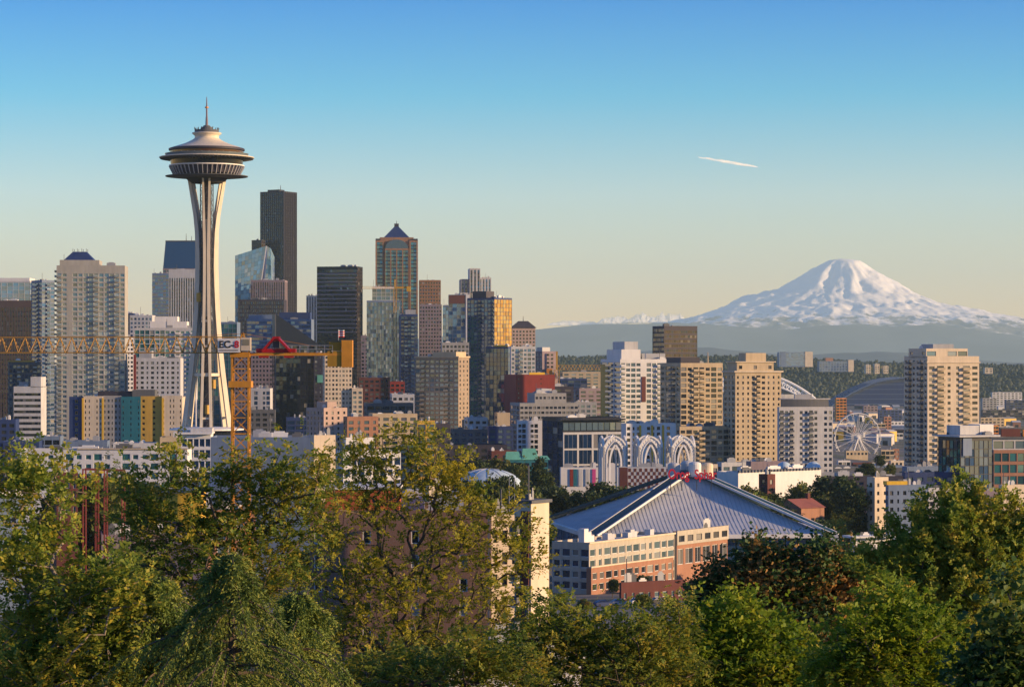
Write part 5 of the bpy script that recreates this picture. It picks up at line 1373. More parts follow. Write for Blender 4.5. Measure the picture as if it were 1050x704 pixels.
for i in range(nx):
    for j in range(nz):
        u0, u1 = b.W * (0.13 + 0.87*i/nx), b.W * (0.13 + 0.87*(i+1)/nx); z0 = b.H - 0.6 - (j+1)*1.35
        if (i + j) % 2 == 0: ck.quad((u0, -0.05, z0), (u1, -0.05, z0), (u1, -0.05, z0 + 1.35), (u0, -0.05, z0 + 1.35))
ck.build('checker_cladding', W_['dbrick'], b.root); b.bx('end_panel', 'dbrick', 0.0, b.W*0.12, -0.4, -0.03, 0, b.H - 0.2); b.finish()
b = low('pavilion', 'low building with a stepped pale green copper roof left of the white hall', 'pavilion', (516, 518, 562), 470, 1220, 10, 'teal', None, S('ggwgg', 3, glass='dark'), roof='green')
W, D, H = b.W, b.D, b.H
for u0, u1, h in ((0.0, 0.4, 3.2), (0.38, 0.78, 4.6), (0.8, 1.05, 1.2)):
    q = MB(); x0, x1 = W*u0, W*u1; q.quad((x0, -0.6, H - 0.6), (x1, -0.6, H - 0.6), (x1 - 1, D*0.5, H + h), (x0 + 1, D*0.5, H + h)); q.quad((x0 + 1, D*0.5, H + h), (x1 - 1, D*0.5, H + h), (x1, D, H - 0.6), (x0, D, H - 0.6)); q.tri((x0, -0.6, H - 0.6), (x0 + 1, D*0.5, H + h), (x0, D, H - 0.6)); q.tri((x1, -0.6, H - 0.6), (x1, D, H - 0.6), (x1 - 1, D*0.5, H + h)); q.build('copper_roof', W_['green'], b.root)
b.finish()
rt = thing('domed_pavilion', 'wide shallow pale blue dome among trees left of the beige slab block', 'pavilion', (PX(500, 820), 830, gz(PX(500, 820), 830)))
zd = PZ(501, 820) - rt.location.z; b = MB(); Rr = 11.0; b.lathe([(Rr*math.cos(t), zd + 5.9*math.sin(t)) for t in np.linspace(0, math.pi/2 - 0.02, 9)], 36); b.build('dome_roof', plain("pale_blue_dome", (0.42, 0.52, 0.58), 0.45), rt, True)
b = MB(); b.lathe([(Rr*0.96, 0), (Rr*0.96, zd)], 36); b.build('wall', W_['lgrey'], rt)
for i in range(12):
    b = MB(); a = R(30*i); pts = [(Rr*1.003*math.cos(t)*math.cos(a), Rr*1.003*math.cos(t)*math.sin(a), zd + 5.95*math.sin(t)) for t in np.linspace(0.02, 1.5, 7)]
    for p0, p1 in zip(pts[:-1], pts[1:]): b.bar(p0, p1, 0.16)
    b.build('dome_rib', W_['mech'], rt)
# behind the arena, right
b = low('exhibition_hall', 'long white hall with a toothed roof edge right of the arena top', 'hall', (735, 757, 842), 484, 1010, 40, 'white', S('s', 4), S('sssss', 4), roof='lroof')
tb_ = MB()
for i in range(26): tb_.box(b.W*i/26, b.W*(i+0.5)/26, -0.5, 0.3, b.H - 0.2, b.H + 0.7)
tb_.build('toothed_edge', W_['dgrey'], b.root); b.finish()
b = low('stair_tower', 'brown brick stair tower standing against the long white hall', 'tower', (778, 787, 795), 486, 985, 40, 'dbrick', S('n', 3), S('n', 3)); b.finish()
b = low('exhibition_hall', 'white box hall with a bright sunlit right face left of the bushy tree', 'hall', (795, 805, 842), 483, 1030, 40, 'white', S('s', 4), S('s', 4), roof='lroof'); b.finish()
for px, lab in ((804, 'pale blue dome roof at the foot of the tan balcony tower'), (834, 'pale blue dome roof at the foot of the blue grey tower')):
    rt = thing('domed_pavilion', lab, 'pavilion', (PX(px, 1080), 1080, gz(PX(px, 1080), 1080))); zd = PZ(480.5, 1080) - rt.location.z
    b = MB(); b.lathe([(3.2*math.cos(t), zd + 3.0*math.sin(t)) for t in np.linspace(0, math.pi/2 - 0.02, 7)], 24); b.build('dome_roof', plain("pale_blue_dome", (0, 0, 0)), rt, True)
    b = MB(); b.lathe([(3.1, 0), (3.1, zd)], 24); b.build('wall', W_['lgrey'], rt)
def gabled(name, label, cat, px, ytop, Y, w, d, eave, rz, wall, roofm, chim=True):
    x = PX(px, Y); zg = gz(x, Y) - 0.4; h = PZ(ytop, Y) - zg; rt = thing(name, label, cat, (x, Y, zg), R(rz))
    b = MB(); b.box(-w/2, w/2, -d/2, d/2, 0, eave); 
    for s in (-1, 1): b.tri((s*w/2, -d/2, eave), (s*w/2, d/2, eave), (s*w/2, 0, h))
    b.build('wall', W_[wall], rt); o = 0.5
    r = MB(); r.quad((-w/2-o, -d/2-o, eave - 0.25), (w/2+o, -d/2-o, eave - 0.25), (w/2+o, 0, h + 0.06), (-w/2-o, 0, h + 0.06)); r.quad((-w/2-o, 0, h + 0.06), (w/2+o, 0, h + 0.06), (w/2+o, d/2+o, eave - 0.25), (-w/2-o, d/2+o, eave - 0.25))
    rf = r.build('roof', W_[roofm], rt)
    if chim: c = MB(); c.box(w*0.3, w*0.3 + 1.3, -0.6, 0.7, h - 1.6, h + 1.9); c.build('chimney', W_['dbrick'], rf)
    for i in range(3):
        q = MB(); x0 = -w/2 + w*(i + 0.3)/3; q.box(x0, x0 + w*0.13, -d/2 - 0.06, -d/2 - 0.01, eave*0.35, eave*0.75); q.build('window', G_['dark'], rt)
    return rt
red_roof = wall_mat("red_tile_roof", (0.26, 0.09, 0.07), 0.8); W_['redroof'] = red_roof
gabled('house', 'brick house with a red roof and chimney right of the arena ridge', 'house', 820, 511, 955, 12, 13, PZ(519, 955) - gz(PX(820, 955), 955) + 0.4, 40, 'brick', 'redroof')
b = low('apartment_block', 'narrow yellow block with a column of small windows in the trees at right', 'apartment block', (889, 897, 911), 489, 960, 30, 'cream', S('n', 3), S('nn', 3.0, 0.6, 0.45), yb=530); b.finish()
b = low('apartment_block', 'pale blue grey apartment block with a yellow roof edge below the lone beige tower', 'apartment block', (908, 911, 951), 497, 930, 14, 'blue', S('w', 3), S('wnwnww', 2.9, 0.5, 0.5, glass='dark'), yb=540)
b.bx('roof_band', 'yellow', -0.4, b.W*0.5, 0.5, 4, b.H + 0.004, b.H + 1.3); b.finish()
b = low('warehouse', 'long dark brown roofed block right of the blue grey tower foot', 'warehouse', (838, 840, 926), 488, 1040, 6, 'dbrown', None, S('w'*9, 3.2, 0.5, 0.4, glass='navy'), yb=520); b.finish()
b = low('warehouse', 'small cream walled shed beside the bushy tree right of the white hall', 'warehouse', (863, 868, 884), 503, 1130, 30, 'cream', S('s', 4), S('s', 4), roof='lroof'); b.finish()
b = low('apartment_block', 'white roofed block with pale gravel top just left of the right leafy tree', 'apartment block', (948, 952, 1000), 500, 980, 14, 'lgrey', S('ww', 3), S('wwwwww', 3, glass='dark'), roof='lroof', yb=535); b.finish()
b = low('office_block', 'modern glass office with a dark left wing and white roof slab at the right', 'office building', (962, 985, 1028), 448, 1120, 25, 'black', S('cccccc', 3.6, glass='navy', curtain=True), S('c'*9, 3.6, glass='blue', curtain=True), yb=500, depth=26, roof='lroof')
b.bx('roof_slab', 'lgrey', -1.5, b.W + 1, -1.5, b.D, b.H + 0.004, b.H + 0.7); b.bx('blue_panel', 'blue', -0.02 + 1, 5.5, -0.5, -0.05, b.H - 8, b.H - 0.5); b.block(0.15, 0.6, 0.3, 0.9, 0.8, 4.8, 'lgrey'); b.block(0.62, 0.95, 0.3, 0.8, 0.8, 5.2, 'white'); b.finish()
b = low('office_block', 'brown brick gridded office with a glazed top floor at the right picture edge', 'office building', (1017, 1019, 1075), 461, 1060, 10, 'brick', S('gg', 4), S('ggggggg', 4.6, 0.74, 0.7, glass='teal', fr='dark', top=0.8), yb=505, depth=26)
b.tier(b.W*0.0, b.W, 1.0, b.D*0.9, b.H - 0.9, b.H + 4.6, 'lgrey', None, S('ggggg', 4.2, 0.9, 0.7, glass='pale', top=0.6), None, name='glazed_top_floor'); b.bx('roof_slab', 'dgrey', -1, b.W + 1, -0.2, b.D, b.H + 4.61, b.H + 5.2); b.block(0.15, 0.5, 0.3, 0.8, 5.3, 8.4, 'dbrick'); b.block(0.55, 0.9, 0.3, 0.8, 5.3, 8.0, 'orange'); b.finish()
b = low('warehouse', 'beige flat roofed box in front of the brick gridded office', 'warehouse', (1024, 1028, 1052), 497, 900, 20, 'cream', S('s', 4), S('ss', 4), roof='lroof'); b.finish()
b = low('warehouse', 'low mauve brick row behind the beige box at the right edge', 'warehouse', (985, 988, 1060), 503, 940, 12, 'mauve', None, S('wnwnwnwn', 3.2, 0.6, 0.45, glass='dark')); b.finish()
b = low('pavilion', 'white low pavilion with tall vertical slats right of the arena eave', 'pavilion', (872, 876, 915), 551, 790, 20, 'white', S('s', 4), S('v'*12, 3, 0.5, glass='navy', dd=0.5, top=2, curtain=True), roof='lroof', yb=590); b.bx('sloped_canopy', 'white', -2, b.W + 1, -2.5, 4, b.H + 0.004, b.H + 0.6); b.finish()

# apartment blocks in front of the arena
b = low('apartment_block', 'long apartment block with cream upper floors over orange brick in front of the arena', 'apartment block', (566, 604, 691.5), 556, 700, 58, 'beige', S('wgwg', 2.9, 0.7, 0.6, glass='navy', fr='white', top=1.4), S('wngwgwgwngwg', 2.9, 0.72, 0.66, glass='pale', fr='white', top=1.4), yb=640, kit=0, roof='lroof')
W, D, H = b.W, b.D, b.H
b.tier(-1.4, W*0.93, -1.5, -0.03, 0, H - 6.6, 'brick', S('s', 3), S('wwgwwgwwgwww', 2.9, 0.62, 0.62, glass='res', fr='white', top=0.9), None, 'roof', 'brick_front', 0.25)
b.bx('pale_coping', 'cream', -1.6, W*0.93 + 0.2, -1.72, -1.2, H - 6.597, H - 6.2); b.bx('cornice', 'cream', -0.4, W + 0.1, -0.45, -0.003, H - 0.35, H + 0.12)
for i in range(9):
    u, v = W*(0.05 + 0.1*i), D*(0.25 + 0.4*((i*7) % 5)/5); q = MB(); hh = [3.4, 2.2, 1.0, 1.4, 0.9, 1.1, 1.6, 0.8, 1.2][i]; q.box(u, u + 2.2, v, v + 1.8, H - 0.88, H + hh); q.build('roof_vent', W_['white' if i < 3 else 'lgrey'], b.root)
b.top = (0, W, 0, D, H - 0.9); b.finish()
b = low('apartment_block', 'right end apartment block of orange brick with one cream floor beside the arena eave', 'apartment block', (690, 693.2, 746), 544.5, 757, 58, 'brick', S('s', 3), S('wgwgwg', 5.8, 0.66, 0.78, glass='res', fr='white', top=4.6, mull=2), yb=640, depth=14, kit=2, roof='lroof')
b.tier(0.02, b.W - 0.02, -0.4, -0.02, b.H - 4.0, b.H + 0.1, 'beige', None, S('wwwwww', 3.0, 0.66, 0.6, glass='res', fr='dark', top=0.9), None, 'roof', 'cream_storey', 0.2); b.bx('gap_shade_box', 'dark', -1.4, -0.05, -0.3, 3, 0, b.H - 1); b.finish()  # solid dark box painted as the shaded gap beside the block
b = low('brick_building', 'low dark red brick building with white vents on its roof below the apartments', 'building', (635, 637, 702), 597, 625, 30, 'dbrick', None, S('nnwnwwnw', 3, 0.6, 0.45, glass='pale', fr='white', top=1.8), yb=640, roof='roof', kit=5); b.finish()
b = low('slab_block', 'narrow slab block with a blank sunlit beige end wall and brown shaded balconies', 'apartment block', (527.5, 544.5, 563), 514, 330, 58, 'cream', S('bs', 3.0, 0.7, 0.6, glass='bronze', rail='dark'), S('s', 3), yb=640, kit=5)
b.bx('balcony_shade_panel', 'dbrick', -0.25, -0.02, b.D*0.1, b.D*0.55, 0, b.H - 1.2); b.bx('cornice', 'dgrey', -0.3, b.W + 0.3, -0.3, b.D + 0.3, b.H - 0.25, b.H + 0.15); b.finish()  # dark brown panel puts the shade of the balcony side into colour

W_['brownbrick'] = wall_mat("brown_brick", (0.17, 0.10, 0.075))
# behind the left and middle leafy trees
b = low('exhibition_hall', 'large plain grey blue hall with a flat pale roof behind the orange crane', 'hall', (214, 216, 322), 448, 760, 2, 'blue', None, S('ssss', 4), roof='lroof', depth=20); b.finish()
b = low('pavilion', 'low white pavilion with an overhanging roof slab at the foot of the observation tower', 'pavilion', (184, 186, 216), 445, 1000, 3, 'white', None, S('ggggg', 4.2, 0.94, 0.62, glass='navy', fr='white', top=1.2), roof='lroof', depth=16, yb=475); b.bx('roof_slab', 'white', -1.2, b.W + 0.6, -1.8, b.D, b.H + 0.004, b.H + 0.7); b.bx('roof_slab', 'lgrey', b.W*0.3, b.W + 0.4, 2, b.D - 2, b.H + 0.71, b.H + 2.2); b.finish()
b = low('exhibition_hall', 'tall blank cream wall block at the right end of the grey blue hall', 'hall', (318, 322, 344), 446, 740, 25, 'cream', S('s', 4), S('s', 4), roof='lroof', depth=20); b.finish()
b = low('apartment_block', 'bright white apartment building of deep square openings seen through the yellow tree', 'apartment block', (345, 352, 411), 462, 700, 20, 'white', S('g', 3), S('gwgwggwg', 3.0, 0.7, 0.62, glass='navy', fr='white'), roof='lroof', yb=505); b.tier(b.W*0.1, b.W*0.6, 3, b.D*0.8, b.H - 0.9, b.H + 3.4, 'white', None, S('gwg', 3.0, 0.7, 0.6, glass='navy'), None, name='upper_storey'); b.finish()
b = low('brick_building', 'brown brick building behind the thin yellow tree with an orange red parapet storey', 'building', (312, 318, 500), 523, 340, 1, 'brownbrick', S('w', 3), S('wsswsswssws', 3.1, 0.5, 0.55, glass='res', fr='white', top=2), roof='lroof', yb=650, depth=20)
b.bx('orange_storey', wall_mat("orange_red_stucco", (0.36, 0.085, 0.03)), b.W*0.08, b.W*0.5, 2, 12, b.H - 0.88, b.H + 2.6); b.bx('white_coping', 'white', b.W*0.07, b.W*0.51, 1.8, 12.2, b.H + 2.604, b.H + 2.9); b.finish()
b = low('apartment_block', 'cream building in the gap between the yellow tree and the beige slab block', 'apartment block', (500, 504, 531), 528, 360, 22, 'cream', S('s', 3), S('nwn', 3, glass='dark'), yb=640); b.finish()
b = low('apartment_block', 'cream and white gabled block catching the sun beside the yellow leaves', 'apartment block', (436, 440, 462), 498, 560, 25, 'cream', S('s', 3), S('s', 3), roof='lroof', depth=12); b.finish()
b = low('shed', 'blue and white roofed low shed down behind the olive leaves at bottom centre', 'shed', (450, 460, 600), 676, 170, 20, 'lgrey', S('s', 3), S('swwsw', 3), roof='lroof', yb=700, depth=14); b.finish()
b = low('apartment_block', 'long white low building with dark bays at the foot of the coloured block', 'building', (15, 18, 192), 461, 900, 2, 'white', None, S('wgwwsgwwgwsgwwgwgw', 3.2, 0.6, 0.5, glass='teal', fr='white', top=1), roof='roof', yb=485, kit=8); b.bx('tan_coping', 'tan', b.W*0.35, b.W, -0.3, 0.4, b.H + 0.004, b.H + 0.5); b.finish()
b = low('brick_building', 'small deep red building beside the dark trees at the left', 'building', (55, 58, 80), 484, 620, 12, 'dbrick', None, S('nwn', 3, glass='pale', fr='white'), yb=510); b.finish()
b = low('shed', 'white box shed with a lit beige face among the left trees', 'shed', (30, 38, 72), 545, 760, 40, 'white', S('s', 3), S('s', 3), roof='lroof', yb=590); b.finish()
b = low('shed', 'blue and white tent roofed shed at the left picture edge', 'shed', (-12, -8, 26), 508, 420, 20, 'blue', S('s', 3), S('ss', 3), roof='lroof', yb=530); b.bx('roof_slab', 'white', -0.5, b.W + 0.4, -1, b.D*0.6, b.H + 0.004, b.H + 1.2); b.finish()
b = low('warehouse', 'grey brick row behind the red poles at the left', 'warehouse', (100, 104, 200), 548, 620, 10, 'mauve', None, S('wnwnwnw', 3, glass='res'), roof='lroof', yb=600); b.finish()
b = low('warehouse', 'tan brick low block behind the left leafy tree under the crane', 'warehouse', (205, 212, 262), 523, 600, 22, 'brick', S('w', 3), S('wgwgw', 3, glass='pale', fr='white'), roof='lroof', yb=560); b.finish()
# yellow curved canopy
rt = thing('canopy', 'curved yellow canopy with a pale blue sloping roof behind the left leafy tree', 'canopy', (PX(188, 520), 520, gz(PX(188, 520), 520))); zc = PZ(516, 520) - rt.location.z
b = MB()
for i in range(10):
    a0, a1 = R(180 + i*9), R(180 + (i+1)*9); p = [(4*math.cos(a), 4*math.sin(a)) for a in (a0, a1)]
    b.quad((p[0][0], p[0][1], zc - 3 ), (p[1][0], p[1][1], zc - 3), (p[1][0], p[1][1], zc + 2.4), (p[0][0], p[0][1], zc + 2.4))
b.box(0, 4, -4, 4, zc - 3, zc + 2.4); b.build('yellow_wall', W_['yellow'], rt)
b = MB(); b.quad((-4, -4.3, zc + 2.42), (6, -4.3, zc + 3.0), (9, 4, zc + 6.4), (-1, 4, zc + 3)); b.quad((-4, -4.3, zc + 2.1), (-1, 4, zc + 2.7), (9, 4, zc + 6.1), (6, -4.3, zc + 2.7)); b.build('roof', W_['blue'], rt)
b = MB(); b.box(-3.2, 3.8, -3, 3.5, 0, zc - 3.02); b.build('wall', W_['mauve'], rt)
# red steel frame
rt = thing('steel_frame', 'tall thin red steel pole frame standing before dark trees at the left', 'frame', (PX(85, 600), 600, gz(PX(85, 600), 600)))
k3 = 600 / F; zt = PZ(481, 600) - rt.location.z
for x in (0, 13, 22, 40):
    for dy in (0, 4):
        b = MB(); b.bar((x*k3, dy, 0), (x*k3, dy, zt - (x/13)*0.1), 0.32); b.build('pole', wall_mat("red_steel", (0.24, 0.05, 0.035), 0.5), rt)
b = MB(); b.bar((-0.2, 0, zt), (40*k3 + 0.2, 0, zt - 0.3), 0.3); b.build('top_beam', MATS["red_steel"], rt); b = MB(); b.bar((-0.2, 4, zt), (40*k3 + 0.2, 4, zt - 0.3), 0.3); b.build('top_beam', MATS["red_steel"], rt)
# slim light mast beside the slab block
rt = thing('light_mast', 'slim grey steel mast rising beside the beige slab block', 'mast', (PX(525, 500), 500, gz(PX(525, 500), 500))); zt = PZ(489, 500) - rt.location.z
b = MB()
for sx in (-0.5, 0.5): b.bar((sx, 0, 0), (sx, 0, zt), 0.16)
for i in range(int(zt / 1.2)): b.bar((-0.5, 0, i*1.2), (0.5, 0, (i+1)*1.2), 0.09)
b.build('mast', W_['mech'], rt)

# low dark blocks between the towers
mids = [ # x0 xc x1 ytop Y theta mat pat label
 (366, 368, 400, 387, 2000, 4, 'dbrick', 'wwwwww', 'dark red brick block at the foot of the mirror glass tower'), (398, 400, 415, 391, 1950, 6, 'red', 'www', 'small bright red brick block beside the brown condominium tower'),
 (359, 361, 372, 398, 1800, 5, 'cream', 'ww', 'thin cream block left of the dark red brick block'), (373, 376, 424, 413, 1550, 8, 'dgrey', 'gggggg', 'dark flat office with a pale rim in front of the brick blocks'),
 (400, 402, 425, 404, 1650, 4, 'lgrey', 'wwww', 'pale flat roofed storey between brick block and condominium tower'), (352, 356, 388, 427, 1350, 20, 'brick', 'wnwn', 'orange brick block in shade behind the white square openings building'),
 (378, 382, 428, 424, 1420, 12, 'tan', 'wwwww', 'brown flat block behind the yellow tree top'), (424, 428, 446, 431, 1250, 14, 'gold', 'gg', 'gold sunlit stack of window bands left of the dark park trees'), (442, 446, 462, 434, 1300, 14, 'dbrown', 'www', 'dark block right of the gold sunlit bands'),  # gold wall colour stands in for sunlight on the window bands
 (462, 465, 500, 440, 1500, 8, 'dgrey', 'wwwww', 'dark low block under the gold gleaming tower'), (476, 480, 500, 428, 1620, 8, 'lgrey', 'www', 'small pale block under the dark blue glass slab'), (498, 501, 526, 437, 1560, 10, 'navy', 'www', 'navy low block left of the white dark windowed block'), (507, 510, 524, 423, 1700, 8, 'tan', 'ss', 'tan blank cube under the deep red building'),
 (440, 444, 520, 456, 1330, 6, 'dbrown', 'wwwwwwww', 'long dark brown block above the park trees'), (500, 504, 530, 462, 1290, 10, 'dbrick', 'nnn', 'dark red cube left of the green copper roofs'),
 (566, 569, 602, 388, 2500, 5, 'navy', 'ggggg', 'dark glass block under the far orange crane jib'), (574, 577, 622, 381, 2700, 5, 'tan', 'wwwwww', 'long tan slab behind the far orange crane jib'), (590, 594, 618, 398, 2100, 20, 'mauve', 'www', 'mauve grey tower left of the gold edged white tower'), (585, 589, 612, 412, 1800, 10, 'grey', 'wwww', 'grey stepped block behind the dark framed block'), (552, 556, 588, 396, 2000, 8, 'dbrown', 'www', 'dark brown block right of the deep red building'),
 (688, 692, 736, 476, 1250, 14, 'cream', 'gggg', 'low cream storefront behind the arena roof top'), (735, 740, 800, 474, 1280, 17, 'lgrey', 'wgwgwg', 'low pale podium at the foot of the tan balcony tower'), (765, 770, 806, 473, 1240, 17, 'mauve', 'sss', 'mauve wall block before the tan balcony tower foot'),
 (850, 853, 930, 480, 1700, 8, 'dgrey', 'wwwwwwww', 'long dark row of shops below the wheel'), (880, 884, 925, 477, 1850, 10, 'blue', 'gggg', 'pale blue roofed market hall below the wheel'), (925, 930, 965, 478, 1200, 14, 'blue', 'wwww', 'blue grey podium at the foot of the lone beige tower'), (925, 928, 990, 484, 1120, 10, 'navy', 'wwwwww', 'dark blue block below the lone beige tower'),
 (-10, -8, 16, 430, 1300, 5, 'navy', 'www', 'dark blue block at the left edge below the striped brown tower'), (34, 37, 62, 447, 1280, 5, 'blue', 'ggg', 'pale blue glass cube at the foot of the dark balcony tower'), (0, 3, 40, 452, 1240, 4, 'navy', 'wwww', 'low dark block at the far left foot of the towers'),
 (60, 64, 110, 452, 1180, 5, 'blue', 'sgs', 'blue grey roof plant block below the coloured block left half'), (112, 116, 160, 454, 1160, 5, 'lgrey', 'ggs', 'grey roof plant block below the coloured block right half'), (160, 164, 188, 448, 1170, 5, 'tan', 'ws', 'tan cube between the coloured block and the needle foot'),
 (252, 254, 282, 420, 1650, 4, 'dgrey', 'wwww', 'dark block behind the crane mast'), (290, 294, 320, 428, 1600, 6, 'navy', 'ggg', 'dark blue block at the foot of the black wedge'),
]
for x0, xc, x1, yt, Y, th, mt, pat, lab in mids:
    far = Y > 1600
    b = Bld('low_rise_block', lab, 'building', (x0, xc, x1), yt, Y, th, mt, S('w', 3.2), S(pat, 3.2, 0.62, 0.55, glass=['res', 'dark', 'navy', 'pale'][(x0 * 7 + yt) % 4], curtain=far), yb=yt + 38, depth=18, kit=4, nobj=60, roof=['roof', 'lroof'][(x0 + yt) % 2]); b.finish()

# parked cars in the yard under the brick building
def make_car(label, col, px, py, Y, rz):
    x = PX(px, Y); z = gz(x, Y); rt = thing('parked_car', label, 'car', (x, Y, z), R(rz), 'cars parked in the yard')
    b = MB(); secs = [(-2.2, 0.45, 0.75), (-2.1, 0.35, 0.95), (-0.9, 0.3, 1.0), (0.9, 0.3, 1.0), (2.0, 0.32, 0.85), (2.2, 0.45, 0.7)]
    for (xa, a0, a1), (xb, b0, b1) in zip(secs[:-1], secs[1:]):
        w = 0.88
        b.quad((xa, -w, a1), (xb, -w, b1), (xb, w, b1), (xa, w, a1)); b.quad((xa, -w, a0), (xb, -w, b0), (xb, -w, b1), (xa, -w, a1)); b.quad((xb, w, b0), (xa, w, a0), (xa, w, a1), (xb, w, b1)); b.quad((xa, w, a0), (xb, w, b0), (xb, -w, b0), (xa, -w, a0))
    b.quad((-2.2, w, .45), (-2.2, -w, .45), (-2.2, -w, .75), (-2.2, w, .75)); b.quad((2.2, -w, .45), (2.2, w, .45), (2.2, w, .7), (2.2, -w, .7))
    b.quad((-1.1, -.66, 1.45), (0.5, -.66, 1.45), (0.5, .66, 1.45), (-1.1, .66, 1.45)); b.build('body', col, rt)
    g = MB(); lo = [(-1.9, -.84, 1.0), (1.1, -.84, 1.0), (1.1, .84, 1.0), (-1.9, .84, 1.0)]; hi = [(-1.1, -.66, 1.446), (0.5, -.66, 1.446), (0.5, .66, 1.446), (-1.1, .66, 1.446)]
    for i in range(4): g.quad(lo[i], lo[(i+1) % 4], hi[(i+1) % 4], hi[i])
    g.build('window', G_['dark'], rt)
    for sx in (-1.35, 1.35):
        for sy in (-0.8, 0.8): t = MB(); t.tube([(sx, sy - 0.1, 0.33), (sx, sy + 0.1, 0.33)], 0.33, 12); t.build('wheel', W_['black'], rt)
for args in (('white parked car nearest the low dark red brick building', W_['white'], 655, 622, 600, 28), ('silver grey parked car left of the white one in the yard', W_['mech'], 636, 625, 590, 20), ('dark blue parked car at the left end of the yard', W_['navy'], 619, 628, 580, 24), ('black parked car under the apartments at the right end of the yard', W_['black'], 676, 622, 606, 30)): make_car(*args)


# ================================================================== trees
BARK = wall_mat("grey_brown_bark", (0.11, 0.085, 0.065), 0.9, 0.35, 3.0)
BARKL = wall_mat("pale_bark", (0.22, 0.18, 0.14), 0.9, 0.3, 3.0)
FOL = dict(
    locust=foliage_mat("locust_leaves", [(0.15, (0.084, 0.152, 0.026)), (0.45, (0.194, 0.272, 0.038)), (0.72, (0.450, 0.367, 0.041)), (0.93, (0.450, 0.350, 0.053))], 0.45, scale=1.2),
    olive=foliage_mat("olive_leaves", [(0.2, (0.098, 0.168, 0.024)), (0.55, (0.231, 0.268, 0.035)), (0.85, (0.446, 0.341, 0.043))], 0.45, scale=1.2),
    yellow=foliage_mat("yellow_green_leaves", [(0.15, (0.117, 0.181, 0.022)), (0.5, (0.294, 0.277, 0.029)), (0.8, (0.450, 0.381, 0.030)), (0.96, (0.450, 0.369, 0.037))], 0.48, scale=0.9),
    bright=foliage_mat("bright_green_leaves", [(0.2, (0.087, 0.162, 0.013)), (0.6, (0.213, 0.285, 0.020)), (0.9, (0.399, 0.341, 0.030))], 0.46, scale=1.0),
    rust=foliage_mat("dark_rust_leaves", [(0.25, (0.034, 0.092, 0.026)), (0.52, (0.070, 0.128, 0.031)), (0.68, (0.275, 0.153, 0.042)), (0.9, (0.450, 0.221, 0.057))], 0.25, scale=0.45),
    cedar=foliage_mat("cedar_needles", [(0.2, (0.089, 0.149, 0.033)), (0.6, (0.205, 0.257, 0.045)), (0.95, (0.450, 0.375, 0.048))], 0.15, scale=1.5),
    dark=foliage_mat("dark_green_leaves", [(0.2, (0.032, 0.079, 0.018)), (0.6, (0.077, 0.128, 0.022)), (0.9, (0.178, 0.184, 0.031))], 0.28, scale=0.8),
    park=foliage_mat("park_tree_leaves", [(0.2, (0.047, 0.083, 0.022)), (0.55, (0.108, 0.136, 0.030)), (0.9, (0.240, 0.196, 0.041))], 0.25, scale=0.35, objvar=0.35),
    parkd=foliage_mat("dark_park_tree_leaves", [(0.2, (0.021, 0.044, 0.016)), (0.6, (0.046, 0.074, 0.023)), (0.9, (0.107, 0.112, 0.030))], 0.2, scale=0.35, objvar=0.3),
)
def unit(a): return a / np.maximum(1e-9, np.linalg.norm(a, axis=-1, keepdims=True))

def skeleton(anchors, trunk, rng):
    """grow limbs from the trunk to every anchor; returns nodes, parents"""
    nodes = [np.array(p, float) for p in trunk]; par = [-1] + list(range(len(trunk) - 1)); dist = [0.0]
    for i in range(1, len(trunk)): dist.append(dist[-1] + np.linalg.norm(nodes[i] - nodes[i-1]))
    top = np.array(trunk[-1]); order = np.argsort(np.linalg.norm(anchors - top, axis=1))
    N = np.zeros((len(trunk) + len(anchors) * 4, 3)); Dd = np.zeros(len(N)); n = len(trunk)
    N[:n] = nodes; Dd[:n] = dist; tips = []
    for a in order:
        p = anchors[a]; v = p - N[:n]; d = np.linalg.norm(v, axis=1)
        cost = d * (1 + 0.5 * np.maximum(0, -v[:, 2] / np.maximum(d, 1e-6))) + 0.22 * Dd[:n]
        k = int(np.argmin(cost)); L = d[k]; m = 3 if L > 1.2 else 2 if L > 0.5 else 1; prev = k
        for q in range(1, m + 1):
            t = q / m; pt = N[k] + (p - N[k]) * t
            if q < m: pt = pt + rng.normal(0, 0.05 * L, 3) + np.array([0, 0, 0.10 * L * math.sin(math.pi * t)])
            N[n] = pt; Dd[n] = Dd[prev] + L / m; par.append(prev); prev = n; n += 1
        tips.append(prev)
    return N[:n], par, tips
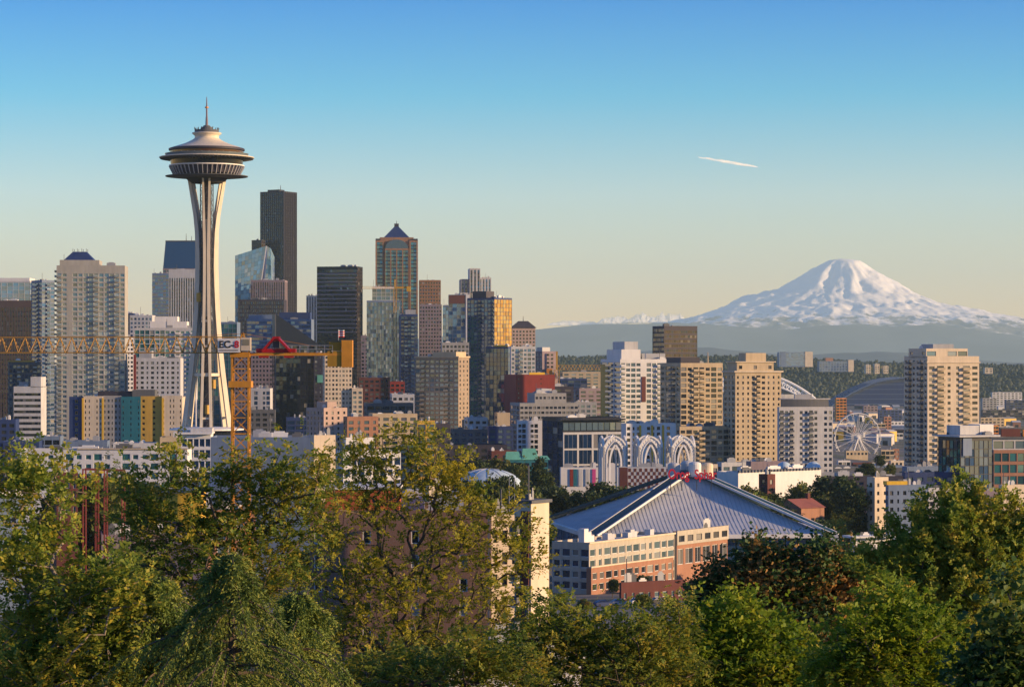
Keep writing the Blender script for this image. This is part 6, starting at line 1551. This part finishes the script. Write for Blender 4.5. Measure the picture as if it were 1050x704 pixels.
def limb_mesh(name, N, par, tips, tip_r, mat, expo=0.46, sides=5, rmax=0.3):
    cnt = np.zeros(len(N)); cnt[tips] += 1
    for i in range(len(N) - 1, 0, -1):
        if par[i] >= 0: cnt[par[i]] += cnt[i]
    r = np.minimum(rmax, tip_r * np.maximum(1, cnt) ** expo)
    idx = np.array([i for i in range(len(N)) if par[i] >= 0]); pa = np.array([par[i] for i in idx])
    A, B = N[pa], N[idx]; d = unit(B - A); ref = np.where(np.abs(d[:, 2:3]) < 0.9, [[0, 0, 1.0]], [[1.0, 0, 0]])
    u = unit(np.cross(d, ref)); w = np.cross(d, u)
    ra = np.minimum(r[pa], r[idx] * 1.35); rb = r[idx]; V = []
    ang = np.arange(sides) * 2 * math.pi / sides
    for P_, rr_ in ((A - d * ra[:, None] * 0.3, ra), (B + d * rb[:, None] * 0.3, rb)):
        V.append(P_[:, None, :] + (u[:, None, :] * np.cos(ang)[None, :, None] + w[:, None, :] * np.sin(ang)[None, :, None]) * rr_[:, None, None])
    V = np.concatenate(V, 1).reshape(-1, 3); n = len(idx); o = (np.arange(n) * 2 * sides)[:, None]
    F_ = []
    for j in range(sides): F_.append(np.concatenate([o + j, o + (j+1) % sides, o + sides + (j+1) % sides, o + sides + j], 1))
    return np_mesh(name, V, np.concatenate(F_), mat)
def leaf_mesh(name, anchors, center, mat, rng, per=6, spread=0.22, L=0.3, pairs=5, ll=0.085, lw=0.036, droop=0.3, up=0.0, fold=0.25, out=0.8):
    """compound leaves (pairs > 1) or single leaves around every anchor"""
    n = len(anchors) * per
    base = np.repeat(anchors, per, 0) + rng.normal(0, spread, (n, 3))
    axis = unit(unit(base - center) * out + rng.normal(0, 0.55, (n, 3)) + np.array([0, 0, up]))
    side = unit(np.cross(axis, rng.normal(0, 0.35, (n, 3)) + np.array([0, 0, 1.0]))); nor = np.cross(side, axis)
    Ln = L * rng.uniform(0.5, 1.45, (n, 1)); V = []
    for i in range(pairs):
        t = (i + 0.6) / pairs
        p = base + axis * Ln * t + np.array([0, 0, -1.0]) * (droop * Ln * t * t)
        for s in ((-1, 1) if pairs > 1 or True else (1,)):
            dirn = unit(side * s * (1.0 if pairs > 1 else 0.7) + axis * 0.45 + nor * rng.normal(0, 0.25, (n, 1)) + np.array([0, 0, -0.25 * droop]))
            wv = unit(np.cross(dirn, nor) + rng.normal(0, 0.2, (n, 3))); sc = rng.uniform(0.45, 1.4, (n, 1))
            l, w = ll * sc, lw * sc
            V += [p, p + dirn * l * 0.5 + wv * w + nor * w * fold, p + dirn * l, p + dirn * l * 0.5 - wv * w + nor * w * fold]
    V = np.stack(V, 1).reshape(-1, 3)
    return np_mesh(name, V, np.arange(len(V)).reshape(-1, 4), mat)

def shell_points(c, r, n, rng, bias=0.45):
    d = unit(rng.normal(0, 1, (n, 3))); q = rng.uniform(0, 1, (n, 1)) ** bias
    return np.array(c) + d * q * np.array(r)
def big_tree(name, label, px, Y, blobs, mat, seed, trunk_top=None, bark=None, dens=1.0, depth=1.0, tip=0.007, leaf={}, shoots=()):
    """blobs: (px, py, half width, half height[, dY]) give the crown's real masses at the tree's distance"""
    rng = np.random.RandomState(seed); k = Y / F; x = PX(px, Y); zg = gz(x, Y) - 0.3
    root = thing(name, label, 'tree', (x, Y, zg)); anc = []
    for b in blobs:
        bx_, by_, rx, ry = b[:4]; dy = b[4] if len(b) > 4 else rng.uniform(-0.5, 0.5)
        n = max(4, int(dens * rx * ry * math.pi / 62))
        anc.append(shell_points((PX(bx_, Y) - x, dy, PZ(by_, Y) - zg), (rx*k, rx*k*depth, ry*k), n, rng))
    for (x0, y0, x1, y1) in shoots:
        n = max(3, int(math.hypot(x1 - x0, y1 - y0) / 4.5)); t = np.linspace(0, 1, n)[:, None]; dy = rng.uniform(-1.2, 1.2)
        a0 = np.array([PX(x0, Y) - x, dy, PZ(y0, Y) - zg]); a1 = np.array([PX(x1, Y) - x, dy, PZ(y1, Y) - zg])
        anc.append(a0 + (a1 - a0) * t + rng.normal(0, 0.03, (n, 3)))
    anc = np.concatenate(anc); low_ = anc[:, 2].min(); cen = anc.mean(0)
    zt = trunk_top or max(1.0, low_ - 0.2)
    tr = [(0, 0, 0), (0.05, 0, zt*0.35), (-0.04, 0.05, zt*0.7), (cen[0]*0.3, 0, zt)]
    N, par, tips = skeleton(anc, tr, rng)
    link('trunk', limb_mesh('trunk', N, par, tips, tip, bark or BARK), root)
    link('crown', leaf_mesh('crown', anc, np.array([cen[0], cen[1], low_]), mat, rng, **leaf), root)
    return root
LOC = dict(per=8, spread=0.20, L=0.32, pairs=5, ll=0.088, lw=0.029, droop=0.35, out=0.7)
BRO = dict(per=26, spread=0.20, L=0.16, pairs=1, ll=0.13, lw=0.05, droop=0.4, out=0.8)

big_tree('locust_tree', 'layered green tree with bare grey branches at the left edge of the picture', 40, 50, [
    (8, 494, 34, 18), (42, 494, 22, 14), (64, 512, 16, 8), (14, 534, 30, 10), (100, 597, 36, 18), (60, 612, 56, 22), (112, 628, 34, 22), (20, 580, 38, 20), (95, 655, 46, 24), (30, 650, 44, 36), (55, 692, 70, 26), (10, 700, 60, 30), (110, 690, 40, 22)],
    FOL['olive'], 3, bark=BARKL, dens=0.72, depth=1.3, leaf=LOC,
    shoots=[(110, 600, 150, 592), (120, 620, 158, 612), (60, 512, 92, 502), (20, 490, 8, 470), (50, 490, 58, 472), (30, 540, 70, 552), (100, 590, 128, 578), (10, 560, 60, 570)])
big_tree('locust_tree', 'tall green tree tinged with orange in front of the crane mast', 235, 66, [
    (128, 500, 18, 13), (146, 522, 32, 22), (180, 488, 22, 16), (158, 536, 30, 26), (212, 504, 22, 16), (205, 547, 30, 18), (238, 494, 30, 22), (284, 486, 26, 18), (262, 522, 44, 36), (306, 522, 32, 34), (222, 560, 54, 36), (150, 568, 42, 26), (290, 574, 44, 38), (190, 602, 60, 34), (260, 612, 60, 34), (330, 502, 16, 18)],
    FOL['locust'], 5, dens=0.55, depth=1.0, leaf=LOC,
    shoots=[(180, 490, 187, 458), (170, 490, 160, 468), (282, 490, 290, 462), (270, 500, 262, 468), (240, 495, 246, 468), (125, 500, 118, 478), (205, 505, 208, 476), (306, 505, 318, 474), (325, 505, 334, 466), (145, 505, 142, 480)])
big_tree('locust_tree', 'thin yellow green tree with many bare upright stems in the centre', 405, 75, [
    (432, 464, 22, 24), (404, 452, 10, 8), (452, 486, 28, 22), (356, 466, 12, 14), (380, 478, 18, 14), (424, 505, 50, 26), (470, 512, 34, 26), (374, 520, 40, 30), (500, 548, 40, 34), (440, 556, 60, 40), (360, 570, 44, 44), (540, 570, 20, 28), (400, 610, 80, 44), (490, 610, 62, 44), (530, 640, 36, 34), (440, 668, 90, 40), (350, 650, 50, 50)],
    FOL['yellow'], 8, dens=0.44, depth=0.9, leaf=dict(LOC, per=7), tip=0.008,
    shoots=[(432, 470, 430, 436), (424, 475, 412, 444), (445, 475, 452, 446), (400, 480, 392, 446), (372, 500, 358, 452), (350, 520, 336, 466), (455, 500, 474, 470), (480, 520, 500, 492), (505, 545, 528, 516), (525, 560, 548, 536), (340, 560, 322, 510), (385, 500, 376, 456)])
big_tree('locust_tree', 'sparse olive tree along the bottom left of the rounded bright tree', 610, 62, [
    (566, 636, 30, 26), (604, 656, 40, 26), (650, 652, 42, 24), (690, 640, 24, 22), (630, 688, 90, 24), (560, 690, 50, 26), (680, 676, 40, 26), (528, 668, 30, 30)],
    FOL['olive'], 12, dens=0.95, depth=1.2, leaf=LOC)
big_tree('broadleaf_tree', 'rounded bright green tree at bottom right of centre', 752, 68, [
    (748, 640, 44, 28), (716, 664, 40, 28), (792, 666, 42, 30), (755, 684, 80, 34), (690, 692, 36, 24), (820, 692, 36, 26)],
    FOL['bright'], 15, dens=1.5, depth=1.1, leaf=BRO)
big_tree('maple_tree', 'dark green tree with rusty brown leaves below the arena ridge', 815, 96, [
    (784, 572, 30, 18), (752, 594, 34, 22), (790, 600, 50, 28), (848, 572, 34, 20), (840, 604, 54, 32), (886, 606, 32, 30), (726, 612, 24, 16), (820, 640, 90, 28), (880, 650, 50, 40)],
    FOL['rust'], 18, dens=1.35, depth=1.1, leaf=dict(BRO, per=34, ll=0.15, lw=0.06, spread=0.28))
big_tree('broadleaf_tree', 'large olive tree with upswept leafy shoots at the right', 985, 84, [
    (980, 545, 26, 22), (1016, 552, 24, 22), (945, 566, 24, 20), (1042, 556, 18, 24), (975, 570, 44, 30), (1022, 580, 40, 30), (930, 596, 40, 30), (985, 612, 60, 40), (1040, 616, 40, 40), (960, 650, 60, 40), (892, 580, 18, 14), (1020, 660, 50, 40)],
    FOL['olive'], 21, dens=1.1, depth=1.0, leaf=dict(BRO, per=17, up=0.9, L=0.3, pairs=4, ll=0.10, lw=0.032, spread=0.14),
    shoots=[(978, 545, 986, 490), (990, 550, 1004, 500), (1004, 550, 1024, 508), (966, 548, 968, 502), (955, 552, 950, 510), (944, 558, 934, 522), (934, 566, 916, 534), (926, 578, 898, 548), (1018, 548, 1040, 512), (1030, 560, 1056, 520), (996, 540, 994, 512), (972, 540, 976, 510), (960, 560, 940, 530), (985, 560, 1012, 516), (918, 590, 886, 566), (905, 600, 872, 580), (1040, 570, 1062, 530)])
big_tree('broadleaf_tree', 'light green young tree low in front of the large olive tree', 915, 54, [
    (912, 622, 26, 24), (890, 650, 36, 28), (935, 652, 40, 32), (905, 688, 70, 26), (960, 690, 40, 24), (860, 686, 30, 22)],
    FOL['bright'], 25, dens=1.25, depth=1.1, leaf=dict(LOC, per=8))
big_tree('broadleaf_tree', 'dark leaved tree cut off by the bottom right corner', 1040, 46, [
    (1040, 602, 16, 9), (1034, 642, 24, 14), (1050, 668, 26, 22), (1010, 692, 40, 18), (1040, 696, 36, 26)],
    FOL['dark'], 28, dens=1.2, depth=1.3, leaf=dict(BRO, per=16))

big_tree('locust_tree', 'low yellowish shrubby tree at the bottom edge left of the rounded bright tree', 470, 58, [
    (452, 690, 56, 22), (515, 690, 46, 24), (395, 696, 50, 18), (340, 694, 46, 20), (480, 668, 26, 16)], FOL['olive'], 52, dens=1.0, depth=1.3, leaf=LOC)
# drooping cedar
def cedar(label, px, Y, ytop, seed, wide=2.3):
    rng = np.random.RandomState(seed); k = Y / F; x = PX(px, Y); zg = gz(x, Y) - 0.3; H = PZ(ytop, Y) - zg
    root = thing('cedar_tree', label, 'tree', (x, Y, zg)); N = [np.array([0, 0, 0.0]), np.array([0, 0, H])]; V = []; tb = MB()
    tb.tube([(0, 0, 0), (0.03, 0, H*0.5), (0.12, 0, H*0.93), (0.3, 0.05, H)], [0.22, 0.13, 0.04, 0.012], 7)
    nb = 104
    for i in range(nb):
        tier_ = int(i / 5.4); t = (tier_ + 0.5 + rng.uniform(-0.22, 0.22)) / (nb / 5.4); z = H - (H * 0.60) * t ** 1.1
        ln = 0.2 + wide * t ** 0.75 * rng.choice([0.5, 0.8, 0.95, 1.1, 1.3]) * rng.uniform(0.85, 1.1); a = rng.uniform(0, 6.28)
        d = np.array([math.cos(a), math.sin(a), 0]); pts = []; m = 12; lift = rng.uniform(0.2, 0.42); fall = rng.uniform(0.65, 1.1); bend = rng.normal(0, 0.12)
        sidev = np.cross(d, [0, 0, 1.0])
        for q in range(m + 1):
            s = q / m; pts.append(np.array([0.1*(z/H), 0, z]) + d * ln * s + sidev * (bend * ln * s * s) + np.array([0, 0, lift * ln * s - fall * ln * s * s]))
        tb.tube([tuple(p) for p in pts], [0.028 * (1 - 0.85*q/m) for q in range(m+1)], 4, cap=False)
        for q in range(2, m + 1):
            fr_ = q / m
            for sg in (-1, 1, -1, 1, 0):                 # flat fans of side twigs, tips hanging
                s0 = pts[q] + rng.normal(0, 0.03, 3); sd = unit(sidev * sg * rng.uniform(0.5, 1.0) + d * rng.uniform(0.3, 0.9) + np.array([0, 0, rng.uniform(-1.1, -0.3)])); sl = rng.uniform(0.22, 0.5) * (1.1 - 0.45 * fr_) * min(1.0, 0.5 + ln * 0.4)
                for w in range(12):
                    u_ = w / 12.0; p = s0 + sd * sl * u_ + np.array([0, 0, -0.22 * sl * u_ * u_ * 2]); e = unit(sd * 0.8 + rng.normal(0, 0.6, 3) + np.array([0, 0, -0.3 * u_])); l = rng.uniform(0.05, 0.11); wv = unit(np.cross(e, rng.normal(0, 1, 3))) * rng.uniform(0.008, 0.014)
                    V += [p, p + e*l*0.5 + wv, p + e*l, p + e*l*0.5 - wv]
    tb.build('trunk', BARK, root)
    V = np.array(V); link('crown', np_mesh('crown', V, np.arange(len(V)).reshape(-1, 4), FOL['cedar']), root)
cedar('dark drooping cedar with hanging feathery boughs at bottom left', 232, 47, 566, 31, 3.0)
cedar('drooping cedar low between the large cedar and the yellow green tree', 300, 52, 606, 35, 2.2)
cedar('smaller drooping cedar half hidden left of the large cedar', 160, 50, 590, 33)

# trees of the middle ground: a few kinds, each copied with its own trunk and crown
def park_proto(name, mat, seed, w=4.2, h=11.0, n=110, shape='round'):
    rng = np.random.RandomState(seed); root = empty(name); anc = []
    if shape == 'round':
        for i in range(9):
            a = rng.uniform(0, 6.28); rr_ = rng.uniform(0.15, 0.62) * w; c = (rr_*math.cos(a), rr_*math.sin(a), h * rng.uniform(0.45, 0.82)); s = rng.uniform(0.35, 0.6) * w
            anc.append(shell_points(c, (s, s, s*0.8), n // 9, rng, 0.3))
        anc = np.concatenate(anc)
    else:
        t = rng.uniform(0, 1, (n, 1)) ** 0.7; a = rng.uniform(0, 6.28, (n, 1)); r_ = w * 0.55 * t * rng.uniform(0.55, 1.05, (n, 1))
        anc = np.concatenate([r_*np.cos(a), r_*np.sin(a), h * (1 - 0.88*t)], 1)
    N, par, tips = skeleton(anc, [(0, 0, 0), (0.1, 0, h*0.2), (0, 0.1, h*(0.4 if shape == 'round' else 0.95))], rng)
    link('trunk', limb_mesh('trunk', N, par, tips, 0.035, BARK, sides=5), root)
    link('crown', leaf_mesh('crown', anc, np.array([0, 0, h*0.35]), mat, rng, per=26, spread=0.55, L=0.6, pairs=1, ll=0.62, lw=0.26, droop=0.4), root)
    return root
protos = dict(a=park_proto('park_tree', FOL['park'], 41), b=park_proto('park_tree', FOL['parkd'], 42, 4.6, 12.0, 130), c=park_proto('park_tree', FOL['park'], 43, 3.6, 12.5, 110), f=park_proto('fir_tree', FOL['parkd'], 44, 6.0, 15.0, 170, 'cone'),
              y=park_proto('park_tree', FOL['olive'], 45, 4.0, 9.5, 110), r=park_proto('park_tree', FOL['rust'], 46, 4.0, 10.0, 110))
used = set()
def park(kind, px, ytop, Y, label, group=None, wide=1.0):
    if kind not in used: used.add(kind); o = protos[kind]
    else: o = copy_tree(protos[kind])
    x = PX(px, Y); z = gz(x, Y) - 0.2; h0 = dict(a=11, b=12, c=12.5, f=15, y=9.5, r=10)[kind] * (1.0 if kind == 'f' else 0.98)
    s = max(0.35, (PZ(ytop, Y) - z) / h0); r_ = random.Random(int(px*31 + ytop*7))
    sw = min(s, 1.5) * wide * r_.uniform(0.9, 1.15)
    o.location = (x, Y, z); o.scale = (sw, sw, s); o.rotation_euler = (0, 0, r_.uniform(0, 6.28))
    o["label"] = label; o["category"] = 'tree'
    if group: o["group"] = group
    elif "group" in o: del o["group"]
    return o
G1, L1 = 'trees of the park grove left of the arena', 'green park tree in the grove between the pale dome and the arena roof'
for px, yt, Y, kd in [(548, 506, 960, 'a'), (566, 500, 990, 'b'), (600, 505, 980, 'b'), (612, 496, 1010, 'b'), (628, 500, 1000, 'b'), (548, 528, 870, 'y'), (540, 520, 900, 'a'), (646, 503, 1010, 'b'), (534, 500, 1010, 'b')]:
    park(kd, px, yt, Y, L1, G1)
G2, L2 = 'trees of the dark belt above the pale dome', 'dark park tree in the belt above the pale blue dome'
for i, px in enumerate(range(446, 536, 8)): park('abca'[i % 4], px, 470 + (i * 7) % 11, 1180 + (i * 37) % 90, L2, G2)
for i, px in enumerate((462, 474, 486, 498, 512, 524, 536)): park('bacb'[i % 4], px, 490 + (i * 5) % 9, [980, 800, 790, 780, 790, 800, 960][i] - (0 if i in (0, 6) else 10), 'green tree ringed around the pale blue dome', 'trees around the pale dome')
park('f', 553, 474, 1030, 'dark pointed fir standing alone before the white banner hall')
park('f', 563, 488, 1035, 'smaller dark fir just right of the pointed fir')
park('b', 856, 490, 985, 'big dark bushy tree right of the white box hall', wide=1.25); park('b', 870, 500, 965, 'dark tree leaning against the big bushy tree on its right side')
park('a', 818, 497, 1000, 'lighter small tree in front of the white box hall', wide=1.1)
G3, L3 = 'trees along the right arena ridge', 'green tree in the row along the right arena ridge'
for i, (px, yt, Y_) in enumerate([(768, 500, 980), (780, 503, 975), (792, 507, 985), (776, 508, 950), (790, 514, 940), (802, 524, 930), (814, 533, 925), (828, 536, 925), (842, 534, 930), (854, 532, 940), (866, 528, 960), (880, 530, 965), (894, 526, 985), (906, 530, 990), (918, 534, 980), (930, 528, 1000), (846, 508, 985), (838, 512, 975)]): park('acbyab'[i % 6], px, yt, Y_, L3, G3)
G4, L4 = 'dark trees behind the red pole frame', 'dark tall tree behind the red pole frame at the left'
for i, (px, yt) in enumerate([(76, 500), (88, 492), (100, 488), (112, 494), (124, 500), (94, 508), (66, 520), (136, 505), (150, 500)]): park('bbca'[i % 4], px, yt, 640 + (i * 17) % 50, L4, G4)
G5, L5 = 'street trees between the low blocks', 'street tree between the low blocks of the middle ground'
rt_ = random.Random(77)
for i in range(64):
    px = rt_.uniform(-20, 1075); Y = rt_.uniform(560, 1240); x = PX(px, Y)
    if 560 < px < 880 and Y < 960 and px > 560: 
        if Y > 560 and px > 545: continue
    if 180 < px < 246 and Y > 1150: continue
    z = gz(x, Y); h = rt_.uniform(6, 13); park(rt_.choice('aabbcyr'), px, HY + (ZC - z - h) / Y * F, Y, L5, G5)
for i in range(26):
    px = rt_.uniform(845, 1075); Y = rt_.uniform(1000, 1900); z = gz(PX(px, Y), Y); h = rt_.uniform(6, 11); park(rt_.choice('abbc'), px, HY + (ZC - z - h) / Y * F, Y, 'tree among the low blocks below the lone beige tower', 'trees below the lone beige tower')
G6, L6 = 'garden trees on the slope below the viewpoint', 'garden tree on the slope below the leafy trees at the bottom of the picture'
for i in range(95):
    px = rt_.uniform(-40, 1090); Y = rt_.uniform(120, 330); x = PX(px, Y)
    if abs(px - 645) < 70 and Y > 240: continue
    z = gz(x, Y); h = rt_.uniform(5, 9); yt = HY + (ZC - z - h) / Y * F
    if yt < 640: yt = 640
    park(rt_.choice('aaybcr'), px, yt, Y, L6, G6)
G7, L7 = 'trees around the apartment block yard', 'tree beside the yard of the orange brick apartment block'
for px, yt, Y, kd in [(628, 594, 660, 'b'), (655, 590, 665, 'b'), (704, 600, 640, 'b'), (718, 592, 670, 'b'), (600, 625, 520, 'r'), (575, 622, 500, 'a'), (690, 632, 520, 'r'), (660, 640, 480, 'a'), (730, 600, 640, 'b'), (748, 596, 670, 'c'), (766, 590, 690, 'b'), (790, 582, 720, 'a')]: park(kd, px, yt, Y, L7, G7)
for i in range(42):
    px = rt_.uniform(775, 1075); Y = rt_.uniform(430, 830); z = gz(PX(px, Y), Y); h = rt_.uniform(5.5, 9.0); yt = HY + (ZC - z - h) / Y * F
    if yt < 566 and px < 920: continue
    park(rt_.choice('aabbcyr'), px, yt, Y, 'garden tree behind the dark rusty tree and the olive tree at the right', 'garden trees behind the right leafy trees')
for o in list(protos.values()):
    if "label" not in o:
        for ch in list(o.children): bpy.data.objects.remove(ch)
        bpy.data.objects.remove(o)
